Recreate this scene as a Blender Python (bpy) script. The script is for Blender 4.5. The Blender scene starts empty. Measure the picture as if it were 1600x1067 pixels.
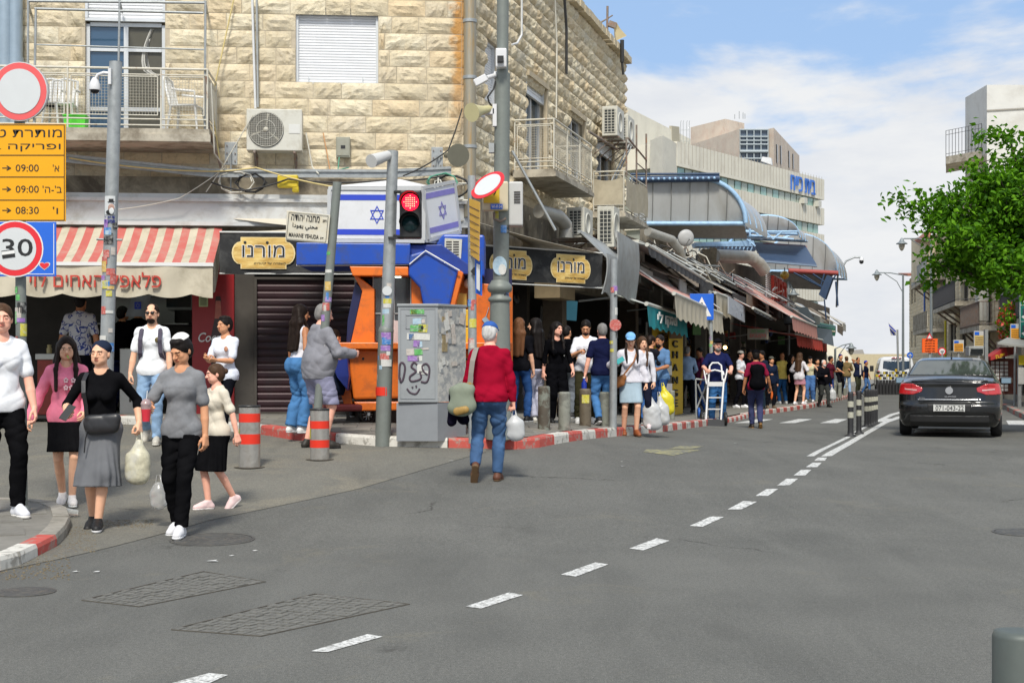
import bpy,math,random
import numpy as np
from mathutils import Vector as V,Matrix,Euler
from math import cos,sin,pi
Tran=Matrix.Translation;runi=random.uniform;lins=np.linspace;arr=np.array
def mxa(a): return np.maximum.reduce(np.broadcast_arrays(*a))
random.seed(7);rng=np.random.RandomState(5)
R=math.radians
scn=bpy.context.scene;COL=scn.collection
# --- camera, sky, sun, exposure
F,CH,HY=2222.0,1.45,570.0
cam=bpy.data.cameras.new('camera');camo=bpy.data.objects.new('camera',cam);COL.objects.link(camo)
camo.location=(0,0,CH);camo.rotation_euler=(R(90),0,0)
cam.sensor_width=36;cam.lens=36*F/1600;cam.shift_y=(HY-533.5)/1600
cam.clip_start=.1;cam.clip_end=3000
scn.camera=camo
scn.view_settings.view_transform='Standard';scn.view_settings.look='None'
scn.view_settings.exposure=0.42;scn.view_settings.gamma=1;scn.view_settings.use_curve_mapping=False
SUN_EL,SUN_AZ=50,184
world=bpy.data.worlds.new('World');scn.world=world;world.use_nodes=True
nt=world.node_tree;nt.nodes.clear()
def N(t,kind,**kw):
 n=t.nodes.new(kind)
 for k,v in kw.items():
  if k in n.inputs:n.inputs[k].default_value=v
  else:setattr(n,k,v)
 return n
out=N(nt,'ShaderNodeOutputWorld');bg=N(nt,'ShaderNodeBackground',Strength=.1)
sky=N(nt,'ShaderNodeTexSky');sky.sky_type='NISHITA';sky.sun_disc=False
sky.sun_elevation=R(SUN_EL);sky.sun_rotation=R(SUN_AZ)
tc=N(nt,'ShaderNodeTexCoord')
mp=N(nt,'ShaderNodeMapping');mp.inputs['Scale'].default_value=(1,1.0,3.2);mp.inputs['Location'].default_value=(.37,.1,.05)
nz=N(nt,'ShaderNodeTexNoise',Scale=3.4,Detail=9.0,Roughness=.56,Distortion=.25)
nz2=N(nt,'ShaderNodeTexNoise',Scale=9.0,Detail=6.0,Roughness=.6)
sx=N(nt,'ShaderNodeSeparateXYZ')
l=nt.links.new
l(tc.outputs['Generated'],mp.inputs['Vector']);l(mp.outputs[0],nz.inputs['Vector']);l(mp.outputs[0],nz2.inputs['Vector'])
l(tc.outputs['Generated'],sx.inputs[0])
# cloud cover thins with height: solid white near the horizon, blue gaps above
hz=N(nt,'ShaderNodeMapRange');hz.inputs['From Min'].default_value=.03;hz.inputs['From Max'].default_value=.24
hz.inputs['To Min'].default_value=.36;hz.inputs['To Max'].default_value=-.01
l(sx.outputs['Z'],hz.inputs['Value'])
ct=N(nt,'ShaderNodeMath',operation='MULTIPLY_ADD');l(nz.outputs['Fac'],ct.inputs[0]);ct.inputs[1].default_value=1.9;ct.inputs[2].default_value=-.44
ad=N(nt,'ShaderNodeMath',operation='ADD');l(ct.outputs[0],ad.inputs[0]);l(hz.outputs[0],ad.inputs[1])
rp=N(nt,'ShaderNodeValToRGB');rp.color_ramp.elements[0].position=.36;rp.color_ramp.elements[1].position=.62
rp.color_ramp.interpolation='EASE'
l(ad.outputs[0],rp.inputs[0])
rc=N(nt,'ShaderNodeValToRGB');rc.color_ramp.elements[0].position=.3;rc.color_ramp.elements[1].position=.62
rc.color_ramp.elements[0].color=(5.5,5.75,6.2,1);rc.color_ramp.elements[1].color=(6.5,6.6,6.7,1)
l(nz2.outputs['Fac'],rc.inputs[0])
skm=N(nt,'ShaderNodeMix',data_type='RGBA',blend_type='MIX');skm.inputs[0].default_value=.75
skm.inputs[7].default_value=(2.9,4.4,6.9,1)
l(sky.outputs[0],skm.inputs[6])
mx=N(nt,'ShaderNodeMix',data_type='RGBA');l(rp.outputs[0],mx.inputs[0]);l(skm.outputs[2],mx.inputs[6]);l(rc.outputs[0],mx.inputs[7])
l(mx.outputs[2],bg.inputs['Color']);l(bg.outputs[0],out.inputs[0])
sl=bpy.data.lights.new('sun','SUN');sl.energy=2.9;sl.angle=R(11);sl.color=(1,.95,.86)
so=bpy.data.objects.new('sun',sl);COL.objects.link(so)
_a=R(SUN_AZ);_e=R(SUN_EL)
_sd=V((sin(_a)*cos(_e),cos(_a)*cos(_e),sin(_e)))
so.rotation_euler=(-_sd).to_track_quat('-Z','Y').to_euler();so.location=_sd*60
# --- places: photograph pixel + distance -> point in the street
def P(px,py,D):return V(((px-800)/F*D,D,CH-(py-HY)/F*D))
def sst(a,b,x):t=np.clip((x-a)/(b-a),0,1);return t*t*(3-2*t)
def gz(x,y):
 B=.25+.75/(1+np.exp(np.clip((x-1.8)/1.6,-30,30)))
 return.55*sst(10.5,21,y)*(1-sst(24,45,y))*B+.55*sst(24,45,y)*B*(1-sst(1.5,4,x))*sst(-2,30,y)*0
def G(px,py,lift=0.0):
 dx,dz=(px-800)/F,-(py-HY)/F
 lo,hi=3.0,3.0
 f=lambda D:CH+D*dz-float(gz(D*dx,D))-lift
 while f(hi)>0 and hi<400:hi*=1.06
 for _ in range(40):
  m=(lo+hi)/2
  if f(m)>0:lo=m
  else:hi=m
 return V((lo*dx,lo,float(gz(lo*dx,lo))+lift))
PAV=.13
def GP(px,py):return G(px,py,PAV)
def ztop(p,py):return CH-(py-HY)/F*p.y
# --- materials
MATS={}
def srgb(h):
 if isinstance(h,str):
  h=h.lstrip('#');c=[int(h[i:i+2],16)/255 for i in(0,2,4)]
  return tuple(x/12.92 if x<=.04045 else((x+.055)/1.055)**2.4 for x in c)
 return tuple(h)
def mat(name,col=(.5,.5,.5),rough=.6,metal=0.,var=.10,vs=6.,bump=0.,bs=40.,dirt=None,dq=2.5,dm=.4,trans=0.,emit=None,es=0.,alpha=1.,coat=0.,spec=.5,stretch=None,dp_=(.48,.68)):
 "principled surface with colour grain, worn patches (dirt) and fine relief"
 if name in MATS:return MATS[name]
 m=bpy.data.materials.new(name);m.use_nodes=True;t=m.node_tree;b=t.nodes['Principled BSDF'];k=t.links.new
 c=srgb(col);b.inputs['Roughness'].default_value=rough;b.inputs['Metallic'].default_value=metal
 b.inputs['Specular IOR Level'].default_value=spec
 b.inputs['Base Color'].default_value=(*c,1)
 co=N(t,'ShaderNodeTexCoord');src=co.outputs['Object']
 if stretch:
  mm=N(t,'ShaderNodeMapping');mm.inputs['Scale'].default_value=stretch;k(src,mm.inputs[0]);src=mm.outputs[0]
 last=None
 if var>0:
  n=N(t,'ShaderNodeTexNoise',Scale=vs,Detail=6.,Roughness=.65);k(src,n.inputs['Vector'])
  r=N(t,'ShaderNodeValToRGB');r.color_ramp.elements[0].position=.25;r.color_ramp.elements[1].position=.75
  r.color_ramp.elements[0].color=(*[x*(1-var)for x in c],1);r.color_ramp.elements[1].color=(*[min(1,x*(1+var)+var*.01)for x in c],1)
  k(n.outputs['Fac'],r.inputs[0]);last=r.outputs[0]
 if dirt is not None:
  n=N(t,'ShaderNodeTexNoise',Scale=dq,Detail=8.,Roughness=.7,Distortion=.4);k(src,n.inputs['Vector'])
  r=N(t,'ShaderNodeValToRGB');r.color_ramp.elements[0].position=dp_[0];r.color_ramp.elements[1].position=dp_[1]
  r.color_ramp.elements[0].color=(0,0,0,1);r.color_ramp.elements[1].color=(dm,dm,dm,1)
  k(n.outputs['Fac'],r.inputs[0])
  x=N(t,'ShaderNodeMix',data_type='RGBA');k(r.outputs[0],x.inputs[0])
  if last:k(last,x.inputs[6])
  else:x.inputs[6].default_value=(*c,1)
  x.inputs[7].default_value=(*srgb(dirt),1);last=x.outputs[2]
 if last:k(last,b.inputs['Base Color'])
 if bump>0:
  n=N(t,'ShaderNodeTexNoise',Scale=bs,Detail=5.,Roughness=.6);k(src,n.inputs['Vector'])
  u=N(t,'ShaderNodeBump',Strength=min(1.,bump*25),Distance=bump);k(n.outputs['Fac'],u.inputs['Height']);k(u.outputs[0],b.inputs['Normal'])
 if emit:b.inputs['Emission Color'].default_value=(*srgb(emit),1);b.inputs['Emission Strength'].default_value=es
 if trans:b.inputs['Transmission Weight'].default_value=trans
 if alpha<1:b.inputs['Alpha'].default_value=alpha
 if coat:b.inputs['Coat Weight'].default_value=coat;b.inputs['Coat Roughness'].default_value=.05
 MATS[name]=m;return m
def folded(*a,**k):
 "cloth: sharp branching creases plus a fine weave"
 new=a[0]not in MATS;m=mat(*a,**k)
 if new:
  t,b,l_=m.node_tree,m.node_tree.nodes['Principled BSDF'],m.node_tree.links.new
  co=N(t,'ShaderNodeTexCoord');mp=N(t,'ShaderNodeMapping');mp.inputs['Rotation'].default_value=(0,.5,.3);mp.inputs['Scale'].default_value=(1,1,1.7);l_(co.outputs['Object'],mp.inputs[0])
  n=N(t,'ShaderNodeTexNoise',Scale=3.6,Detail=3.,Roughness=.5,Distortion=.6);n.noise_type='RIDGED_MULTIFRACTAL';l_(mp.outputs[0],n.inputs['Vector'])
  w=N(t,'ShaderNodeTexNoise',Scale=180.,Detail=2.);l_(co.outputs['Object'],w.inputs['Vector'])
  u=N(t,'ShaderNodeBump',Strength=.55,Distance=.03);l_(n.outputs['Fac'],u.inputs['Height']);u2=N(t,'ShaderNodeBump',Strength=.35,Distance=.003);l_(w.outputs['Fac'],u2.inputs['Height']);l_(u.outputs[0],u2.inputs['Normal']);l_(u2.outputs[0],b.inputs['Normal'])
 return m
def nodes_of(m):return m.node_tree,m.node_tree.nodes['Principled BSDF'],m.node_tree.links.new
def cloth(col,rough=.9,bump=.0,bs=11.,var=.14):
 return folded('cloth_%s'%(col if isinstance(col,str)else '_'.join('%.2f'%c for c in col)),col,rough,var=var,vs=9,spec=.0)
 # --- mesh builder
class MB:
 def __init__(s):s.v=[];s.f=[];s.m=[];s.sm=[];s.mi=0
 def mat(s,i):s.mi=i;return s
 def add(s,vs,fs,smooth=False):
  o=len(s.v);s.v+=[tuple(x)for x in vs]
  for f in fs:s.f.append(tuple(i+o for i in f));s.m.append(s.mi);s.sm.append(smooth)
  return s
 def box(s,c,d,M=None,taper=1.0):
  x,y,z=d[0]/2,d[1]/2,d[2]/2;c=V(c)
  vs=[V((sx*x*(taper if sz>0 else 1),sy*y*(taper if sz>0 else 1),sz*z))for sz in(-1,1)for sx,sy in((-1,-1),(1,-1),(1,1),(-1,1))]
  if M is not None:vs=[M@v for v in vs]
  return s.add([v+c for v in vs],[(3,2,1,0),(4,5,6,7),(0,1,5,4),(1,2,6,5),(2,3,7,6),(3,0,4,7)])
 def quad(s,a,b,c,d):return s.add([a,b,c,d],[(0,1,2,3)])
 def sb(s,pts,t):
  "thick panel: polygon pts, thickness vector t"
  t=V(t);n=len(pts);a=[V(p)for p in pts];nrm=(a[1]-a[0]).cross(a[2]-a[1])
  if nrm.dot(t)>0:a=a[::-1]
  b=[p+t for p in a]
  return s.add(a+b,[tuple(range(n)),tuple(range(2*n-1,n-1,-1))]+[((i+1)%n,i,n+i,n+(i+1)%n)for i in range(n)])
 def cyl(s,a,b,r,r2=None,n=3*2,cap=True,smooth=True):
  a,b=V(a),V(b);r2=r if r2 is None else r2;d=(b-a)
  if d.length<1e-6:return s
  d.normalize();u=d.orthogonal().normalized();w=d.cross(u)
  vs=[]
  for p,q in((a,r),(b,r2)):vs+=[p+(u*cos(2*pi*i/n)+w*sin(2*pi*i/n))*q for i in range(n)]
  s.add(vs,[(i,(i+1)%n,n+(i+1)%n,n+i)for i in range(n)],smooth)
  if cap:s.add(vs,[tuple(range(n-1,-1,-1)),tuple(range(n,2*n))])
  return s
 def tu(s,pts,r,n=3*2,closed=False):
  pts=[V(p)for p in pts];k=len(pts);vs=[];pu=None
  for i,p in enumerate(pts):
   a=pts[max(i-1,0)]if not closed else pts[i-1];b=pts[min(i+1,k-1)]if not closed else pts[(i+1)%k]
   d=(b-a).normalized()
   u=d.orthogonal().normalized()if pu is None else(pu-d*pu.dot(d)).normalized()
   pu=u;w=d.cross(u);rr=r[i]if isinstance(r,(list,tuple))else r
   vs+=[p+(u*cos(2*pi*j/n)+w*sin(2*pi*j/n))*rr for j in range(n)]
  fs=[(i*n+j,i*n+(j+1)%n,((i+1)%k)*n+(j+1)%n,((i+1)%k)*n+j)for i in range(k if closed else k-1)for j in range(n)]
  s.add(vs,fs,True)
  if not closed:s.add(vs,[tuple(range(n-1,-1,-1)),tuple(range((k-1)*n,k*n))])
  return s
 def la(s,prof,c=(0,0,0),n=20,smooth=True,axis='z',ang=2*pi):
  "prof: list of (radius, height)"
  c=V(c);vs=[];k=len(prof)
  for r,h in prof:
   for j in range(n):
    t=2*pi*j/n
    p=(r*cos(t),r*sin(t),h)if axis=='z' else((r*cos(t),-h,r*sin(t))if axis=='y' else(h,r*cos(t),r*sin(t)))
    vs.append(c+V(p))
  s.add(vs,[(i*n+j,i*n+(j+1)%n,(i+1)*n+(j+1)%n,(i+1)*n+j)for i in range(k-1)for j in range(n)],smooth)
  if prof[0][0]>1e-4:s.add(vs[:n],[tuple(range(n-1,-1,-1))])
  if prof[-1][0]>1e-4:s.add(vs[-n:],[tuple(range(n))])
  return s
 def ball(s,c,r,n=10,k=6):
  if not isinstance(r,(tuple,list)):r=(r,r,r)
  c=V(c);vs=[c+V((r[0]*sin(pi*i/k)*cos(2*pi*j/n),r[1]*sin(pi*i/k)*sin(2*pi*j/n),-r[2]*cos(pi*i/k)))for i in range(k+1)for j in range(n)]
  return s.add(vs,[(i*n+j,i*n+(j+1)%n,(i+1)*n+(j+1)%n,(i+1)*n+j)for i in range(k)for j in range(n)],True)
 def gr(s,fn,nu,nv,smooth=True,thick=None):
  "sheet fn(u,v) -> point, u,v in 0..1"
  vs=[V(fn(i/nu,j/nv))for j in range(nv+1)for i in range(nu+1)]
  fs=[(j*(nu+1)+i,j*(nu+1)+i+1,(j+1)*(nu+1)+i+1,(j+1)*(nu+1)+i)for j in range(nv)for i in range(nu)]
  s.add(vs,fs,smooth)
  if thick is not None:
   t=V(thick);s.add([v+t for v in vs],[f[::-1]for f in fs],smooth)
   o=[i for i in range(nu+1)]+[j*(nu+1)+nu for j in range(1,nv+1)]+[nv*(nu+1)+i for i in range(nu-1,-1,-1)]+[j*(nu+1)for j in range(nv-1,0,-1)]
   m=len(o);s.add([vs[i]for i in o]+[vs[i]+t for i in o],[(i,m+i,m+(i+1)%m,(i+1)%m)for i in range(m)])
  return s
 def bd(s,name,mats,parent=None,loc=None,rot=None,bevel=0,kind=None,label=None):
  me=bpy.data.meshes.new(name);me.from_pydata(s.v,[],s.f)
  for m in(mats if isinstance(mats,(list,tuple))else[mats]):me.materials.append(m)
  me.polygons.foreach_set('material_index',s.m);me.polygons.foreach_set('use_smooth',s.sm);me.update()
  return link(name,me,parent,loc,rot,bevel,kind,label)
def link(name,me,parent=None,loc=None,rot=None,bevel=0,kind=None,label=None):
 o=bpy.data.objects.new(name,me);COL.objects.link(o);o.parent=parent
 if loc is not None:o.location=loc
 if rot is not None:o.rotation_euler=rot
 if bevel:
  b=o.modifiers.new('bevel','BEVEL');b.width=bevel;b.segments=2;b.limit_method='ANGLE';b.angle_limit=R(40)
 if kind:o['kind']=kind
 if label:o['label']=label
 return o
def tag(o,label,cat,group=None):
 o['label']=label;o['category']=cat
 if group:o['group']=group
 return o
def empty(name,loc,label,cat,group=None,rz=0,rot=None):
 o=bpy.data.objects.new(name,None);COL.objects.link(o);o.location=loc;o.rotation_euler=rot if rot else(0,0,rz)
 o.empty_display_size=.1
 return tag(o,label,cat,group)
def copy_tree(o,parent=None):
 c=o.copy();COL.objects.link(c);c.parent=parent
 for ch in[x for x in COL.objects if x.parent==o]:copy_tree(ch,c)
 return c
def frame(origin,xdir,up=(0,0,1)):
 "matrix whose x runs along xdir, z along up, -y faces the viewer of the panel"
 x=V(xdir).normalized();z=V(up);z=(z-x*z.dot(x)).normalized();y=z.cross(x)
 M=Matrix((x,y,z)).transposed().to_4x4();M.translation=V(origin);return M
 # --- lettering (curve text turned into mesh)
_tc=bpy.data.curves.new('lettering_source','FONT');_to=bpy.data.objects.new('lettering_source',_tc)
def text_mesh(body,w=None,h=None,depth=.003,bold=0.,shear=0.,rv=False,cx=True):
 "mesh in the xz plane facing -y, fitted into w x h, centred"
 if rv:body='\n'.join(x[::-1]for x in body.split('\n'))
 if _to.name not in COL.objects:COL.objects.link(_to)
 _tc.body=body;_tc.size=1;_tc.offset=bold;_tc.shear=shear;_tc.resolution_u=3;_tc.align_x='RIGHT' if rv else 'LEFT'
 bpy.context.view_layer.update()
 me=bpy.data.meshes.new_from_object(_to.evaluated_get(bpy.context.evaluated_depsgraph_get()))
 n=len(me.vertices);a=np.zeros(n*3);me.vertices.foreach_get('co',a);a=a.reshape(-1,3)
 lo,hi=a.min(0),a.max(0);sz=np.maximum(hi-lo,1e-6)
 sx=w/sz[0]if w else(h/sz[1]);sy=h/sz[1]if h else(w/sz[0])
 fs=[tuple(p.vertices)for p in me.polygons];bpy.data.meshes.remove(me)
 x=(a[:,0]-(lo[0]+hi[0])/2)*sx;z=(a[:,1]-(lo[1]+hi[1])/2)*sy
 m=MB();f0=[(X,-depth,Z)for X,Z in zip(x,z)]
 m.add(f0,fs)
 if depth>.004:
  m.add([(X,0,Z)for X,Z in zip(x,z)],[f[::-1]for f in fs])
  from collections import Counter
  e=Counter()
  for f in fs:
   for i in range(len(f)):e[(f[i],f[(i+1)%len(f)])]+=1
  side=[(b,a_)for(a_,b)in e if(b,a_)not in e]
  m.add(f0+[(X,0,Z)for X,Z in zip(x,z)],[(p,q,q+n,p+n)for p,q in side])
 return m
def text(body,M,w=None,h=None,m=None,parent=None,depth=.003,bold=0.,rv=False,name='lettering',shear=0.,x=0,z=0,y=0):
 t=text_mesh(body,w,h,depth,bold,shear,rv)
 o=t.bd(name,m,parent)
 o.matrix_local=M@Tran((x,y,z))if M is not None else Tran((x,y,z))
 return o
 # --- people: smooth distance fields turned into meshes
class Field:
 def __init__(s,lo,hi,h):
  s.ax=[np.arange(lo[i],hi[i]+h,h)for i in range(3)];s.h=h
  s.d=np.full([len(a)for a in s.ax],.08,np.float32)
 def sub(s,lo,hi):
  sl=[]
  for i in range(3):
   a=s.ax[i];i0=max(0,int(np.searchsorted(a,lo[i]))-1);i1=min(len(a),int(np.searchsorted(a,hi[i]))+1)
   if i1-i0<1:return None,None
   sl.append(slice(i0,i1))
  g=[s.ax[0][sl[0]][:,None,None],s.ax[1][sl[1]][None,:,None],s.ax[2][sl[2]][None,None,:]]
  return tuple(sl),g
 def put(s,sl,d,k,op=1):
  o=s.d[sl]
  if op>0:
   if k>0:
    h=np.maximum(k-np.abs(o-d),0)/k;r=np.minimum(o,d)-h*h*k*.25
   else:r=np.minimum(o,d)
  else:
   d=-d;h=np.maximum(k-np.abs(o-d),0)/max(k,1e-6);r=np.maximum(o,d)+h*h*k*.25
  s.d[sl]=r
 def cone(s,a,b,ra,rb,k=.03,fy=1.,infl=0.,op=1,fx=1.):
  a,b=arr(a,float),arr(b,float);ra+=infl;rb+=infl;m=.085
  R_=max(ra,rb)*max(1,1/min(1,1))+m
  sl,g=s.sub(np.minimum(a,b)-R_,np.maximum(a,b)+R_)
  if sl is None:return
  ab=b-a;q=[g[0]-a[0],g[1]-a[1],g[2]-a[2]]
  t=np.clip((q[0]*ab[0]+q[1]*ab[1]+q[2]*ab[2])/max(ab@ab,1e-9),0,1)
  dx=(q[0]-t*ab[0])/fx;dy=(q[1]-t*ab[1])/fy;dz=q[2]-t*ab[2]
  r=np.sqrt(dx*dx+dy*dy+dz*dz);d=(r-(ra+(rb-ra)*t))*min(1,fy,fx)**.5
  s.put(sl,d.astype(np.float32),k,op)
 def ell(s,c,r,k=.02,Rm=None,infl=0.,op=1):
  c=arr(c,float);r=arr(r,float)+infl;m=r.max()+.06
  sl,g=s.sub(c-m,c+m)
  if sl is None:return
  q=[g[0]-c[0]+0*g[1]*g[2],g[1]-c[1],g[2]-c[2]]
  if Rm is not None:q=[Rm[0,i]*q[0]+Rm[1,i]*q[1]+Rm[2,i]*q[2]for i in range(3)]
  k0=np.sqrt((q[0]/r[0])**2+(q[1]/r[1])**2+(q[2]/r[2])**2);k1=np.sqrt((q[0]/r[0]**2)**2+(q[1]/r[1]**2)**2+(q[2]/r[2]**2)**2)
  s.put(sl,(k0*(k0-1)/np.maximum(k1,1e-6)).astype(np.float32),k,op)
 def cut(s,p,n,k=0.):
  "keep the side where (x-p).n < 0"
  n=arr(n,float);n/=np.linalg.norm(n)
  d=(s.ax[0][:,None,None]-p[0])*n[0]+(s.ax[1][None,:,None]-p[1])*n[1]+(s.ax[2][None,None,:]-p[2])*n[2]
  s.d=np.maximum(s.d,d.astype(np.float32))
 def folds(s,amp,seed=0,f=1.,zdir=1.):
  x,y,z=s.ax[0][:,None,None]*f,s.ax[1][None,:,None]*f,s.ax[2][None,None,:]*f
  rd=lambda q:1-2*np.abs(np.sin(q))**.7
  w=rd(13*z*zdir+8*x+seed+1.6*np.sin(11*y+9*x+seed))*.6+rd(15*x-11*z*zdir+2.3*seed+1.4*np.sin(15*z+seed))*.45+np.sin(23*y+31*z+17*x+seed*1.7)*.3
  gate=.55+.45*np.sin(6*x+seed*2.1)*np.sin(7*z+seed)+0*y
  s.d=s.d+amp*(w*gate).astype(np.float32)
 def mesh(s):
  "naive surface nets -> verts, quads"
  d=s.d;ins=d<0
  for ax in range(3):
   idx=[slice(None)]*3
   for e in(0,-1):
    idx[ax]=e;ins[tuple(idx)]=False;d[tuple(idx)]=np.maximum(d[tuple(idx)],1e-4)
  c=np.zeros([n-1 for n in d.shape],np.int8);offs=[(i,j,k)for i in(0,1)for j in(0,1)for k in(0,1)]
  for o in offs:c+=ins[o[0]:o[0]+c.shape[0],o[1]:o[1]+c.shape[1],o[2]:o[2]+c.shape[2]]
  act=np.argwhere((c>0)&(c<8))
  if len(act)==0:return np.zeros((0,3)),np.zeros((0,4),int)
  ids=np.full(c.shape,-1,np.int64);ids[act[:,0],act[:,1],act[:,2]]=np.arange(len(act))
  vals=[d[act[:,0]+o[0],act[:,1]+o[1],act[:,2]+o[2]]for o in offs]
  acc=np.zeros((len(act),3));cnt=np.zeros(len(act))
  for i in range(8):
   for ax,bit in((0,4),(1,2),(2,1)):
    if i&bit:continue
    j=i|bit;va,vb=vals[i],vals[j];m=(va<0)!=(vb<0)
    t=va/np.where(np.abs(va-vb)<1e-9,1,va-vb)
    p=np.tile(arr(offs[i],float),(len(act),1));p[:,ax]+=t
    acc[m]+=p[m];cnt[m]+=1
  p=act+acc/cnt[:,None]
  ver=np.stack([s.ax[i][0]+p[:,i]*s.h for i in range(3)],1)
  q=[]
  for ax in range(3):
   a=[slice(None)]*3;b=[slice(None)]*3;a[ax]=slice(0,-1);b[ax]=slice(1,None)
   ia,ib=ins[tuple(a)],ins[tuple(b)];e=np.argwhere(ia!=ib)
   u,w=(ax+1)%3,(ax+2)%3
   e=e[(e[:,u]>0)&(e[:,w]>0)]
   fl=ia[e[:,0],e[:,1],e[:,2]]
   cs=[]
   for du,dw in((-1,-1),(0,-1),(0,0),(-1,0)):
    x=e.copy();x[:,u]+=du;x[:,w]+=dw
    x[:,u]=np.minimum(x[:,u],c.shape[u]-1);x[:,w]=np.minimum(x[:,w],c.shape[w]-1)
    cs.append(ids[x[:,0],x[:,1],x[:,2]])
   f=np.stack(cs,1);f[~fl]=f[~fl][:,::-1];q.append(f[(f>=0).all(1)])
  return ver,np.concatenate(q)
def np_mesh(name,parts,mats,parent=None,midx=None):
 vs,fs,o=[],[],0
 for v,f in parts:vs.append(v);fs.append(f+o);o+=len(v)
 v=np.concatenate(vs);f=np.concatenate(fs)
 me=bpy.data.meshes.new(name);me.vertices.add(len(v));me.vertices.foreach_set('co',v.ravel())
 me.loops.add(len(f)*4);me.loops.foreach_set('vertex_index',f.ravel().astype(np.int32))
 me.polygons.add(len(f));me.polygons.foreach_set('loop_start',np.arange(0,len(f)*4,4,dtype=np.int32))
 me.polygons.foreach_set('use_smooth',np.ones(len(f),bool))
 for m in mats:me.materials.append(m)
 if midx is not None:me.polygons.foreach_set('material_index',midx(v[f].mean(1)).astype(np.int32))
 me.update();me.validate()
 return link(name,me,parent)
def ik(a,c,l1,l2,pole):
 a,c,pole=map(lambda q:arr(q,float),(a,c,pole));d=c-a;L=np.linalg.norm(d)
 if L>(l1+l2)*.995:c=a+d/L*(l1+l2)*.995;d=c-a;L=np.linalg.norm(d)
 u=d/L;x=(l1*l1-l2*l2+L*L)/(2*L);h=math.sqrt(max(l1*l1-x*x,0))
 p=pole-u*(pole@u);p/=np.linalg.norm(p)+1e-9
 return a+u*x+p*h,c
def rotm(yaw=0,pitch=0,roll=0):
 return arr(Euler((R(pitch),R(roll),R(yaw)),'XYZ').to_matrix())
SKIN={'light':'#dba98a','mid':'#c8906c','tan':'#a8714e','dark':'#8a5a40','pink':'#e0a68f'}
SKIN={k:tuple(c*1.12 for c in srgb(v))for k,v in SKIN.items()}
HAIRC={'black':(.012,.009,.008),'dark':(.015,.008,.005),'brown':(.07,.037,.02),'auburn':(.16,.07,.03),'grey':(.22,.21,.2),'white':(.55,.54,.52)}
def hand_field(fl,wr,dr,nrm,side,S,curl=.35,k=.006,thumb=.5):
 "palm, four fingers and a thumb; dr along the hand, nrm palm normal, side towards the thumb"
 dr,nrm,side=[arr(q,float)/np.linalg.norm(q)for q in(dr,nrm,side)]
 W=lambda u,v,w:wr+(side*u+dr*v+nrm*w)*S
 for i,(u,L,r)in enumerate(((.03,.073,.0088),(.0105,.082,.0092),(-.0095,.076,.0088),(-.028,.06,.0078))):
  kn=W(u*1.05,.088-.006*abs(i-1),0)
  fl.cone(W(u*.55,.005,0),kn,.0165*S,.0125*S,.014*S)
  c=curl*(1+.12*i);a1=c*1.2;a2=a1+c*1.6;a3=a2+c*1.1
  p=kn
  for seg,(a,ln)in enumerate(((a1,.46),(a2,.31),(a3,.23))):
   q=p+(dr*cos(a)+nrm*sin(a)+side*u*.6)*L*ln*S
   fl.cone(p,q,(r-.0006*seg)*S,(r-.0006*(seg+1))*S,.004*S);p=q
 b=W(.018,.02,.006);t1=b+(side*.6+dr*.62+nrm*(.25+.5*thumb))*.043*S;t2=t1+(side*(.25-.35*curl)+dr*.85+nrm*(.2+.5*curl))*.034*S;t3=t2+(side*(-.3*curl)+dr*.85+nrm*.4)*.026*S
 fl.cone(b,t1,.0155*S,.012*S,.012*S);fl.cone(t1,t2,.0115*S,.0103*S,.005*S);fl.cone(t2,t3,.0103*S,.0088*S,.004*S)
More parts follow.
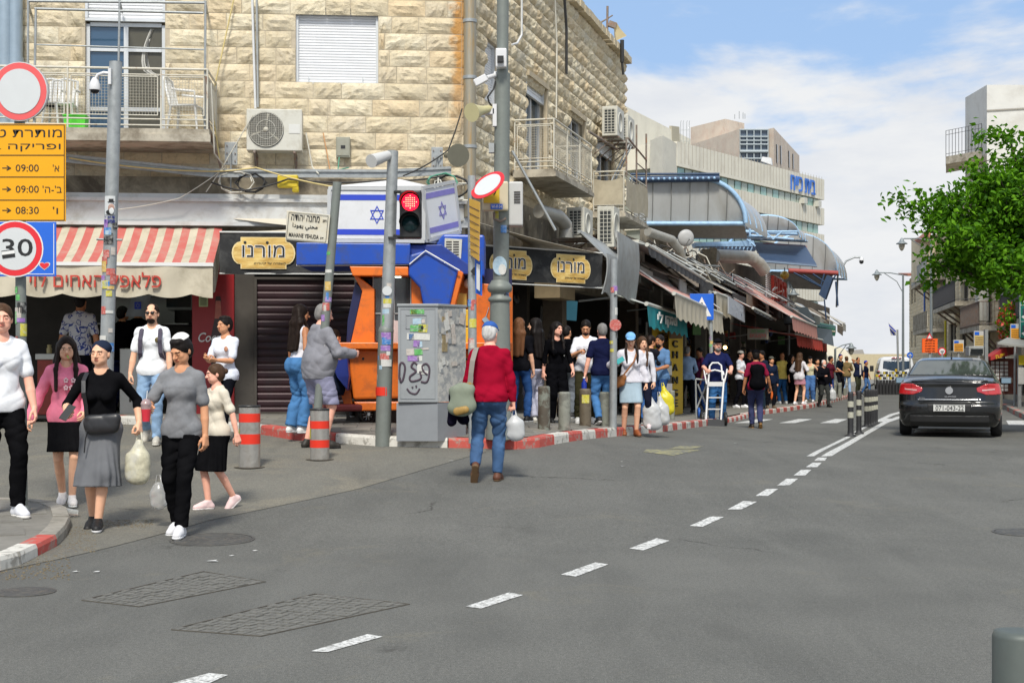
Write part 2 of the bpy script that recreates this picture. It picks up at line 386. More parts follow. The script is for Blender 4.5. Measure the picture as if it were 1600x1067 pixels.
def person(label,px,py,ytop,yaw=0,D=None,lift=0,skin='light',hair='dark',hy='short',top=None,bottom=None,shoes=None,L=None,Rr=None,feet=None,lean=0,head=(0,0,0),build=1.,chest=0.,belly=0.,face=None,extras=None,group='people on the market street',hires=None,curl=(.4,.4),hat=None,socks=None,base=None,seat=False):
 "px, py: where the feet stand in the photograph; ytop: top of the head there. Local -y is where the person faces.        L / Rr: wrist targets (image-right hand first when facing the camera), feet: ((x,y,z,pitch),(x,y,z,pitch))"
 p=base if base is not None else G(px,py,lift)
 hgt=ztop(p,ytop)-p.z
 if hat:hgt-=.02
 S=hgt/1.76;pxs=hgt*F/p.y
 hr=pxs>120 if hires is None else hires
 h=(.0085 if pxs>200 else.0105 if pxs>130 else.016 if pxs>80 else.022)
 t=empty('person',p,label,'person',group,rz=R(yaw))
 # ---- joints (1.76 m figure)
 def up(x,y,z):
  dz=z-.93;return arr((x,y*cs-dz*sn,.93+dz*cs+y*sn))
 sd_=random.Random(sum(map(ord,label)));ru=sd_.uniform
 if feet is None:yaw+=ru(-22,22);a_=ru(-.1,.16);feet=((.09+ru(0,.05),-a_,0,0),(-.09-ru(0,.05),a_,.0,0));lean=lean or ru(-2,5);head=head if any(head)else(ru(-30,30),ru(-6,14),ru(-5,5));t.rotation_euler.z=R(yaw)
 fl_,fr_=feet
 hipz=.92;la=R(lean);cs,sn=cos(la),sin(la)
 J={}
 for nme,sg,ft in(('l',1,fl_),('r',-1,fr_)):
  hip=arr((sg*.085,0,hipz));an=arr((ft[0],ft[1]+.03,ft[2]+.085));fp=R(ft[3])
  kn,an2=ik(hip,an,.435,.43,(sg*.12,-1,.1));J['hip'+nme]=hip;J['knee'+nme]=kn;J['ank'+nme]=an2;J['fp'+nme]=fp
 pk=[(.26,-.02,.78),(.24,-.1,.82),(.2,-.28,1.05),(.25,.05,.8),(.16,-.3,1.15)];q1,q2=sd_.choice(pk),sd_.choice(pk)
 wt={'l':L or q1,'r':Rr or(-q2[0],q2[1],q2[2])}
 for nme,sg in(('l',1),('r',-1)):
  sh=up(sg*.16*build**.5,.005,1.405)
  el,wr=ik(sh,wt[nme],.285,.25,(sg*.45,.8,-.25));J['sh'+nme]=sh;J['el'+nme]=el;J['wr'+nme]=wr
 Sc=lambda q:arr(q)*S
 hd=up(0,-.015,1.635);Rh=rotm(head[0],head[1]+lean*.3,head[2])
 nb=up(0,.012,1.45)
 H=lambda x,y,z:(hd+Rh@arr((x,y,z)))*S
 b=build
 def torso(f,i=0.,breast=True):
  pel,ab,ch=up(0,0,.95),up(0,-.005-belly*.5,1.09),up(0,0,1.27)
  f.cone(Sc(up(-.06,.005,.945)),Sc(up(.06,.005,.945)),.101*b**.6*S,.101*b**.6*S,.05*S,.95,i)
  f.cone(Sc(pel),Sc(ab),.119*b*S,(.112*b+belly)*S,.06*S,.8,i)
  f.cone(Sc(ab),Sc(ch),(.112*b+belly)*S,.134*b*S,.06*S,.74,i)
  f.cone(Sc(up(-.1*b**.5,.01,1.355)),Sc(up(.1*b**.5,.01,1.355)),.07*b**.5*S,.07*b**.5*S,.06*S,.9,i)
  f.cone(Sc(up(-.135,.012,1.40)),Sc(up(0,.015,1.45)),.042*S,.06*S,.05*S,1,i*.8)
  f.cone(Sc(up(.135,.012,1.40)),Sc(up(0,.015,1.45)),.042*S,.06*S,.05*S,1,i*.8)
  for sg in(1,-1):
   f.cone(Sc(up(sg*.075,.045,.93)),Sc(up(sg*.075,.05,.9)),.085*b**.5*S,.075*S,.05*S,1,i)
   if chest:f.cone(Sc(up(sg*.068,-.075,1.255)),Sc(up(sg*.075,-.085-.03*chest,1.235)),.058*S*chest**.3,.05*S*chest**.3,.05*S,1,i)
   elif breast:f.cone(Sc(up(sg*.06,-.055,1.29)),Sc(up(sg*.06,-.058,1.28)),.065*S,.06*S,.06*S,1,i)
 def arm(f,n,upto=1.,i=0.,j=None,k=.03):
  sh,el,wr=Sc(J['sh'+n]),Sc(J['el'+n]),Sc(J['wr'+n]);j=i if j is None else j
  f.cone(sh,sh*.6+el*.4,.047*b**.6*S,.042*b**.6*S,k*S,1,i)
  if upto<=.9:
   e=sh+(el-sh)*upto;f.cone(sh*.6+el*.4,e,.045*b**.6*S,.042*b**.6*S,.008*S,1,(i+j)/2);f.cone(sh*.3+el*.7 if upto>.7 else e,e,.042*b**.6*S,.042*b**.6*S,.012*S,1,j)
  else:
   f.cone(sh*.6+el*.4,el,.042*b**.6*S,.036*b**.5*S,.008*S,1,(i+j)/2)
   e=el+(wr-el)*min(upto-.9,1.)/1.0 if upto<1.9 else wr
   f.cone(el,el+(e-el)*.4,.038*b**.5*S,.039*b**.5*S,.008*S,1,j);f.cone(el+(e-el)*.4,e,.039*b**.5*S,.026*b**.4*S,.006*S,1,j)
 def leg(f,n,i=0.,j=None,upto=2.,k=.04):
  hp,kn,an=Sc(J['hip'+n]),Sc(J['knee'+n]),Sc(J['ank'+n]);j=i if j is None else j
  m=hp+(kn-hp)*.55
  f.cone(hp,m,.082*b**.7*S,.07*b**.6*S,k*S,1,i);f.cone(m,kn,.07*b**.6*S,.052*b**.5*S,.008*S,1,(i+j)/2)
  cm=kn+(an-kn)*.35+arr((0,.012*S,0));f.cone(kn,cm,.05*b**.4*S,.051*b**.4*S,.008*S,1,(i+j)/2);f.cone(cm,an,.051*b**.4*S,.035*S,.008*S,1,j)
 allp=arr([J[k_]*S for k_ in J if not k_.startswith('fp')]+[hd*S]);lo=allp.min(0)-.2*S;hi=allp.max(0)+.2*S;lo[2]=min(lo[2],-.02)
 top=top or('tee','#ffffff');bottom=bottom or('trousers','#222222')
 seed=sum(map(ord,label))%97
 # ---- body
 f=Field(lo,hi,h*1.15);torso(f,-.004)
 for n in 'lr':
  arm(f,n,2.);leg(f,n)
  an=Sc(J['ank'+n]);a=J['fp'+n];fd=arr((0,-cos(a),-sin(a)));ft=arr((0,sin(a)*-1,cos(a)))
  f.cone(an-ft*.035*S+fd*-.03*S,an-ft*.055*S+fd*.15*S,.036*S,.022*S,.03*S)
  if not hr:
   d_=J['wr'+n]-J['el'+n];d_=d_/np.linalg.norm(d_);f.cone(Sc(J['wr'+n]),Sc(J['wr'+n]+d_*.085),.028*S,.034*S,.02*S,.6);f.cone(Sc(J['wr'+n]+d_*.08),Sc(J['wr'+n]+d_*.14+arr((0,-.02,0))),.026*S,.016*S,.02*S,.6)
 f.cone(Sc(nb),Sc(hd+arr((0,.01,-.06))),.056*b**.4*S,.052*b**.3*S,.04*S)
 def headf(f):
  f.cone(Sc(nb),Sc(hd+arr((0,.015,-.05))),.052*b**.4*S,.05*b**.3*S,.03*S)
  e=lambda c,r,k=.02,op=1:f.ell(H(*c),arr(r)*S,k*S,Rh,0,op)
  e((0,.012,.03),(.076,.096,.086));e((0,-.022,-.02),(.062,.07,.085),.03);e((0,-.052,-.085),(.032,.03,.026),.035)
  if b>1.08:e((0,-.03,-.09),(.055,.045,.035),.03)
  for sg in(1,-1):e((sg*.043,-.035,-.06),(.022,.04,.03),.03);e((sg*.04,-.066,-.022),(.02,.015,.018),.02);e((sg*.076,.012,-.012),(.011,.02,.031),.008)
  if hr:
   e((0,-.085,.02),(.05,.013,.012),.02)
   for sg in(1,-1):e((sg*.031,-.1,.0),(.019,.02,.013),.014,-1);e((sg*.031,-.08,-.002),(.0165,.014,.0125),.004)
   f.cone(H(0,-.09,.004),H(0,-.115,-.03),.009*S,.0125*S,.012*S);e((.012,-.1,-.034),(.009,.011,.008),.006);e((-.012,-.1,-.034),(.009,.011,.008),.006)
   e((0,-.089,-.056),(.023,.011,.0065),.005);e((0,-.087,-.066),(.02,.012,.007),.005)
  else:f.cone(H(0,-.09,.0),H(0,-.112,-.032),.01*S,.013*S,.012*S)
 parts=[]
 if not hr:headf(f);parts.append(f.mesh())
 else:
  parts.append(f.mesh())
  c=hd*S;g=Field(c-arr((.13,.15,.2))*S,c+arr((.13,.15,.15))*S,.0052 if pxs>200 else.0068);headf(g);parts.append(g.mesh())
  for n,sg,cu in(('l',1,curl[0]),('r',-1,curl[1])):
   wr=Sc(J['wr'+n]);d_=J['wr'+n]-J['el'+n];d_=d_/np.linalg.norm(d_)
   g=Field(wr-.22*S,wr+.22*S,.0052 if pxs>200 else.0065)
   g.cone(wr-d_*.09*S,wr,.031*b**.4*S,.026*b**.3*S,.02*S)
   th=arr((-.35*sg,-1,.15));sd=th-d_*(th@d_);nr=np.cross(d_,sd)*sg;nr=nr if nr@arr((-sg,0,0))>0 else-nr
   hand_field(g,wr,d_,nr,sd,S,cu);parts.append(g.mesh())
 sk=mat('skin_'+skin,SKIN[skin],.55,var=.08,vs=14,spec=.35);lipm=mat('lips_'+skin,tuple(c*q for c,q in zip(SKIN[skin],(.8,.5,.5))),.45,var=0)
 hc=HAIRC.get(hair,(.03,.02,.015));brow=mat('eyebrow_'+hair,hc,.8,var=.2,vs=60)
 stub=mat('beard_'+hair,tuple(.35*x+.65*y for x,y in zip(hc,SKIN[skin])),.85,var=.25,vs=90)
 beard=face and 'beard' in face
 def mi(c):
  q=(c/S-hd)@Rh;r=np.zeros(len(c),int);x,y,z=q[:,0],q[:,1],q[:,2]
  fr=y<-.05
  if beard:r[fr*1&(z<-.035)&(z>-.13)&(y<-.02)]=3;r[(y<-.0)&(z<-.03-(np.abs(y+.02))*.3)&(z>-.13)&(np.abs(x)<.08)]=3
  if hr:
   r[fr&(np.abs(x)<.023)&(z<-.049)&(z>-.0735)&(y<-.09)]=1
   r[fr&(np.abs(x)>.014)&(np.abs(x)<.05)&(z>.0155)&(z<.0245)]=2
  return r
 np_mesh('body',parts,[sk,lipm,brow,stub],t,mi)
 if hr and not(face and 'shades' in face):
  for sg in(1,-1):
   m=MB();c=H(sg*.031,-.0825,-.001);m.ball(c,.0108*S,10,8).mat(1);ir=H(sg*.031,-.0895,-.001);m.ball(ir,.0062*S,8,6)
   m.bd('eye',[mat('eye_white',(.36,.34,.33),.25,var=0),mat('eye_iris',(.03,.018,.012),.15,var=0)],t)
   # ---- top
 kind,tcol=top[0],top[1];tm=top[2]if len(top)>2 and top[2]else cloth(tcol)
 loose={'tee':.013,'long':.012,'hoodie':.021,'tight':.006,'tank':.006,'blouse':.024,'jacket':.026}[kind]*S
 f=Field(lo,hi,h);torso(f,loose*.85)
 if kind not in('tight','tank'):f.cone(Sc(up(-.065,.01,.93)),Sc(up(.065,.01,.93)),.101*b**.6*S,.101*b**.6*S,.05*S,.98,loose+.009*S)
 if kind!='tank':
  up_={'tee':.75,'long':1.85,'hoodie':1.88,'tight':1.5,'blouse':1.8,'jacket':1.88}[kind]
  for n in 'lr':arm(f,n,up_,loose*.7,loose*1.15 if kind in('tee','hoodie','blouse')else loose)
 if kind=='hoodie' and not(top[3:]and top[3]=='nohood'):
  f.cone(Sc(up(-.07,.05,1.46)),Sc(up(.07,.05,1.46)),.045*S,.045*S,.04*S);f.cone(Sc(up(0,.09,1.44)),Sc(up(0,.1,1.38)),.05*S,.03*S,.04*S)
 hem={'tee':.86,'long':.88,'hoodie':.84,'tight':.92,'tank':.93,'blouse':.91,'jacket':.82}[kind]
 if kind in('tee','blouse'):f.cone(Sc(up(0,0,hem)),Sc(up(0,0,hem+.2)),(.118*b**.8+belly*.3)*S+loose,(.114*b+belly)*S+loose,.04*S,.78)
 if kind in('hoodie','jacket'):f.cone(Sc(up(0,0,hem)),Sc(up(0,0,hem+.2)),.128*b*S+loose*.6,(.13*b+belly)*S+loose,.05*S,.8)
 if hr or pxs>70:f.folds(.009*S if kind!='tight' else.003*S,seed,1.25)
 f.cut(Sc(up(0,0,hem)),(0,0,-1));ne=.0 if kind not in('tank',)else-.03
 neck=Sc(up(0,-.055,1.475));rr=(.052 if kind!='tank' else.075)*S
 f.ell(Sc(up(0,-.055,1.49+ne)),(rr*1.15,rr*1.1,.055*S if kind!='tank' else.1*S),.004,None,0,-1)
 f.cut(Sc(up(0,0,1.492)),(0,-.18,1))
 np_mesh({'tee':'t_shirt','long':'sweater','hoodie':'hoodie','tight':'top','tank':'tank_top','blouse':'blouse','jacket':'jacket'}[kind],[f.mesh()],[tm],t)
 # ---- bottom
 bk,bc=bottom[0],bottom[1];bm_=bottom[3]if len(bottom)>3 else cloth(bc)
 f=Field(lo,hi,h)
 il={'jeans':.009,'trousers':.012,'slim':.007,'wide':.03,'shorts':.03,'skirt':.01,'joggers':.011}[bk]*S
 f.cone(Sc((-.06,.005,.945)),Sc((.06,.005,.945)),.101*b**.6*S,.101*b**.6*S,.05*S,.95,il*.8)
 f.cone(Sc((0,0,.95)),Sc((0,0,1.02)),.12*b*S,(.115*b+belly*.5)*S,.05*S,.8,il*.6)
 for sg in(1,-1):f.cone(Sc((sg*.075,.045,.93)),Sc((sg*.075,.05,.9)),.085*b**.5*S,.075*S,.05*S,1,il)
 if bk=='skirt':
  ln=bottom[2];flare=bottom[4]if len(bottom)>4 else.06
  mx_=(J['ankl'][0]+J['ankr'][0])/2;my=(J['kneel'][1]+J['kneer'][1])/2*min(1,(.95-ln)/.5)
  f.cone(Sc((0,.01,.93)),Sc((mx_*.3,my+.01,ln)),(.128*b**.6)*S,(.14+flare)*b**.5*S,.05*S,.82)
  for n in 'lr':
   kn=J['knee'+n];k2=J['hip'+n]+(kn-J['hip'+n])*min(1,(.92-ln)/.43)*.97;f.cone(Sc(J['hip'+n]),Sc(k2),.1*S,.095*S,.07*S)
   if ln<.45:k3=kn+(J['ank'+n]-kn)*((.49-ln)/.4);f.cone(Sc(kn),Sc(k3),.09*S,.085*S,.07*S)
  x,y,z=f.ax[0][:,None,None],f.ax[1][None,:,None],f.ax[2][None,None,:]
  th=np.arctan2(y-my*S*.5,x);am=np.clip((.9*S-z)/(.5*S),0,1)*.011*S*(1 if flare>.03 else.3)
  f.d=f.d+(am*np.sin(th*13+seed+3*np.sin(th*2+seed))).astype(np.float32);f.cut((0,0,ln*S),(0,-.04,-1))
 else:
  for n in 'lr':leg(f,n,il,{'wide':.045*S,'jeans':.018*S,'trousers':.019*S,'slim':.006*S,'shorts':.034*S,'joggers':.02*S}[bk])
  if hr or pxs>70:f.folds(.011*S if bk!='slim' else.003*S,seed+5,1.25,1.6)
  if bk in('shorts',):
   f.cut((0,0,bottom[2]*S if len(bottom)>2 and bottom[2]else.45*S),(0,0,-1))
  else:
  # hems at the ankles
   for n in 'lr':
    an,kn=Sc(J['ank'+n]),Sc(J['knee'+n]);d_=(an-kn)/np.linalg.norm(an-kn);c0=an-d_*.005*S if bk!='slim' else an-d_*.03*S
    x,y,z=f.ax[0][:,None,None],f.ax[1][None,:,None],f.ax[2][None,None,:]
    e=(x-c0[0])*d_[0]+(y-c0[1])*d_[1]+(z-c0[2])*d_[2]
    near=np.sqrt((x-an[0])**2+(y-an[1])**2+(z-an[2])**2)<.2*S
    f.d=np.where(near&(f.d<e),e.astype(np.float32),f.d)
 f.cut((0,0,(min(1.02,hem+.035)if kind not in('tight','tank','blouse')else 1.035)*S),(0,0,1))
 np_mesh({'skirt':'skirt','shorts':'shorts','jeans':'jeans','wide':'trousers'}.get(bk,'trousers'),[f.mesh()],[bm_],t)
 # ---- shoes
 sc_=shoes or('#222222','#dddddd');sh_m=mat('shoe_%s'%sc_[0],sc_[0],.6,vs=20,bump=.002);so_m=mat('sole_%s'%sc_[1],sc_[1],.7,var=.05)
 for n in 'lr':
  an=Sc(J['ank'+n]);a=J['fp'+n];fd=arr((.12*(1 if n=='l' else-1),-cos(a),-sin(a)));fd/=np.linalg.norm(fd);ft=arr((0,-sin(a),cos(a)))
  f=Field(an-.2*S,an+.24*S,max(.0065,h*.75));g=Field(an-.2*S,an+.24*S,max(.0065,h*.75))
  hl=an-ft*.05*S-fd*.035*S;toe=an-ft*.058*S+fd*.16*S
  f.cone(hl+ft*.005*S,an+ft*.012*S,.036*S,.038*S,.03*S);f.cone(hl,an-ft*.045*S+fd*.08*S,.036*S,.04*S,.03*S);f.cone(an+fd*.03*S,toe,.033*S,.03*S,.03*S);f.cone(an-ft*.045*S+fd*.09*S,toe,.041*S,.033*S,.03*S)
  cutp=an-ft*.068*S;f.cut(cutp,-ft);
  f.cut(an+ft*.03*S,ft)
  np_mesh('shoe',[f.mesh()],[sh_m],t)
  g.cone(hl-ft*.01*S,toe-ft*.005*S,.04*S,.035*S,.03*S);g.cone(an-ft*.05*S+fd*.09*S,toe-ft*.002*S,.044*S,.036*S,.03*S)
  g.cut(an-ft*.0655*S,ft);g.cut(an-ft*.089*S,-ft);np_mesh('shoe_sole',[g.mesh()],[so_m],t)
  # ---- hair
 hm=mat('hair_'+hair,hc,.5,var=.45,vs=30,bump=.006,bs=60,spec=.12,stretch=(1,1,.12))
 c=hd*S;hh=.0065 if hr else h
 if hy!='bald':
  g=Field(c-arr((.2,.22,.75))*S,c+arr((.2,.25,.2))*S,hh)
  if hy=='turban':
   g.ell(H(0,.022,.045),arr((.088,.1,.078))*S,.01,Rh);
   n_=Rh@arr((0,-.62,-1.));g.cut(H(0,-.06,.045),n_);g.folds(.002*S,seed,2.);g.ell(H(0,.09,-.02),arr((.05,.04,.045))*S,.02*S,Rh)
  else:
   th={'short':.006,'crop':.002,'thick':.008,'long':.012,'tied':.006,'tuft':.004}[hy]
   g.ell(H(0,.016,.035),(arr((.079,.098,.088))+th)*S,.01,Rh)
   g.ell(H(0,.045,-.01),(arr((.074,.07,.085))+th*.7)*S,.02*S,Rh)
   if hy=='thick':g.ell(H(0,-.03,.1),arr((.06,.05,.025))*S,.02*S,Rh);g.ell(H(0,.01,.095),arr((.072,.08,.03))*S,.02*S,Rh)
   for sg in(1,-1):g.cone(H(sg*.078,-.012,.03),H(sg*.077,-.008,-.005),.01*S,.005*S,.01*S)
   # carve the face
   g.ell(H(0,-.105,-.035),arr((.069,.075,.1))*S,.006*S,Rh,0,-1);g.ell(H(0,-.05,-.1),arr((.2,.065,.075))*S,.01*S,Rh,0,-1)
   if hy=='crop':g.ell(H(0,-.07,.09),arr((.05,.06,.05))*S,.01*S,Rh,0,-1)
   g.folds(.002*S,seed,3.)
   if hy=='long':
    g.ell(H(0,-.12,-.01),arr((.06,.085,.078))*S,.01*S,Rh,0,-1)
    ln=(face or{}).get('hairlen',.36)if isinstance(face,dict)else.36
    yf=.035 if kind in('hoodie','jacket','blouse')else.008
    for sg in(1,-1):
     g.cone(H(sg*.06,.04,.02),Sc(up(sg*.09,.06,1.5)),.045*S,.045*S,.03*S);g.cone(Sc(up(sg*.09,.06,1.5)),Sc(up(sg*.08,.1,1.5-ln)),.045*S,.03*S,.03*S)
     if ln>.28 and not(isinstance(face,dict)and face.get('back')):g.cone(H(sg*.075,.0,0),Sc(up(sg*.1,-.07-yf,1.42)),.02*S,.022*S,.02*S);g.cone(Sc(up(sg*.1,-.07-yf,1.42)),Sc(up(sg*.095,-.125-yf,1.2)),.022*S,.018*S,.02*S)
    g.cone(H(0,.06,.0),Sc(up(0,.09,1.5)),.06*S,.065*S,.03*S,.8);g.cone(Sc(up(0,.09,1.5)),Sc(up(0,.12,1.5-ln)),.065*S,.045*S,.03*S,.7)
    g.folds(.005*S,seed,1.6,.15)
   if hy=='tied':g.ell(H(.01,.125,.02),arr((.035,.035,.035))*S,.01*S,Rh)
  np_mesh('head_scarf' if hy=='turban' else 'hair',[g.mesh()],[hm if hy!='turban' else cloth((face or{}).get('scarf','#2c3444'))],t)
 if beard:
  g=Field(c-arr((.12,.15,.2))*S,c+arr((.12,.05,.05))*S,hh)
  bl=face.get('beard',.01)if isinstance(face,dict)else.006
  g.ell(H(0,-.048,-.085),arr((.05+bl*.3,.05+bl,.045+bl))*S,.02*S,Rh);g.ell(H(0,-.05,-.045),arr((.2,.2,.025))*S,.003,Rh,0,-1)if bl<.01 else None
  g.ell(H(0,-.11,-.06),arr((.028,.035,.014))*S,.006*S,Rh,0,-1);g.ell(H(0,-.06,.03),arr((.15,.15,.075))*S,.01*S,Rh,0,-1)
  g.folds(.003*S,seed,3.)
  np_mesh('beard',[g.mesh()],[hm],t)
 if hat:
  hk,hcol=hat[0],hat[1];hm2=hat[2]if len(hat)>2 else cloth(hcol)
  g=Field(c-arr((.13,.24,.1))*S,c+arr((.13,.14,.2))*S,hh)
  if hk=='cap':
   g.ell(H(0,.012,.048),arr((.09,.108,.09))*S,.01,Rh);g.cut(H(0,0,.048),Rh@arr((0,.12,-1)))
   g2=Field(c-arr((.13,.26,.1))*S,c+arr((.13,.14,.2))*S,hh);g2.ell(H(0,-.105,.052),arr((.075,.095,.04))*S,.001,Rh)
   g2.cut(H(0,0,.062),Rh@arr((0,.1,1)));g2.cut(H(0,0,.05),Rh@arr((0,-.1,-1)));g2.cut(H(0,-.06,0),Rh@arr((0,1,0)))
   np_mesh('cap',[g.mesh(),g2.mesh()],[hm2],t)
  elif hk=='kippah':
   g.ell(H(0,.03,.06),arr((.087,.102,.096))*S,.01,Rh);g.cut(H(0,0,.1),Rh@arr((0,0,-1)))
   np_mesh('skullcap',[g.mesh()],[hm2],t)
  elif hk=='hat':
   g.ell(H(0,.012,.07),arr((.088,.105,.1))*S,.01,Rh);g.cut(H(0,0,.05),Rh@arr((0,0,-1)));g.cut(H(0,0,.15),Rh@arr((0,0,1)))
   np_mesh('hat',[g.mesh()],[hm2],t)
 if face and 'shades' in face:
  m=MB()
  for sg in(1,-1):
   cc=V(H(sg*.031,-.103,.0));m.ball(cc,(.024*S,.006*S,.017*S),10,6);m.cyl(V(H(sg*.052,-.1,.006)),V(H(sg*.08,.01,.0)),.0028*S,n=5)
  m.cyl(V(H(-.012,-.108,.005)),V(H(.012,-.108,.005)),.0028*S,n=5)
  m.bd('sunglasses',mat('sunglass',(.01,.01,.01),.15),t)
 if face and 'glasses' in face:
  m=MB()
  for sg in(1,-1):
   cc=H(sg*.031,-.107,-.002);m.tu([V(cc)+V(((.021*cos(a)*S),0,.019*sin(a)*S))for a in lins(0,2*pi,14)[:-1]],.0016*S,5,True);m.cyl(V(H(sg*.052,-.105,.004)),V(H(sg*.08,.01,.0)),.0015*S,n=5)
  m.cyl(V(H(-.01,-.11,.002)),V(H(.01,-.11,.002)),.0016*S,n=5);m.bd('glasses',mat('glasses_rim',(.5,.4,.3),.3,.8),t)
 info=dict(t=t,S=S,J=J,p=p,H=H,up=lambda x,y,z:V(up(x,y,z)*S),W=lambda q:t_world(t,q),hd=hd)
 return info
def t_world(t,q):
 return Tran(t.location)@t.rotation_euler.to_matrix().to_4x4()@V(q)
def strip(name,pts,w,m,parent,nrm=(0,-1,0),th=.004,label=None):
 "flat strap along pts"
 pts=[V(p)for p in pts];b=MB();n=len(pts);L_=[]
 for i,p in enumerate(pts):
  d=(pts[min(i+1,n-1)]-pts[max(i-1,0)]).normalized();nn=V(nrm[i]if isinstance(nrm,list)else nrm);s=d.cross(nn).normalized()*w/2;nn=s.cross(d).normalized()*th/2
  L_+=[p-s-nn,p+s-nn,p+s+nn,p-s+nn]
 fs=[(i*4+j,i*4+(j+1)%4,(i+1)*4+(j+1)%4,(i+1)*4+j)for i in range(n-1)for j in range(4)]
 b.add(L_,fs+[(3,2,1,0),tuple(range(4*n-4,4*n))])
 return b.bd(name,m,parent,label=label)
def blob(name,prims,m,parent,h=.008,folds=0,cuts=(),sub=(),seed=1,kind=None,f=1.,zd=1.):
 "free-form soft shape from round cones [(a, b, ra, rb, blend, flatten)]"
 pts=arr([q for pr in prims for q in(pr[0],pr[1])],float);r=max(max(pr[2],pr[3])for pr in prims)
 F_=Field(pts.min(0)-r-.03,pts.max(0)+r+.03,h)
 for pr in prims:F_.cone(pr[0],pr[1],pr[2],pr[3],*(pr[4:]or(.02,)))
 if folds:F_.folds(folds,seed,f,zd)
 for p_,n_ in cuts:F_.cut(p_,n_)
 o=np_mesh(name,[F_.mesh()],m if isinstance(m,list)else[m],parent)
 if kind:o['kind']=kind
 return o
 # --- ground, pavements, kerbs, markings
CP=V((-.81,23,0))
DL=V((.996,.087,0)).normalized();DR=V((.272,1,0)).normalized();DR2=V((.335,1,0)).normalized()
ML=frame(CP,DL);MR=frame(CP,DR);CE=CP+DR*14.1;MR2=frame(CE,DR2)
def onp(M,px,py,off=0.0):
 "photograph pixel -> local (x, z) on the facade plane M moved off metres outwards"
 Mi=M.inverted();o=Mi@V((0,0,CH));d=(Mi.to_3x3()@V(((px-800)/F,1,-(py-HY)/F)))
 t=(-off-o.y)/d.y;q=o+d*t;return q.x,q.z
def OP(M,px,py,off=0.0):
 x,z=onp(M,px,py,off);return M@V((x,-off,z))
asph=mat('asphalt',(.105,.106,.1),.88,var=0,spec=.3)
def asphalt_nodes(m,base,worn,dust,dustpos):
 t,b,k=nodes_of(m);co=N(t,'ShaderNodeNewGeometry').outputs['Position']
 def noise(sc,det=6.,rough=.6,dist=0.,vec=co):
  n=N(t,'ShaderNodeTexNoise',Scale=sc,Detail=det,Roughness=rough,Distortion=dist);k(vec,n.inputs['Vector']);return n.outputs['Fac']
 def ramp(f,p0,p1,c0=(0,0,0),c1=(1,1,1)):
  r=N(t,'ShaderNodeValToRGB');e=r.color_ramp.elements;e[0].position=p0;e[1].position=p1;e[0].color=(*c0,1);e[1].color=(*c1,1);k(f,r.inputs[0]);return r.outputs[0]
 def mixc(f,a,b2,mode='MIX'):
  x=N(t,'ShaderNodeMix',data_type='RGBA',blend_type=mode)
  for i,q in((0,f),(6,a),(7,b2)):
   if isinstance(q,(tuple,float)):x.inputs[i].default_value=q if isinstance(q,float)else(*q,1)
   else:k(q,x.inputs[i])
  return x.outputs[2]
 mp_=N(t,'ShaderNodeMapping');mp_.inputs['Rotation'].default_value=(0,0,R(-24));mp_.inputs['Scale'].default_value=(1,.22,1);k(co,mp_.inputs[0])
 c=ramp(noise(.55,5.,.55),.32,.68,base,worn)
 c=mixc(ramp(noise(1.6,7.,.7,.5,mp_.outputs[0]),.45,.75,(0,0,0),(.55,.55,.55)),c,tuple(x*1.22 for x in worn))
 c=mixc(ramp(noise(.9,8.,.72,.8),dustpos,dustpos+.16,(0,0,0),(.75,.75,.75)),c,dust)
 c=mixc(ramp(noise(1.3,4.,.6,0,mp_.outputs[0]),.62,.72,(0,0,0),(.35,.35,.35)),c,tuple(x*.6 for x in base))
 g=noise(150.,2.,.7);c=mixc(1.0,c,ramp(g,.3,.7,(.45,.45,.45),(1.55,1.55,1.52)),'MULTIPLY');c=mixc(1.0,c,ramp(noise(38.,3.,.7),.3,.7,(.78,.78,.78),(1.22,1.22,1.2)),'MULTIPLY')
 c=mixc(ramp(noise(95.,1.,.5),.70,.74,(0,0,0),(.6,.6,.6)),c,(.3,.29,.26))
 v=N(t,'ShaderNodeTexVoronoi',feature='DISTANCE_TO_EDGE',Scale=.55);nn=N(t,'ShaderNodeTexNoise',Scale=2.2,Detail=6.,Roughness=.7);k(co,nn.inputs['Vector'])
 va=N(t,'ShaderNodeMix',data_type='RGBA',blend_type='LINEAR_LIGHT');va.inputs[0].default_value=.25;k(co,va.inputs[6]);k(nn.outputs['Color'],va.inputs[7]);k(va.outputs[2],v.inputs['Vector'])
 cr=ramp(v.outputs['Distance'],.0,.011,(1,1,1),(0,0,0));cm=mixc(1.0,cr,ramp(noise(.5,3.),.58,.64),'MULTIPLY')
 c=mixc(cm,c,(.035,.032,.028));k(c,b.inputs['Base Color'])
 u=N(t,'ShaderNodeBump',Strength=.5,Distance=.006);k(g,u.inputs['Height']);k(u.outputs[0],b.inputs['Normal'])
asphalt_nodes(asph,(.1,.1,.093),(.132,.131,.121),(.17,.158,.125),.58)
asph2=mat('side_street_asphalt',(.16,.15,.12),.9,var=0);asphalt_nodes(asph2,(.118,.114,.1),(.158,.151,.128),(.21,.19,.145),.5)
ys=list(np.concatenate([np.arange(.5,36,.3),np.arange(36,70,1.5),np.geomspace(70,900,26)]))
xs=sorted(list(np.arange(-12,14,.4))+[-900,-400,-200,-100,-60,-40,-28,-20,-16,16,18,21,25,30,40,60,100,200,400,900])
m=MB();nx=len(xs)
m.add([(x,y,float(gz(x,y)))for y in ys for x in xs],[(j*nx+i,j*nx+i+1,(j+1)*nx+i+1,(j+1)*nx+i)for j in range(len(ys)-1)for i in range(nx-1)],True)
road=m.bd('road',asph,kind='structure')
def resample(pts,step):
 out_=[pts[0]]
 for a,b in zip(pts,pts[1:]):
  n=max(1,int((b-a).length/step))
  out_+=[a.lerp(b,(i+1)/n)for i in range(n)]
 return out_
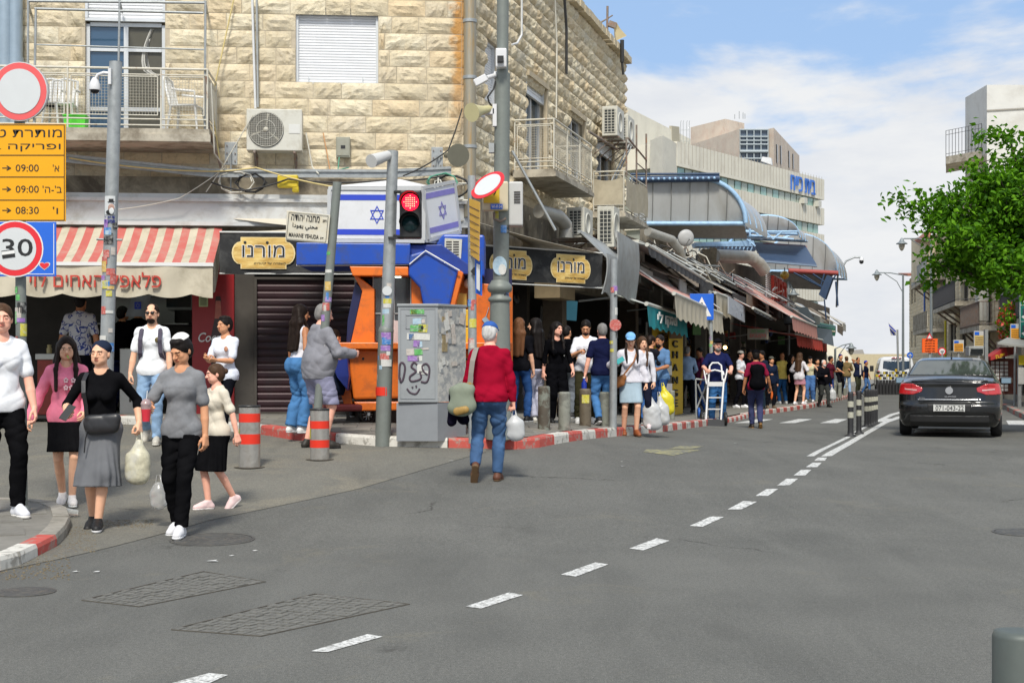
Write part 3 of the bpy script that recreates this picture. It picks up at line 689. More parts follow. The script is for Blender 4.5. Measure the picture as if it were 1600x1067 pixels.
def ribbon(A,B,lift,m,name,kind='structure',nv=6,nu=40,parent=None):
 "sheet between two ground polylines that follows the terrain"
 def along(L,u):
  d=[0]
  for a,b in zip(L,L[1:]):d.append(d[-1]+(b-a).length)
  s=u*d[-1]
  for i in range(len(L)-1):
   if s<=d[i+1]or i==len(L)-2:
    return L[i].lerp(L[i+1],(s-d[i])/max(d[i+1]-d[i],1e-6))
 g=MB()
 def f(u,v):
  p=along(A,u).lerp(along(B,u),v);return(p.x,p.y,float(gz(p.x,p.y))+lift)
 g.gr(f,nu,nv)
 return g.bd(name,m,parent,kind=kind)
 # the dustier side street in front of the shops
ribbon([G(-700,900),G(-60,905),G(100,872),G(330,812),G(560,764),G(690,726),G(760,706)],[G(-700,650),G(-60,650),G(100,650),G(330,655),G(470,672),G(600,688),G(760,696)],.004,asph2,'side_street',nv=26,nu=60)
# ---- pavements
pavm=mat('paving',(.2,.19,.165),.9,var=.2,vs=3,dirt=(.1,.095,.08),dq=1.5,dm=.7,bump=.004,bs=50)
KERB=[(-420,652),(-50,655),(90,658),(255,666),(407,679),(459,688),(590,697.5),(700,700),(807,702),(843,699),(950,683),(1036,674.5),(1092,667),(1140,660),(1172,652),(1196,647),(1269,637),(1323,623),(1345,614)]
KW=[G(x,y)for x,y in KERB]
for w in KW:w.z=0
KW.append(KW[-1]+V((8.5,30,0)));KW.append(KW[-1]+V((30,90,0)))
back=[CP-DL*14,CP-DL*9,CP-DL*7,CP-DL*5,CP-DL*3.4,CP-DL*2,CP-DL*.8,CP,CP+DR*1,CP+DR*2,CP+DR*6,CP+DR*9.5,CP+DR*12.5,CE+DR2*2,CE+DR2*5,CE+DR2*8,CE+DR2*16,CE+DR2*30,CE+DR2*36,CE+DR2*70,CE+DR2*160]
back=[p+V((-1.2 if i>7 else 0,3.0,0))for i,p in enumerate(back)]
pav=MB();nv_=10
A=KW;npt=len(A)
def inset(L,d):
 o=[]
 for i,p in enumerate(L):
  a,b=L[max(i-1,0)],L[min(i+1,len(L)-1)];t=(b-a).normalized();o.append(p+V((-t.y,t.x,0))*d)
 return o
AI=inset(A,.16)
cols=[]
for i in range(npt):
 cols.append([(lambda p:(p.x,p.y,float(gz(p.x,p.y))+PAV))(AI[i].lerp(back[i],j/nv_))for j in range(nv_+1)])
 # refine along the kerb
vs=[];NU=0
for i in range(npt-1):
 n=max(1,min(40,int((A[i+1]-A[i]).length/.4)))
 for q in range(n):
  t=q/n
  for j in range(nv_+1):
   p=AI[i].lerp(AI[i+1],t).lerp(back[i].lerp(back[i+1],t),j/nv_);vs.append((p.x,p.y,float(gz(p.x,p.y))+PAV))
  NU+=1
pav.add(vs,[(i*(nv_+1)+j,(i+1)*(nv_+1)+j,(i+1)*(nv_+1)+j+1,i*(nv_+1)+j+1)for i in range(NU-1)for j in range(nv_)],True)
pavement=pav.bd('market_pavement',pavm,kind='structure')
red_k=mat('kerb_red_paint',(.5,.085,.065),.75,var=.15,vs=9,dirt=(.3,.26,.22),dq=9,dm=.85,dp_=(.52,.6),bump=.004,bs=30)
wht_k=mat('kerb_white_paint',(.62,.6,.54),.75,var=.12,vs=9,dirt=(.25,.235,.2),dq=8,dm=.85,dp_=(.52,.62),bump=.004,bs=30)
gry_k=mat('kerb_stone_grey',(.3,.28,.24),.85,var=.2,vs=9,dirt=(.16,.15,.12),dq=6,dm=.8,bump=.004,bs=30)
def kerb(L,paints,parent,length=.5,width=.17,hgt=PAV,upto=1e9,gap=.008,dropped=()):
 P_=resample(L,length);n=0
 for i in range(len(P_)-1):
  a,b=P_[i],P_[i+1];
  if a.y>upto or n>280:break
  t=(b-a).normalized();nr=V((-t.y,t.x,0));a2,b2=a+t*gap,b-t*gap;j=runi(-.006,.006);hh=hgt+j
  if any((a-G(*d)).to_2d().length<1.6 for d in dropped):hh=.1
  za,zb=float(gz(a.x,a.y)),float(gz(b.x,b.y));c=.018
  m=MB();vs=[]
  for p,z in((a2,za),(b2,zb)):
   for o,h in((0,-.05),(-.0+.004,hh-c*1.6),(c,hh),(width,hh+.003),(width,-.05)):vs.append((p.x+nr.x*o,p.y+nr.y*o,z+h))
  m.add(vs,[(i_,5+i_,5+(i_+1)%5,(i_+1)%5)for i_ in range(5)]+[(4,3,2,1,0),(5,6,7,8,9)])
  m.bd('kerb_stone',paints(n,a),parent);n+=1
kerb(KW,lambda n,a:gry_k if a.x<-5.2 and random.random()<.5 else(red_k,wht_k)[(n%2)]if a.x>.2 else((red_k,red_k,wht_k,wht_k)[n%4]),pavement,.5,upto=75,dropped=[(1140,660),(1160,656)])
# ---- near corner pavement on the left
NC=[(-260,960),(-120,918),(0,892),(32,883),(60,869),(90,853),(104,838),(111,823),(106,808),(86,799),(40,793),(-60,790),(-300,786)]
NW=[G(x,y)for x,y in NC]
for w in NW:w.z=0
c_=sum(NW,V((0,0,0)))/len(NW);near=MB();H2=.095
NI=inset(NW,.15)
cent=G(-160,838);vs=[];nf=[]
for i in range(len(NI)):
 for j in range(7):
  p=NI[i].lerp(V((cent.x,cent.y,0)),j/6);vs.append((p.x,p.y,float(gz(p.x,p.y))+H2))
near.add(vs,[(i*7+j,(i+1)*7+j,(i+1)*7+j+1,i*7+j+1)for i in range(len(NI)-1)for j in range(6)])
nearp=near.bd('corner_pavement',pavm,kind='structure')
kerb(NW,lambda n,a:(wht_k if n%4 in(0,1)else red_k)if a.y<11.0 else gry_k,nearp,.34,.15,H2)
# ---- paving slabs one can tell apart
slab_ms=[mat('slab_%d'%i,c,.88,var=.16,vs=5,dirt=(.11,.1,.085),dq=5,dm=.7,bump=.003,bs=60)for i,c in enumerate(((.21,.2,.175),(.24,.225,.19),(.18,.172,.15)))]
sm_=[]
for i in range(6):
 me_o=MB().box((0,0,0),(.392,.392,.03),taper=.985).bd('tmp',slab_ms[i%3]);sm_.append(me_o.data);bpy.data.objects.remove(me_o)
def inside(p,poly):
 c=False;n=len(poly)
 for i in range(n):
  a,b=poly[i],poly[(i+1)%n]
  if(a.y>p.y)!=(b.y>p.y)and p.x<(b.x-a.x)*(p.y-a.y)/(b.y-a.y)+a.x:c=not c
 return c
def slabs(poly,rot,parent,lift,step=.4,limit=280):
 c,s_=cos(rot),sin(rot);n=0;xs_=[p.x for p in poly];ys_=[p.y for p in poly]
 for i in range(-60,60):
  for j in range(-60,60):
   u,v=i*step+(step/2 if j%2 else 0),j*step;x,y=poly[0].x+u*c-v*s_,poly[0].y+u*s_+v*c
   ok=all(inside(V((x+a*.19*c-b*.19*s_,y+a*.19*s_+b*.19*c,0)),poly)for a in(-1,1)for b in(-1,1))
   if not ok or n>=limit:continue
   z=float(gz(x,y));dzx=float(gz(x+.1,y)-z)/.1;dzy=float(gz(x,y+.1)-z)/.1
   nrm=V((-dzx,-dzy,1)).normalized();Mx=(Tran((x,y,z+lift-.008+runi(-.002,.003)))@V((0,0,1)).rotation_difference(nrm).to_matrix().to_4x4()@Matrix.Rotation(rot+runi(-.01,.01),4,'Z'))
   o=bpy.data.objects.new('paving_slab',random.choice(sm_));COL.objects.link(o);o.parent=parent;o.matrix_local=Mx;n+=1
slabs([p+V((0,0,0))for p in NI[1:]]+[cent.copy()],R(20),nearp,H2,.4,60)
pk=[AI[i]for i in range(3,11)]+[V((.9,22.6,0)),V((-.9,22.0,0)),V((-5.9,21.7,0))]
slabs(pk,R(4),pavement,PAV,.4,230)
# ---- painted markings
wp=mat('road_paint_white',(.66,.66,.63),.7,var=.12,vs=8,dirt=(.14,.137,.125),dq=32,dm=.95,dp_=(.47,.6))
yp=mat('road_paint_yellow',(.3,.28,.13),.8,var=.2,vs=8,dirt=(.13,.13,.12),dq=9,dm=.9,dp_=(.42,.55))
def mark(q,m,name='lane_dash',parent=None,n=4):
 a,b,c,d=[G(*x)for x in q];g=MB()
 def f(u,v):
  p=a.lerp(b,u).lerp(d.lerp(c,u),v);return(p.x,p.y,float(gz(p.x,p.y))+.004)
 g.gr(f,n,n);return g.bd(name,m,parent,kind='structure' if parent is None else None)
dashes=[((268,1068),(322,1070),(356,1055),(326,1052)),((485,1018),(512,1019),(598,995),(574,991)),((727,948),(752,951),(817,930),(795,926)),((876,898),(900,901),(951,882),(930,879)),((983,857),(1005,860),(1046,845),(1026,841)),((1077,822),(1098,823),(1131,808),(1111,807)),((1137,796),(1159,796),(1183,784),(1161,783)),((1180,775),(1200,775),(1216,764),(1198,764)),((1214,759),(1234,758),(1247,748),(1229,748)),((1240,743),(1258,743),(1268,734),(1252,734)),((1259,730),(1277,730),(1284,723),(1270,723)),((1272,720),(1289,720),(1292,715),(1278,715))]
for q in dashes:mark(q,wp)
for L_,Rr_ in(([(1260,713),(1292,697),(1320,683.5),(1345,669),(1368,657.5),(1390,647),(1420,639),(1470,632)],[(1272,713),(1300,697),(1327,684),(1351,669.5),(1376,657.5),(1397,648.5),(1424,640.5),(1474,633)]),([(1282,713.5),(1325,690),(1357,672),(1378,660),(1400,651.5),(1440,643)],[(1300,712.5),(1336,691),(1366,673),(1388,660),(1410,652.5),(1450,644)])):
 ribbon([G(*p)for p in L_],[G(*p)for p in Rr_],.004,wp,'centre_line',nv=1,nu=40)
for q in[((1147,661),(1176,661),(1208,655),(1182,655)),((1217,661),(1242,661),(1269,655),(1248,654.5)),((1281,661),(1308,661),(1324,655),(1305,654.5)),((1372,659),(1391,659),(1398,654),(1382,654)),((1433,660),(1460,660),(1462,654),(1438,654)),((1505,661),(1535,661),(1532,655),(1506,655)),((1576,664),(1612,664),(1603,657),(1572,657))]:
 mark(q,wp,'crossing_stripe')
mark(((1428,676),(1548,676),(1546,671),(1430,671)),wp,'stop_line',n=8)
mark(((1005,706),(1052,712),(1096,703),(1010,702)),yp,'yellow_road_mark')
mark(((1045,701.5),(1080,702),(1100,697.5),(1062,697)),yp,'yellow_road_mark')
# ---- manhole covers and the two block-paved covers in the asphalt
iron=mat('cast_iron',(.085,.085,.08),.6,.4,var=.25,vs=30,dirt=(.17,.15,.12),dq=14,dm=.8,bump=.003,bs=80)
def manhole(px,py,rpx,label):
 p=G(px,py);r=rpx/F*p.y;dzx=float(gz(p.x+.1,p.y)-p.z)/.1;dzy=float(gz(p.x,p.y+.1)-p.z)/.1
 rot=V((0,0,1)).rotation_difference(V((-dzx,-dzy,1)).normalized()).to_euler()
 t=empty('manhole_cover',p,label,'manhole cover','manhole covers',rot=rot)
 m=MB();m.la([(r,-.02),(r,.006),(r*.93,.006),(r*.93,.001)],n=36,smooth=False);m.bd('frame',iron,t)
 m=MB();m.la([(r*.91,-.02),(r*.91,.005)],n=36,smooth=False)
 for k in range(1,6):m.la([(r*.15*k,.004),(r*.15*k+.012,.009),(r*.15*k+.03,.009),(r*.15*k+.04,.004)],n=30,smooth=False)
 m.bd('lid',iron,t)
manhole(38,925,48,'round iron manhole cover at the left edge beside the painted kerb corner')
manhole(332,843,66,'round iron manhole cover in the asphalt at the feet of the boy in grey')
manhole(1600,832,48,'round iron manhole cover at the right edge of the road')
blk=mat('cover_block',(.13,.127,.112),.85,var=.4,vs=22,bump=.002,bs=60);edge=mat('cover_frame_iron',(.085,.075,.06),.7,.3,var=.3,vs=12)
def blockcover(q,n,k,label):
 a,b,c,d=[G(*x)for x in q];t=empty('paved_utility_cover',a,label,'utility cover','block-paved covers in the road');m=MB()
 S_=lambda u,v:(lambda p:V((p.x,p.y,float(gz(p.x,p.y)))))(a.lerp(b,u).lerp(d.lerp(c,u),v))
 for i in range(n):
  for j in range(k):
   o=.5 if j%2 else 0;u0,u1=(i+o+.06)/n,(i+o+.94)/n;v0,v1=(j+.08)/k,(j+.92)/k
   if u1>1:u1=1
   if u1-u0<.01:continue
   z=runi(.001,.007);w=.15/n
   ps=[S_(u0,v0),S_(u1,v0),S_(u1,v1),S_(u0,v1)];ps=[p-a+V((0,0,z))for p in ps]
   m.add(ps+[p-V((0,0,.015))for p in ps],[(0,1,2,3),(4,5,1,0),(5,6,2,1),(6,7,3,2),(7,4,0,3)])
 o=m.bd('paving_blocks',blk,t,kind='stuff')
 e=MB()
 for(u0,v0,u1,v1)in((0,0,1,0),(1,0,1,1),(1,1,0,1),(0,1,0,0)):
  e.tu([S_(u0+(u1-u0)*s/6,v0+(v1-v0)*s/6)-a+V((0,0,.002))for s in range(7)],.005,4)
 e.bd('frame',edge,t)
blockcover(((128,938),(218,948),(415,909),(318,893)),12,14,'long block-paved cover in the asphalt, the farther of the two by the left kerb')
blockcover(((268,984),(408,994),(640,944),(492,928)),14,16,'block-paved cover with cracked edges in the asphalt nearest the camera')
# ---- litter
lm=mat('litter_white',(.6,.6,.58),.6,var=.05)
for li_,(px,py,s)in enumerate(((335,875,.035),(398,860,.015),(1150,692,.02),(970,721,.02),(1418,693,.03),(120,893,.02),(150,893,.015),(362,868,.014),(975,728,.02),(705,720,.02))):
 p=G(px,py,.006);m=MB();m.add([p+V((runi(-s,s)+dx*s,runi(-s,s)+dy*s,runi(0,.006)))for dx,dy in((-1,-1),(1,-1),(1.4,0),(1,1),(-1,1))],[(0,1,2,3,4)])
 tag(m.bd('paper_scrap',lm),['biggest pale paper scrap, below the boy in grey','tiny pale scrap right of the biggest one','pale scrap on the road between dashes and car','pale scrap ahead of the third far dash','pale scrap behind the dark car','tiny scrap by the near red kerb','tiny scrap beside the left block-paved cover','tiny scrap just under the biggest one','pale scrap just below the one near the yellow mark','pale scrap left of the feet of the man in red'][li_],'litter','scraps of litter on the road')
p=G(122,808);t=empty('plastic_cup',p+V((0,0,.04)),'crushed clear plastic cup lying beside the red kerb corner','cup',rot=(0,R(82),R(200)))
clearp=mat('clear_plastic',(.8,.82,.8),.15,trans=.7,var=0)
m=MB();m.la([(.026,0),(.036,.1)],n=16);m.bd('cup',clearp,t);m=MB();m.la([(.037,.1),(.037,.106),(.0,.107)],n=16);m.bd('rim',clearp,t)
grit=MB()
for _ in range(900):
 px,py=random.choice(((runi(88,150),runi(822,862)),(runi(150,240),runi(812,824)),(runi(0,110),runi(860,905))))
 p=G(px,py,.004);s=runi(.003,.011);grit.box(p,(s,s*1.3,s*.8),Matrix.Rotation(random.random()*3,3,'Z'))
g=grit.bd('grit',mat('grit',(.2,.16,.1),.95,var=.4,vs=40),kind='stuff');tag(g,'brown grit and small stones gathered along the near kerb','grit')
# --- the stone corner building
stone_m=mat('rough_limestone',(.5,.41,.27),.9,var=0)
def stone_nodes(m,tones,rust=True):
 t,b,k=nodes_of(m);b.inputs['Specular IOR Level'].default_value=.2
 oi=N(t,'ShaderNodeObjectInfo');geo=N(t,'ShaderNodeNewGeometry');co=geo.outputs['Position']
 at=N(t,'ShaderNodeAttribute',attribute_name='tone')
 ad=N(t,'ShaderNodeMath',operation='ADD');k(oi.outputs['Random'],ad.inputs[0]);k(at.outputs['Fac'],ad.inputs[1]);fr=N(t,'ShaderNodeMath',operation='FRACT');k(ad.outputs[0],fr.inputs[0])
 r=N(t,'ShaderNodeValToRGB');r.color_ramp.interpolation='LINEAR'
 for i,c in enumerate(tones):
  if i<2:e=r.color_ramp.elements[i]
  else:e=r.color_ramp.elements.new(.5)
  e.color=(*c,1)
 for i,e in enumerate(r.color_ramp.elements):e.position=i/(len(tones)-1)
 k(fr.outputs[0],r.inputs[0]);last=r.outputs[0]
 def lay(scale,p0,p1,amt,col,dist=.4,last=None,vec=co):
  n=N(t,'ShaderNodeTexNoise',Scale=scale,Detail=8.,Roughness=.68,Distortion=dist);k(vec,n.inputs['Vector'])
  q=N(t,'ShaderNodeValToRGB');q.color_ramp.elements[0].position=p0;q.color_ramp.elements[1].position=p1;q.color_ramp.elements[0].color=(0,0,0,1);q.color_ramp.elements[1].color=(amt,)*3+(1,)
  k(n.outputs['Fac'],q.inputs[0]);x=N(t,'ShaderNodeMix',data_type='RGBA');k(q.outputs[0],x.inputs[0]);k(last,x.inputs[6]);x.inputs[7].default_value=(*col,1);return x.outputs[2]
 last=lay(6.,.45,.72,.75,(.7,.59,.39),last=last);last=lay(14.,.5,.72,.6,(.36,.29,.18),last=last)
 last=lay(3.,.55,.72,.6,(.42,.38,.3),last=last);last=lay(38.,.62,.74,.5,(.24,.2,.14),0,last=last)
 if rust:
  d=N(t,'ShaderNodeVectorMath',operation='DISTANCE');sep=N(t,'ShaderNodeSeparateXYZ');k(co,sep.inputs[0]);cb=N(t,'ShaderNodeCombineXYZ');k(sep.outputs['X'],cb.inputs['X']);k(sep.outputs['Y'],cb.inputs['Y'])
  k(cb.outputs[0],d.inputs[0]);d.inputs[1].default_value=(CP.x,CP.y,0)
  n=N(t,'ShaderNodeTexNoise',Scale=7.,Detail=6.);k(co,n.inputs['Vector'])
  ma=N(t,'ShaderNodeMath',operation='MULTIPLY_ADD');k(n.outputs['Fac'],ma.inputs[0]);ma.inputs[1].default_value=.42;k(d.outputs['Value'],ma.inputs[2])
  q=N(t,'ShaderNodeMapRange');q.inputs['From Min'].default_value=.3;q.inputs['From Max'].default_value=.42;q.inputs['To Min'].default_value=.85;q.inputs['To Max'].default_value=0;k(ma.outputs[0],q.inputs['Value'])
  zr=N(t,'ShaderNodeMapRange');zr.inputs['From Min'].default_value=5.0;zr.inputs['From Max'].default_value=6.2;k(sep.outputs['Z'],zr.inputs['Value'])
  mm=N(t,'ShaderNodeMath',operation='MULTIPLY');k(q.outputs[0],mm.inputs[0]);k(zr.outputs[0],mm.inputs[1])
  x=N(t,'ShaderNodeMix',data_type='RGBA');k(mm.outputs[0],x.inputs[0]);k(last,x.inputs[6]);x.inputs[7].default_value=(.56,.27,.06,1);last=x.outputs[2]
 k(last,b.inputs['Base Color'])
 n=N(t,'ShaderNodeTexNoise',Scale=22.,Detail=8.,Roughness=.72);k(co,n.inputs['Vector']);u=N(t,'ShaderNodeBump',Strength=.8,Distance=.03);k(n.outputs['Fac'],u.inputs['Height'])
 k(u.outputs[0],b.inputs['Normal'])
tones=[(.68,.58,.4),(.74,.64,.46),(.58,.51,.37),(.7,.56,.36),(.64,.59,.47),(.76,.68,.5),(.6,.52,.38)]
stone_nodes(stone_m,tones)
mortar=mat('mortar',(.5,.43,.32),.95,var=.2,vs=3,dirt=(.2,.17,.12),dq=1.2,dm=.7)
soot=mat('sooty_render',(.3,.26,.19),.95,var=.35,vs=2.5,dirt=(.07,.055,.04),dq=1.1,dm=.9,dp_=(.42,.62),bump=.01,bs=14)
white_shut=mat('white_shutter',(.78,.79,.8),.4,var=.04,vs=3)
alu=mat('window_frame_aluminium',(.62,.64,.65),.4,.3,var=.05)
glass=mat('window_glass',(.055,.08,.1),.06,var=0,spec=.9);dglass=mat('dark_glass',(.02,.024,.026),.08,var=0,spec=.8)
conc=mat('balcony_concrete',(.44,.4,.32),.9,var=.2,vs=4,dirt=(.17,.14,.1),dq=2.2,dm=.85,dp_=(.44,.64),bump=.006,bs=30)
cream=mat('cream_railing_paint',(.58,.55,.46),.6,vs=6,dirt=(.3,.14,.05),dq=7,dm=.8,dp_=(.6,.68))
ry=mat('rusty_iron',(.24,.2,.17),.8,.2,var=.3,vs=8,dirt=(.3,.13,.05),dq=6,dm=.8)
gv=mat('galvanised_steel',(.36,.38,.38),.5,.5,var=.15,vs=14,dirt=(.24,.25,.25),dq=9,dm=.7)
gp=mat('grey_painted_metal',(.36,.38,.38),.5,.2,var=.08,vs=5,dirt=(.22,.2,.17),dq=3,dm=.6)
plas=mat('beige_plastic',(.58,.57,.5),.5,var=.06,vs=4,dirt=(.36,.33,.25),dq=4,dm=.5)
bkp=mat('black_plastic',(.02,.02,.02),.45)
cable_m=mat('black_cable',(.02,.02,.02),.6,var=0);wcable=mat('pale_cable',(.6,.58,.5),.6);ycable=mat('yellow_cable',(.6,.48,.2),.6)
bld=empty('corner_stone_building',CP.copy(),'rough limestone corner building with balconies above the market shops','building')
def loc_parent(M):return Tran(-CP)@M
WL,WR=loc_parent(ML),loc_parent(MR)
HT=9.2
core=MB()
Lw,Lr=11.0,14.1
def openbox(mb,M,x0,x1,z0,z1,holes,depth=.5,y=0.0):
 "wall plate with rectangular holes, built as cells, plus reveals"
 xs_=sorted({x0,x1}|{h[0]for h in holes}|{h[1]for h in holes});zs_=sorted({z0,z1}|{h[2]for h in holes}|{h[3]for h in holes})
 xs_=[x for x in xs_ if x0<=x<=x1];zs_=[z for z in zs_ if z0<=z<=z1]
 for i in range(len(xs_)-1):
  for j in range(len(zs_)-1):
   cx,cz=(xs_[i]+xs_[i+1])/2,(zs_[j]+zs_[j+1])/2
   if any(h[0]<cx<h[1]and h[2]<cz<h[3]for h in holes):continue
   mb.quad(*[M@V(p)for p in((xs_[i],y,zs_[j]),(xs_[i+1],y,zs_[j]),(xs_[i+1],y,zs_[j+1]),(xs_[i],y,zs_[j+1]))])
 for h in holes:
  a,b,c,d=h
  for p in(((a,c),(a,d)),((b,d),(b,c)),((a,d),(b,d)),((b,c),(a,c))):
   mb.quad(*[M@V(q)for q in((p[0][0],y,p[0][1]),(p[0][0],y+depth,p[0][1]),(p[1][0],y+depth,p[1][1]),(p[1][0],y,p[1][1]))])
  mb.quad(*[M@V(q)for q in((a,y+depth,c),(b,y+depth,c),(b,y+depth,d),(a,y+depth,d))])
def rect(M,x0,y0,x1,y1):
 a=onp(M,x0,y0);b=onp(M,x1,y1);c=onp(M,x0,y1);return(min(a[0],b[0]),max(a[0],b[0]),min(b[1],c[1]),max(a[1],b[1]))
hL=[(rect(ML,133,2,258,206)[0],rect(ML,133,2,258,206)[1],5.06,7.35),rect(ML,462,12,591,131)]
def rr(M,xa,xb,z0,z1):return(onp(M,xa,300)[0],onp(M,xb,300)[0],z0,z1)
hR=[(onp(MR,757,300)[0],onp(MR,778,300)[0],5.95,7.05),(onp(MR,821,300)[0],onp(MR,849,300)[0],5.0,6.9),(onp(MR,887,300)[0],onp(MR,909,300)[0],5.55,6.85),(onp(MR,931,300)[0],onp(MR,955,300)[0],4.95,6.75)]
openbox(core,WL,-Lw,0,3.2,HT,hL,.28);openbox(core,WR,0,Lr,3.2,HT,hR,.28)
b0,b1=WR@V((Lr,0,0)),WR@V((Lr,8,0));
for z0,z1 in((3.2,HT),):core.quad(b0+V((0,0,z0)),b1+V((0,0,z0)),b1+V((0,0,z1)),b0+V((0,0,z1)))
l1=WL@V((-Lw,0,0));core.add([l1+V((0,0,HT)),V((0,0,HT)),b0+V((0,0,HT)),b1+V((0,0,HT)),b1+V((-12,0,HT))],[(0,1,2,3,4)])
core.bd('wall',mortar,bld)
# stones: rough faced blocks, a few shared meshes
protos=[]
for s_ in range(12):
 r_=np.random.RandomState(s_+3);q=MB();nu,nv=8,5
 H_=r_.uniform(-1,1,(nv+1,nu+1));deep=.75+.5*r_.rand()
 for _ in range(1):H_=(H_+np.roll(H_,1,0)*.5+np.roll(H_,1,1)*.5)/1.6
 def fn(u,v):
  i,j=int(round(u*nu)),int(round(v*nv));e=min(1,min(i,nu-i)*.62)*min(1,min(j,nv-j)*.75)
  return(u-.5,-(e*(.042+.034*H_[j,i])*deep+.006),v-.5)
 q.gr(fn,nu,nv,smooth=False);c0=[(-.5,-.006,-.5),(.5,-.006,-.5),(.5,-.006,.5),(-.5,-.006,.5)]
 q.add(c0+[(x,.02,z)for x,y,z in c0],[(0,4,5,1),(1,5,6,2),(2,6,7,3),(3,7,4,0)])
 me=bpy.data.meshes.new('stone');me.from_pydata(q.v,[],q.f);me.materials.append(stone_m);me.update();protos.append(me)
count=[0];bulk={'v':[],'f':[],'t':[]}
def courses(M,x0,x1,z0,z1,holes,rows,bold,vis,wmin=.34,wmax=.78,seed=1,limit=300,parent=None,protos_=None,bulk_=None,cnt=None,gap=.012):
 rd=random.Random(seed);h=(z1-z0)/rows;cnt=cnt if cnt is not None else count;bk=bulk_ if bulk_ is not None else bulk
 rot=M.to_euler();pr=protos_ or protos
 for r_ in range(rows):
  za,zb=z0+r_*h,z0+(r_+1)*h;x=x0-rd.uniform(0,.3)
  while x<x1:
   w=rd.uniform(wmin,wmax);a,b=max(x,x0),min(x+w,x1);x+=w
   if x1-x<wmin*.5:b=x1;x=x1
   segs=[(a,b)]
   for hx0,hx1,hz0,hz1 in holes:
    if hz0<(za+zb)/2<hz1:segs=[s for q in segs for s in([(q[0],min(q[1],hx0))]if q[0]<hx0 else[])+([(max(q[0],hx1),q[1])]if q[1]>hx1 else[])]
   for a_,b_ in segs:
    if b_-a_<.07:continue
    me=rd.choice(pr);cx,cz=(a_+b_)/2,(za+zb)/2;mir=rd.choice((-1,1));sc=(mir*(b_-a_-gap),bold,(h-gap))
    Mx=M@Tran((cx,0,cz))@Matrix.Diagonal((*sc,1))
    wp_=(Tran(CP)@M@V((cx,0,cz)))if parent is bld or parent is None else None
    if vis(cx,cz)and cnt[0]<limit:
     o=bpy.data.objects.new('stone',me);COL.objects.link(o);o.parent=parent or bld;o.matrix_local=Mx;cnt[0]+=1
    else:
     o0=len(bk['v']);bk['v']+=[tuple(Mx@v.co)for v in me.vertices]
     fl=[tuple(p.vertices)for p in me.polygons]
     bk['f']+=[tuple(i+o0 for i in(f if mir>0 else f[::-1]))for f in fl];bk['t']+=[rd.random()]*len(fl)
def bulk_mesh(bk,name,m,parent):
 me=bpy.data.meshes.new(name);me.from_pydata(bk['v'],[],bk['f']);me.materials.append(m)
 a=me.attributes.new('tone','FLOAT','FACE');a.data.foreach_set('value',bk['t']);me.update()
 return link(name,me,parent,kind='stuff')
courses(WL,-Lw,0,4.1,HT,hL,19,.8,lambda x,z:x>-8.4 and 4.3<z<7.5,seed=4)
courses(WR,0,Lr,4.1,HT,hR,19,1.4,lambda x,z:x<8 and z>5.2,seed=8,wmin=.3,wmax=.6)
bulk_mesh(bulk,'stone_courses',stone_m,bld)
# windows and shutters
def shutter(M,h,parent,y=.12,slat=.045,name='roller_shutter',m=white_shut,fm=alu):
 a,b,c,d=h;q=MB();n=int((d-c)/slat)
 for i in range(n):
  z=c+(d-c)*(i+.5)/n;hh=(d-c)/n
  q.add([M@V(p)for p in((a+.04,y,z-hh*.5),(b-.04,y,z-hh*.5),(b-.04,y-.012,z-hh*.2),(a+.04,y-.012,z-hh*.2),(b-.04,y-.012,z+hh*.25),(a+.04,y-.012,z+hh*.25),(b-.04,y,z+hh*.46),(a+.04,y,z+hh*.46))],[(0,1,2,3),(3,2,4,5),(5,4,6,7)])
 s=q.bd(name,m,parent)
 f=MB();
 for p in(((a+b)/2,c+.02,b-a,.04),((a+b)/2,d-.02,b-a,.04)):f.box((0,0,0),(p[2],.06,p[3]));fix(f,8,M,(p[0],y-.03,p[1]))
 for x in(a+.02,b-.02):f.box((0,0,0),(.04,.07,d-c-.08));fix(f,8,M,(x,y-.03,(c+d)/2))
 f.bd('frame',fm,s);return s
def fix(mb,n,M,p):
 T=M@Tran(p)
 for i in range(len(mb.v)-n,len(mb.v)):mb.v[i]=tuple(T@V(mb.v[i]))
def lbq(mb,M,p,d,rot=None):
 mb.box((0,0,0),d,rot);fix(mb,8,M,p)
w2=shutter(WL,hL[1],bld);w2['label']='closed white roller shutter in the stone wall'
q=MB()
for xx in(hL[1][0]+.2,hL[1][1]-.25):lbq(q,WL,(xx,.09,hL[1][2]+.1),(.015,.03,.07))
q.bd('shutter_stop',alu,w2)
a,b,c,d=hL[0];q=MB();zt=6.85;mid=(a+b)/2
for p,s_ in(((a+.03,zt/2+c/2),(.06,zt-c)),((mid,zt/2+c/2),(.07,zt-c)),((b-.03,zt/2+c/2),(.06,zt-c)),((mid,zt),(b-a-.13,.06)),((mid,6.45),(b-a-.13,.05)),((mid,c+.45),(b-a-.13,.06)),((mid,c+.03),(b-a-.13,.05))):lbq(q,WL,(p[0],.1,p[1]),(s_[0],.06 if s_[0]<.1 else.055,s_[1]))
wf=q.bd('balcony_door',alu,bld,label='white framed sliding balcony door with a half open shutter')
for(x0,x1,mm,nm)in((a+.06,mid-.035,mat('sky_glass',(.05,.11,.19),.05,var=0,spec=1.,metal=.3),'pane'),(mid+.035,b-.06,mat('screen_glass',(.09,.085,.065),.25),'pane')):  # left pane: blue of the reflected sky is in its colour
 q=MB();lbq(q,WL,((x0+x1)/2,.12,(c+zt)/2),(x1-x0,.01,zt-c-.06));q.bd(nm,mm,wf)
MB().gr(lambda u,v:WL@V((b-.1-.42*(1-v)**.5*(.25+.75*v)-.02*sin(u*20)-u*.1*(v+.2),.105+.01*sin(u*25),zt-.05-v*.75)),8,10).bd('curtain',mat('curtain',(.5,.49,.45),.9),wf)
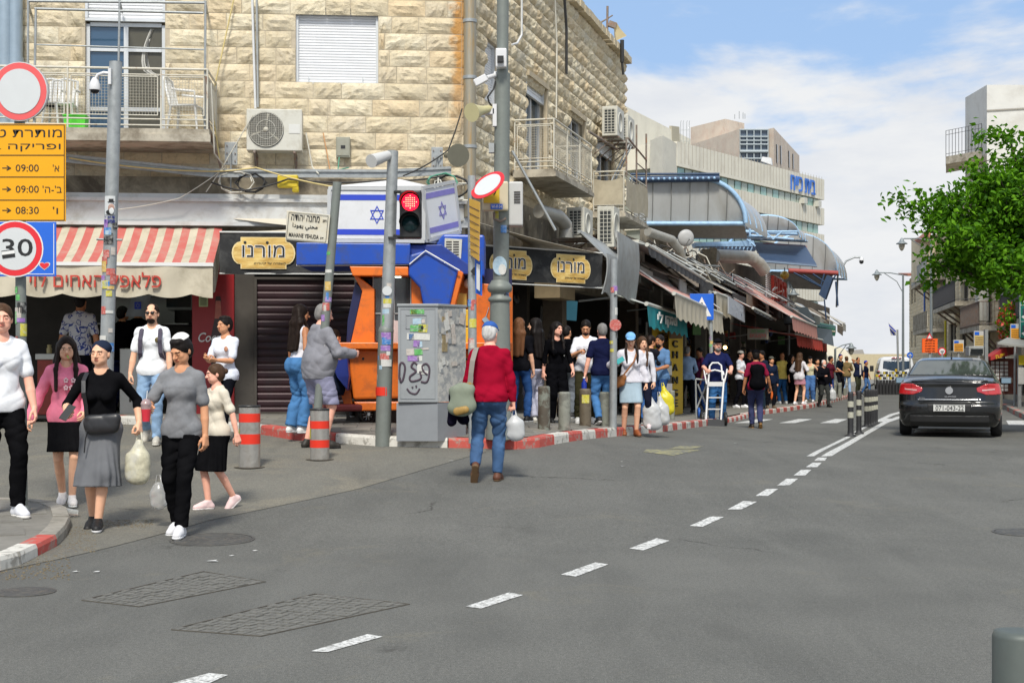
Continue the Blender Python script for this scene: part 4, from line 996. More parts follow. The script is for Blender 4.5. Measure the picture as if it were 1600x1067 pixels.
shutter(WL,(a,b,zt+.04,d),wf,.06,.05)
# street side windows
s1=shutter(WR,hR[0],bld)
for i,h in((1,hR[1]),(2,hR[2]),(3,hR[3])):
 a,b,c,d=h;q=MB()
 for p,s_ in(((a+.03,(c+d)/2),(.06,d-c)),((b-.03,(c+d)/2),(.06,d-c)),(((a+b)/2,(c+d)/2),(.05,d-c-.1)),(((a+b)/2,d-.03),(b-a-.12,.06)),(((a+b)/2,c+.03),(b-a-.12,.06))):lbq(q,WR,(p[0],.1,p[1]),(s_[0],.05 if s_[0]<.1 else.045,s_[1]))
 wf=q.bd('window',alu,bld)
 q=MB();lbq(q,WR,((a+b)/2,.12,(c+d)/2),(b-a-.1,.01,d-c-.08));q.bd('pane',glass if i==1 else dglass,wf)
 if i!=2:shutter(WR,(a,b,d-.3,d),wf,.05,.05)
 q=MB();lbq(q,WR,((a+b)/2,-.03,d+.06),(b-a+.16,.14,.1));lbq(q,WR,(b+.05,-.02,(c+d)/2),(.1,.12,d-c-.02));q.bd('window_surround',mat('dressed_stone',(.5,.42,.29),.9,var=.15,dirt=(.3,.25,.17),dq=4),wf)
 # parapet of rough stones and roof edge on the street side
q=MB()
for i in range(30):
 x=i*.47;w=.4+.05*sin(i*7);lbq(q,WR,(x+.22,-.05,HT+.06+.015*sin(i*3)),(w,.3,.16),Euler((runi(-.04,.04),runi(-.03,.03),0)).to_matrix())
q.bd('parapet',stone_m,bld,kind='stuff')
# white beam and sooty strip above the shops
q=MB();lbq(q,WL,(-Lw/2,.06,3.75),(Lw,.3,1.35));lbq(q,WR,(Lr/2+.1,.06,3.75),(Lr-.2,.3,1.35));q.bd('sooty_band',soot,bld)
wht=mat('white_painted_beam',(.56,.57,.56),.8,var=.08,vs=2,dirt=(.33,.3,.25),dq=1.6,dm=.7,dp_=(.5,.66),bump=.004,bs=12)
q=MB();x0,x1=onp(ML,-200,330,.4)[0],onp(ML,735,330,.4)[0]
zt0,zb0=onp(ML,300,303,.35)[1],onp(ML,300,352,.35)[1]
lbq(q,WL,((x0+x1)/2,-.22,(zt0+zb0)/2),(x1-x0,.3,zt0-zb0));lbq(q,WL,((x0+x1)/2,-.4,zt0-.1),(x1-x0,.06,.05));lbq(q,WL,((x0+x1)/2,-.4,zb0+.02),(x1-x0,.05,.06));q.bd('white_beam',wht,bld,label='long white painted box beam above the awnings')
# ---- balconies with mesh railings
def balcony(M,x0,x1,dep,zf,th,posts,parent,label,panels=True,tarp=None,railz=.9,m=cream):
 q=MB();lbq(q,M,((x0+x1)/2,-dep/2-.06,zf-th/2),(x1-x0,dep,th));lbq(q,M,((x0+x1)/2,-dep-.075,zf-th*.7),(x1-x0+.04,.03,th*.55))
 sl_=q.bd('balcony',conc,parent,label=label)
 r=MB();e=.03;cor=[(x0+e,-e-.06),(x0+e,-dep-.04),(x1-e,-dep-.04),(x1-e,-e-.06)]
 P3=lambda p,z:M@V((p[0],p[1],zf+z))
 for z,rad in((railz,.018),(railz-.09,.01),(.14,.012),(.05,.012)):
  for a_,b_ in zip(cor,cor[1:]):r.cyl(P3(a_,z),P3(b_,z),rad)
 n=posts;pp=[(x0+e+(x1-x0-2*e)*i/n,-dep-.04)for i in range(n+1)]
 for p in pp+[cor[0],cor[3]]:r.cyl(P3(p,0),P3(p,railz),.016)
 r.bd('railing',m,sl_)
 if panels:
  g=MB();sides=[(pp[i],pp[i+1])for i in range(n)]+[(cor[0],cor[1]),(cor[2],cor[3])]
  for a_,b_ in sides:
   L=math.dist(a_,b_);ux,uy=(b_[0]-a_[0])/L,(b_[1]-a_[1])/L;s0,s1,zb,zt_=.05,L-.05,.2,railz-.12
   pt=lambda s,z:P3((a_[0]+ux*s,a_[1]+uy*s),z)
   for s in(s0,s1):g.cyl(pt(s,zb),pt(s,zt_),.011,n=4)
   for z in(zb,zt_):g.cyl(pt(s0,z),pt(s1,z),.011,n=4)
   for s in np.arange(s0+.045,s1-.01,.045):g.cyl(pt(s,zb),pt(s,zt_),.0032,n=3,cap=False)
   for z in np.arange(zb+.045,zt_-.01,.045):g.cyl(pt(s0,z),pt(s1,z),.0032,n=3,cap=False)
  g.bd('mesh_panel',m,sl_,kind='stuff')
 return sl_,P3
zf=CH+(570-207)/F*21.75
xb1=onp(ML,327,215,1.2)[0];xb0=onp(ML,-120,215,1.2)[0]
bal,_=balcony(WL,xb0,xb1,1.15,zf,.2,6,bld,'long balcony with white mesh railing panels above the striped awning')
# pergola frame over the balcony
q=MB();T=lambda px,py,off=1.15:loc_parent(Matrix.Identity(4))@OP(ML,px,py,off)
for(a_,b_)in(((44,0),(43,205)),((56,14),(53,205)),((187,0),(185,118)),((321,2),(320,205))):q.cyl(T(*a_),T(*b_),.02)
for(a_,b_)in(((44,2),(320,5)),((54,14),(318,21)),((53,70),(320,78))):q.cyl(T(*a_),T(*b_),.02 if a_[1]<20 else.012)
for x in(44,187,320):q.cyl(T(x,3),T(x+4,20,0),.02)
q.bd('frame_tubes',gv,bal)
# right-hand balconies over the street
def rbal(pxw,pxn,pytop,L_,dep,tarp,label,posts=3,panels=True):
 x0=onp(MR,pxw,300)[0]
 return balcony(WR,x0,x0+L_,dep,pytop,.14,posts,bld,label,panels)
b1_,P1=rbal(796,861,4.98,3.3,.78,None,'small concrete balcony with cream mesh railing over the black banner awning')
b2_,P2=rbal(921,971,4.95,3.0,.75,None,'rusty balcony wrapped in beige tarpaulin farther along the stone wall',panels=False)
x2=onp(MR,921,300)[0];tarp_m=mat('beige_tarpaulin',(.42,.37,.27),.85,var=.15,vs=4,dirt=(.25,.21,.15),dq=3,bump=.008,bs=12)
q=MB()
q.gr(lambda u,v:P2((x2+.02,-.05-.72*u),.14+.62*v-.07*sin(u*3.1)*v+.0),8,6,thick=(0,.01,0));q.gr(lambda u,v:P2((x2+.02+2.9*u,-.84-.015*sin(u*19+v*3)),.1+.68*v-.06*sin(u*6)),20,6,thick=(0,.01,0));q.bd('tarpaulin',tarp_m,b2_)
q=MB()
for x,y in((x2+.3,-.8),(x2+1.6,-.8),(x2+2.95,-.8)):q.cyl(P2((x,y),.8),P2((x,y),2.2 if x>x2+1 else 1.7),.022)
q.cyl(P2((x2-1.2,-.25),1.62),P2((x2+1.5,-.35),1.62),.03);q.cyl(P2((x2+.5,-.8),1.72),P2((x2+2.95,-.8),1.55),.022);q.cyl(P2((x2+1.6,-.8),1.3),P2((x2+2.95,-.8),1.28),.014)
q.bd('awning_frame',ry,b2_)
q=MB()
for s_ in(0,.28):q.cyl(P2((x2+.55+s_,-.2),.35),P2((x2+1.7+s_,-.6),1.75),.025,n=4)
for i in range(7):q.cyl(P2((x2+.55+1.15*i/7,-.2-.4*i/7),.35+1.4*i/7),P2((x2+.83+1.15*i/7,-.2-.4*i/7),.35+1.4*i/7),.012,n=4)
lad=q.bd('ladder',gv);lad.matrix_world=Tran(CP);tag(lad,'grey metal ladder leaning on the tarpaulin balcony','ladder')
# ---- things on the walls
def ac_unit(M,off,px0,py0,px1,py1,label,dep=.32,side=1):
 x0,z1=onp(M,px0,py0,off);x1,z0=onp(M,px1,py1,off);w,h=abs(x1-x0),abs(z1-z0)
 Wm=M@Tran((min(x0,x1)+w/2,-off,min(z0,z1)))
 t=empty('air_conditioner',Wm.translation,label,'air conditioner','air conditioner outdoor units',rot=Wm.to_euler())
 MB().box((0,dep/2,h/2),(w,dep,h)).bd('casing',plas,t,bevel=.012)
 r=min(w*.31,h*.42);cx=-w*.15
 MB().la([(r*1.04,0),(r*1.04,.012),(r*.98,.012)],(cx,-.001,h/2),28,axis='y').la([(r*.98,.006),(0,.006)],(cx,.005,h/2),28,axis='y').bd('fan_opening',mat('ac_dark',(.12,.115,.1),.7),t)
 q=MB();q.la([(r*.17,-.01),(r*.15,.02),(0,.025)],(cx,-.004,h/2),14,axis='y')
 for k in range(3):
  a0=k*2.09+.4
  q.gr(lambda u,v:(cx+cos(a0+u*1.1)*r*(.15+.78*v),-.006-.008*u,h/2+sin(a0+u*1.1)*r*(.15+.78*v)),6,4)
 q.bd('fan',mat('ac_fan',(.42,.4,.33),.6),t)
 q=MB()
 for k in range(-9,10):
  s=k/9.5*r;L_=math.sqrt(max(r*r-s*s,0));q.cyl((cx+s,-.018,h/2-L_),(cx+s,-.018,h/2+L_),.003,n=3,cap=False);q.cyl((cx-L_,-.018,h/2+s),(cx+L_,-.018,h/2+s),.003,n=3,cap=False)
 for rr_ in(1.,.55):q.tu([(cx+r*rr_*cos(a),-.02,h/2+r*rr_*sin(a))for a in lins(0,2*pi,25)[:-1]],.005,4,True)
 q.bd('grille',plas,t)
 MB().box((w*.36,-.004,h*.53),(w*.2,.006,h*.22)).bd('label_plate',mat('ac_label',(.62,.62,.58),.5,var=.03),t)
 for s in(-1,1):MB().box((s*w*.36,dep*.5+.1,-.02),(.035,dep+.2,.035)).box((s*w*.36,dep+.16,-.2),(.035,.03,.36)).cyl((s*w*.36,.05,-.03),(s*w*.36,dep+.15,-.36),.014,n=5).bd('wall_bracket',ry,t)
 return t
ac_unit(ML,.55,385,170,472,236,'beige air conditioner with round fan grille below the closed white shutter')
def ac_side(x,z,w,h,dep,out,label,M=WR):
 Wm=Tran(CP)@M@Tran((x,-out,z))
 t=empty('air_conditioner',Wm.translation,label,'air conditioner','air conditioner outdoor units',rot=Wm.to_euler())
 MB().box((w/2,-dep/2,h/2),(w,dep,h)).bd('casing',plas,t,bevel=.012)
 q=MB();q.box((-.003,-dep/2,h*.5),(.012,dep*.72,h*.8))
 for k in range(1,8):pass
 q.bd('coil',mat('ac_coil',(.03,.035,.035),.6),t)
 q=MB()
 for k in range(9):q.box((-.014,-dep/2,h*(.12+.095*k)),(.012,dep*.74,.012))
 for k in range(4):q.box((-.016,-dep*(.16+.225*k),h*.5),(.012,.012,h*.8))
 q.bd('grille',plas,t)
 MB().la([(h*.36,0),(h*.36,.012),(h*.3,.012),(h*.3,.002),(0,.002)],(w*.4,-dep,h*.5),20,axis='y').bd('fan_guard',plas,t)
 for s in(.15,.85):MB().box((w*s,-dep/2+.15,-.02),(.04,dep+.35,.04)).cyl((w*s,.22,-.4),(w*s,-dep+.1,-.04),.014,n=5).bd('wall_bracket',ry,t)
 return t
xa=onp(MR,926,300)[0]
ac_side(xa,6.72,.85,.68,.36,.22,'air conditioner with dark coil grille high on the street side wall')
ac_side(xa+1.35,6.75,.85,.68,.36,.22,'second high air conditioner just behind the first, nearest the wall end')
x3=onp(MR,858,300)[0]
ac_side(x3-.6,3.95,.8,.6,.36,.5,'air conditioner under the cream mesh balcony above the pipes')
ac_side(x3+1.15,3.9,.6,.85,.36,.75,'tall air conditioner under the far end of the cream mesh balcony')
x4=onp(MR,968,300)[0]
ac_side(x4-2.6,3.75,.8,.62,.36,.6,'dusty air conditioner tucked below the tarpaulin balcony')
# meter boxes, junction boxes, channels
def wallbox(M,off,px0,py0,px1,py1,dep,m,name,label,cat,label_fn=None):
 x0,z1=onp(M,px0,py0,off);x1,z0=onp(M,px1,py1,off);Wm=M@Tran(((x0+x1)/2,-off,(z0+z1)/2));w,h=x1-x0,z1-z0
 t=empty(name,Wm.translation,label,cat,rot=Wm.to_euler());MB().box((0,dep/2,0),(w,dep,h)).bd('housing',m,t,bevel=.008)
 MB().box((0,-.006,0),(w*.86,.012,h*.86)).bd('cover',m,t,bevel=.004)
 return t,w,h
t,w,h=wallbox(ML,.14,525,214,547,246,.12,mat('olive_grey_box',(.3,.3,.24),.6,dirt=(.2,.18,.12),dq=8),'meter_box','small olive grey meter box on the stone wall right of the air conditioner','meter box')
MB().box((0,-.014,0),(.07,.01,.05)).bd('display',bkp,t)
for px0,py0,px1,py1,lb in((351,222,371,258,'grey steel mounting plate with bolts left of the air conditioner'),(674,230,692,265,'grey steel mounting plate with cables near the building corner')):
 x0,z1=onp(ML,px0,py0,.3);x1,z0=onp(ML,px1,py1,.3);Wm=ML@Tran(((x0+x1)/2,-.3,(z0+z1)/2));w,h=x1-x0,z1-z0
 t=empty('mounting_plate',Wm.translation,lb,'bracket',rot=Wm.to_euler());MB().box((0,.01,0),(w,.02,h)).bd('plate',gv,t,bevel=.004)
 for sx in(-1,1):
  for sz in(-1,0,1):MB().cyl((sx*w*.32,-.0,sz*h*.34),(sx*w*.32,-.02,sz*h*.34),.012).bd('bolt',ry,t)
 MB().cyl((0,-.03,h*.1),(0,-.03,-.95),.014).bd('rod',gv,t)
 MB().box((0,.15,0),(.05,.28,.05)).bd('arm',gv,t)
 # perforated cable channel
ch=MB()
pts=[(-60,243,.5),(105,249,.5),(330,272,.5),(600,273,.45),(705,268,.4)]
for(a_,b_)in zip(pts,pts[1:]):
 A_,B_=OP(ML,*a_),OP(ML,*b_);d=(B_-A_).normalized();
 for dz in(-.05,.04):
  ch.sb([A_+V((0,0,dz)),B_+V((0,0,dz)),B_+V((0,0,dz+.04)),A_+V((0,0,dz+.04))],(0,.03,0))
 ch.sb([A_+V((0,.03,-.05)),B_+V((0,.03,-.05)),B_+V((0,.03,.08)),A_+V((0,.03,.08))],(0,.01,0))
ch1=ch.bd('cable_channel',gv);tag(ch1,'long perforated steel cable channel running along the wall under the balcony','cable channel')
def cable(pts,r,m,label,name='cable',cat='cable',sag=0.0,n=10):
 q=MB();full=[]
 for a_,b_ in zip(pts,pts[1:]):
  for i in range(n):t=i/n;p=V(a_).lerp(V(b_),t);p.z-=sag*4*t*(1-t)*(V(b_)-V(a_)).length;full.append(p)
 full.append(V(pts[-1]));q.tu(full,r,5);o=q.bd(name,m);return tag(o,label,cat,'cables strung along the facades')
L5=lambda px,py,o=.6:OP(ML,px,py,o)
cable([L5(108,247),L5(330,268),L5(400,262),L5(520,292,.8)],.012,ycable,'sagging yellow cable from the balcony along the channel to the flag box',sag=.02)
cable([L5(365,0,.1),L5(330,160,.25),L5(345,262,.5)],.012,ycable,'thin tan cable dropping diagonally across the wall left of the closed shutter',sag=0)
cable([L5(394,0,.12),L5(399,170,.12)],.022,mat('white_pipe',(.65,.66,.66),.5),'straight white pipe down the wall to the air conditioner','drain_pipe','pipe')
cable([L5(401,0,.1),L5(403,168,.1)],.02,gp,'grey conduit beside the straight white pipe above the air conditioner','conduit','pipe')
cable([L5(722,170,.15),L5(700,235,.3),L5(630,275,.6)],.012,cable_m,'black cable curving from the ry corner down to the flag box',sag=.04)
cable([L5(330,285),L5(380,298),L5(450,280),L5(600,282),L5(690,276)],.014,cable_m,'loose black cable looping below the channel',sag=.03)
cable([L5(322,120,1.2),L5(326,200,1.1),L5(345,262,.6)],.02,ry,'brown bundle of cables down the right end of the left balcony',sag=0)
cable([L5(330,130,1.2),L5(335,240,1.0),L5(352,262,.6)],.012,wcable,'thin pale cable beside the brown bundle at the balcony end',sag=0)
cable([L5(478,208,.4),L5(488,262,.4),L5(498,272,.5)],.012,wcable,'pale cable loop hanging below the air conditioner',sag=0)
cable([L5(505,208,.1),L5(516,268,.4)],.01,mat('orange_cable',(.5,.25,.1),.6),'thin orange cable between the air conditioner and meter box',sag=0)
cable([L5(530,246,.2),L5(528,266,.3),L5(545,262,.4)],.01,mat('green_cable',(.08,.3,.2),.6),'green cable hanging from the meter box',sag=0)
cable([L5(352,262,.5),L5(280,310,.6),L5(180,328,.5)],.008,wcable,'thin wire from the channel across the white beam',sag=.02)
cable([L5(395,180,.6),L5(345,266,.5),L5(322,300,.5)],.009,wcable,'thin white wire crossing the channel left of the air conditioner',sag=0)
def coil(c,r,m,label,n=3,seed=1):
 rd=random.Random(seed);pts=[]
 for i in range(n*10):
  a=i/10*2*pi;pts.append(V(c)+V((r*cos(a)*(1+.25*rd.random()),rd.uniform(-.05,.05),r*.6*sin(a)*(1+.3*rd.random()))))
 q=MB();q.tu(pts,.011,5);return tag(q.bd('cable_coil',m),label,'cable','cables strung along the facades')
coil(L5(392,286,.5),.2,cable_m,'tangle of black cable below the air conditioner above the white beam',4,2);coil(L5(368,284,.5),.24,wcable,'tangle of pale cable above the white beam',2,3)
coil(L5(705,292,.7),.25,cable_m,'tangle of cables behind the flag box at the corner',4,6);coil(L5(690,285,.8),.2,mat('green_cable',(.08,.3,.2),.6),'green cable tangle above the flag box',2,5);coil(L5(725,300,.7),.2,wcable,'pale cable tangle left of the wifi box pole',3,9)
p=L5(450,284,.5);m=MB();m.box(p,(.32,.12,.2));m.box(p+V((.12,0,-.12)),(.1,.1,.1));tag(m.bd('yellow_box',mat('yellow_plastic',(.6,.45,.02),.5),bevel=.02),'broken yellow plastic box among the cables above the white beam','box')
# chairs, crate
def chair(px,label,dpx=0,yaw=0):
 x,_z=onp(ML,px,205,.6);W_=ML@Tran((x,-.6,zf));t=empty('plastic_chair',W_.translation,label,'chair','white plastic chairs on the balcony',rot=(0,0,ML.to_euler().z+yaw))
 cm=mat('white_plastic',(.72,.72,.7),.4,var=.03);q=MB()
 q.box((0,0,.43),(.44,.42,.03));q.bd('seat',cm,t,bevel=.01)
 for sx in(-1,1):
  for sy in(-1,1):MB().cyl((sx*.2,sy*.19,.42),(sx*.24,sy*.24,0),.022,.016,6).bd('leg',cm,t)
  MB().tu([(sx*.23,-.2,.43),(sx*.25,-.2,.63),(sx*.25,.16,.67)],.02,6).bd('armrest',cm,t)
 q=MB();q.tu([(-.2,.2,.43),(-.19,.3,.86),(0,.32,.9),(.19,.3,.86),(.2,.2,.43)],.022,6)
 for k in(-2,-1,0,1,2):q.box((k*.065,.26,.65),(.025,.015,.42),Euler((R(-12),0,0)).to_matrix())
 q.bd('backrest',cm,t)
chair(292,'white plastic chair seen from the side at the right end of the balcony',yaw=R(80));chair(72,'white plastic chair behind the railing, left of the green crate');chair(95,'second white plastic chair next to the green crate')
W_=ML@Tran((onp(ML,119,205,.8)[0],-.8,zf));o=MB().box((0,0,.11),(.3,.25,.22),taper=1.08).box((0,0,.23),(.35,.3,.02)).bd('plastic_crate',mat('lime_plastic',(.12,.75,.05),.4,var=.03));o.matrix_world=W_;tag(o,'lime green plastic crate on the balcony floor','crate')
# drain pipes
t=empty('drain_pipe',OP(MR,734,340,.22),'wide rust streaked metal drain pipe at the stone corner','pipe',rz=0)
MB().cyl((0,0,0),(0,0,5.4),.1,n=16).bd('pipe',mat('rusty_downpipe',(.33,.3,.23),.5,.5,var=.15,vs=5,dirt=(.42,.24,.06),dq=2.5,dm=.8,stretch=(6,6,.5)),t)
for z in(1.1,2.2,3.1,4.1,5.1):MB().cyl((0,0,z),(0,0,z+.05),.113,n=16).bd('collar',gv,t)
for px,w_,lb in((8,.13,'wide blue grey drain pipe at the left edge of the picture'),(24,.11,'blue grey drain pipe with collar next to the left balcony')):
 a_=L5(px,200,.15);q=MB();q.cyl(a_+V((0,0,-.8)),a_+V((0,0,3.2)),w_,n=14);q.cyl(a_+V((0,0,.95)),a_+V((0,0,1.1)),w_*1.12,n=14);tag(q.bd('drain_pipe',mat('bluegrey_pipe',(.3,.38,.45),.45,.3)),lb,'pipe')
cable([L5(30,0,.1),L5(25,95,.1)],.012,wcable,'thin pale pipe left of the balcony posts',sag=0)
# pipes and cables on the street side
R5=lambda px,py,o=.12:OP(MR,px,py,o)
cable([R5(815,0),R5(815,55),R5(808,68),R5(800,70)],.022,mat('white_pipe',(.65,.66,.66),.5),'white pipe hooking down the street wall right of the lamp post','drain_pipe','pipe')
cable([R5(867,0),R5(870,70),R5(869,185)],.018,wcable,'pale conduit down the street wall between the two windows','conduit','pipe')
cable([R5(882,0,.2),R5(885,45,.2),R5(885,116,.2)],.03,cable_m,'thick black cable hanging from the roof on the street wall',sag=0)
q=MB();a_=R5(972,98,.25);q.cyl(a_,a_+V((0,0,.55)),.05,n=8);q.cyl(a_+V((.03,0,-.3)),a_,.03);tag(q.bd('roof_vent_pipe',cable_m),'short black pipe standing at the far end of the parapet','pipe')
# roof antenna with floodlight
t=empty('roof_antenna',OP(MR,948,75,-.3),'thin ry antenna mast with floodlight standing on the roof edge','antenna');MB().cyl((0,0,-.4),(.02,0,1.05),.03).tu([(-.45,0,.4),(-.2,0,.62),(.05,0,.75)],.018,5).tu([(-.2,0,.6),(.15,0,.82)],.018,5).bd('mast',ry,t)
MB().box((.14,0,.58),(.2,.14,.14),Euler((0,R(20),0)).to_matrix()).bd('bracket',ry,t)
o=MB().la([(.07,0),(.1,-.16),(.2,-.38),(.21,-.39)],(0,0,0),4,smooth=False).bd('lamp_hood',mat('cream_hood',(.5,.42,.24),.6),t);o.location=(.2,0,.62);o.rotation_euler=(0,R(-35),R(45))
# --- market shops under the stone building
dark=mat('shop_dark_wall',(.06,.053,.045),.85,var=.3,vs=2);darkf=mat('shop_floor',(.06,.055,.05),.8,var=.2)  # interior shade of the shop rooms is put into these dark colours
fab_c=mat('awning_cream',(.52,.47,.36),.85,var=.07,vs=3,dirt=(.3,.26,.18),dq=2.5,dm=.6,bump=.006,bs=7)
fab_r=mat('awning_red',(.5,.125,.105),.85,var=.08,vs=3,dirt=(.45,.3,.24),dq=3,dm=.5,bump=.006,bs=7)
fab_b=mat('banner_black',(.013,.0135,.014),.8,var=.2,vs=2,dirt=(.09,.09,.085),dq=2,dm=.7,bump=.02,bs=3.5)
fab_p=mat('awning_faded_pink',(.56,.3,.25),.85,var=.08,vs=3,dirt=(.42,.25,.2),dq=1.6,dm=.6,bump=.008,bs=5)
gold=mat('gold_print',(.55,.33,.07),.5,.1,var=.35,vs=2.4,dirt=(.8,.6,.22),dq=2.6,dm=.9,dp_=(.42,.62),stretch=(1,1,4))
goldrim=mat('gold_print_rim',(.75,.6,.3),.5);ink=mat('black_print',(.012,.012,.012),.5,var=0);wpr=mat('white_print',(.72,.72,.7),.5,var=.03)
redl=mat('red_letter',(.5,.05,.03),.45,var=.15,vs=8);bluel=mat('flag_blue',(.02,.055,.5),.5,var=.04);whitep=mat('white_panel',(.66,.67,.68),.5,var=.04,vs=2,dirt=(.5,.5,.48),dq=3,dm=.4)
steel=mat('steel_brushed',(.5,.48,.44),.38,.75,var=.12,vs=6,dirt=(.3,.27,.22),dq=8,dm=.6)
fl=.66
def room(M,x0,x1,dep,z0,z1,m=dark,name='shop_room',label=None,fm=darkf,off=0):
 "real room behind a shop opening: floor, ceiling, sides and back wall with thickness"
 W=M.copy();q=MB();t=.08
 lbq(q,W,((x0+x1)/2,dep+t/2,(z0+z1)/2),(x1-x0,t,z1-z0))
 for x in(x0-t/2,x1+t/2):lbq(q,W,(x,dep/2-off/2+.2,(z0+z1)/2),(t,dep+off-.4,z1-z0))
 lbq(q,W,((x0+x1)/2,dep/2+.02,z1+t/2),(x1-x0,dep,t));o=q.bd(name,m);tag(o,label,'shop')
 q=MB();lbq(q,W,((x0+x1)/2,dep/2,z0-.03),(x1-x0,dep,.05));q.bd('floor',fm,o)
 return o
WLm=ML
xl=lambda px,off=0,py=500:onp(ML,px,py,off)[0]
xr=lambda px,off=0,py=500:onp(MR,px,py,off)[0]
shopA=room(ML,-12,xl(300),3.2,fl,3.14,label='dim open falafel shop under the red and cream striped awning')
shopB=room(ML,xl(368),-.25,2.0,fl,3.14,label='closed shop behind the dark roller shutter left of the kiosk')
# striped awning
t=empty('striped_awning',OP(ML,120,352,.3),'red and cream striped awning with scalloped valance over the falafel shop','awning');ti=Tran(-t.location)
xa0,xa1=xl(-150,.9,400),xl(341,.9,400);zb,zf_=onp(ML,200,355,.35)[1],onp(ML,200,413,1.55)[1];nst=int((xa1-xa0)/.122);sw=(xa1-xa0)/nst
q=MB()
for i in range(nst):
 q.mat((nst-1-i)%2==0 and 1 or 0)
 q.gr(lambda u,v:ti@ML@V((xa0+(i+u)*sw,-(.35+1.2*v),zb+(zf_-zb)*v-.05*sin(v*pi)+.008*sin((i+u)*3.1))),2,8,thick=(0,0,-.006))
q.bd('canopy_fabric',[fab_c,fab_r],t)
q=MB();q.cyl(ti@ML@V((xa0,-1.56,zf_)),ti@ML@V((xa1,-1.56,zf_)),.03,n=8);lbq(q,ti@ML,((xa0+xa1)/2,-1.58,zf_),(xa1-xa0+.02,.05,.05));q.bd('front_bar',mat('white_bar',(.7,.7,.68),.5,var=.05),t)
vh=.47
def vbot(x,per=.62,amp=.05):return-amp*abs(sin(x*pi/per))
MB().gr(lambda u,v:ti@ML@V((xa0+(xa1-xa0)*u,-1.585-.02*sin(u*75)*v-.012*sin(u*31+v*3),zf_-.03-v*(vh-.06)+v*vbot((xa1-xa0)*u)*1.1-.0)),180,6,thick=(0,.004,0)).bd('valance',fab_c,t)
MB().add([ti@ML@V(p)for p in((xa1,-.35,zb),(xa1,-1.55,zf_),(xa1,-1.57,zf_-vh+.05),(xa1,-1.3,zf_-vh+.08),(xa1,-.9,zf_-.1))],[(0,1,2,3,4)]).bd('side_flap',fab_c,t)
xt=(xl(252,1.6,437)+xl(47,1.6,437))/2;zt_=onp(ML,150,437,1.6)[1]
text('פלאפל האחים לוי',ti@ML,xl(252,1.6,437)-xl(47,1.6,437),.225,redl,t,depth=.03,bold=0,rv=True,x=xt,y=-1.605,z=zt_)
# shop interior of the falafel stand
stl=mat('counter_steel',(.4,.4,.37),.35,.6);redm=mat('counter_red',(.3,.035,.02),.5,var=.12,dirt=(.12,.03,.02),dq=5,dm=.5)
def sbx(M,x0,x1,y0,y1,z0,z1,m,name,label,cat,bev=.01,parent=None,group=None):
 c=M@V(((x0+x1)/2,(y0+y1)/2,z0));t=empty(name,c,label,cat,group,rot=M.to_euler());MB().box((0,0,(z1-z0)/2),(x1-x0,y1-y0,z1-z0)).bd('body',m,t,bevel=bev);return t
c1=sbx(ML,xl(63,-.3),xl(130,-.3),.1,.7,fl,fl+.87,redm,'shop_counter','red shop counter with steel top behind the girl in pink','counter')
MB().box((0,0,.92),(xl(130)-xl(63)+.06,.66,.1)).bd('worktop',stl,c1,bevel=.01)
MB().ball((-.12,-.305,.55),(.1,.012,.06),14,8).bd('sticker',ink,c1)
for dx,cc in((-.2,(.5,.42,.2)),(.02,(.5,.45,.3)),(.18,(.55,.5,.4))):
 o=MB().la([(.04,0),(.045,.08),(.03,.1),(.035,.14),(0,.145)],n=12).bd('sauce_jar',mat('jar_%d'%int(cc[2]*100),cc,.4));o.location=c1.matrix_world.translation if False else ML@V((xl(97,-.3)+dx,.3,fl+.97));tag(o,{-.2:'left jar on the red falafel counter',.02:'middle jar on the red falafel counter',.18:'right jar on the red falafel counter'}[dx],'jar','jars on the falafel counter')
c2=sbx(ML,xl(195,-.5),xl(248,-.3),.05,.6,fl,fl+1.05,stl,'steel_cabinet','steel cabinet beside the red drinks fridge','cabinet')
q=MB()
for k in range(3):q.box((-.12+.12*k,-.28,.35),(.03,.01,.3))
q.bd('vent_slot',dark,c2,kind='stuff')
o=sbx(ML,xl(268,-2.9),xl(312,-2.9),2.4,2.9,fl+1.75,fl+2.15,mat('oven_grey',(.2,.2,.19),.4),'microwave_oven','grey microwave on the shelf at the back of the falafel shop','microwave');MB().box((-.05,-.255,.2),(.42,.012,.3)).bd('door',dglass,o)
for i in range(3):
 o=sbx(ML,xl(120,-3),xl(300,-3),2.6,3.15,fl+1.0+.5*i,fl+1.03+.5*i,stl,'wall_shelf',['lowest','middle','top'][i]+' steel shelf on the back wall of the falafel shop','shelf')
tile=mat('wall_tile_pale',(.3,.3,.27),.4,var=.06)
o=sbx(ML,xl(178,-3),xl(272,-3),3.1,3.19,fl+1.5,fl+2.45,tile,'tile_panel','pale tiled panel on the back wall of the falafel shop','wall panel')
lampm=mat('lit_tube',(.8,.9,.8),.4,var=0,emit='#d8f0dc',es=3.5)
for px,lb in((145,'left lit fluorescent tube under the shop ceiling'),(200,'middle lit fluorescent tube under the shop ceiling'),(243,'right lit fluorescent tube under the shop ceiling')):
 o=ML@V((xl(px,-1.2),1.2,2.95));b_=MB().cyl((-.28,0,0),(.28,0,0),.02,n=8).bd('fluorescent_tube',lampm);b_.location=o;tag(b_,lb,'lamp','fluorescent tubes')
fg=empty('small_flag',ML@V((xl(222,-1),1.0,2.6)),'small striped flag hanging from the falafel shop ceiling','flag');MB().gr(lambda u,v:(-.16+.32*u-.12*v,.03*sin(u*6),-.35*v),8,5,thick=(0,.004,0)).bd('cloth',mat('flag_cloth_dim',(.3,.34,.36),.8),fg)
text('✡',None,.11,.12,bluel,fg,depth=.003,x=-.06,y=-.04,z=-.17)
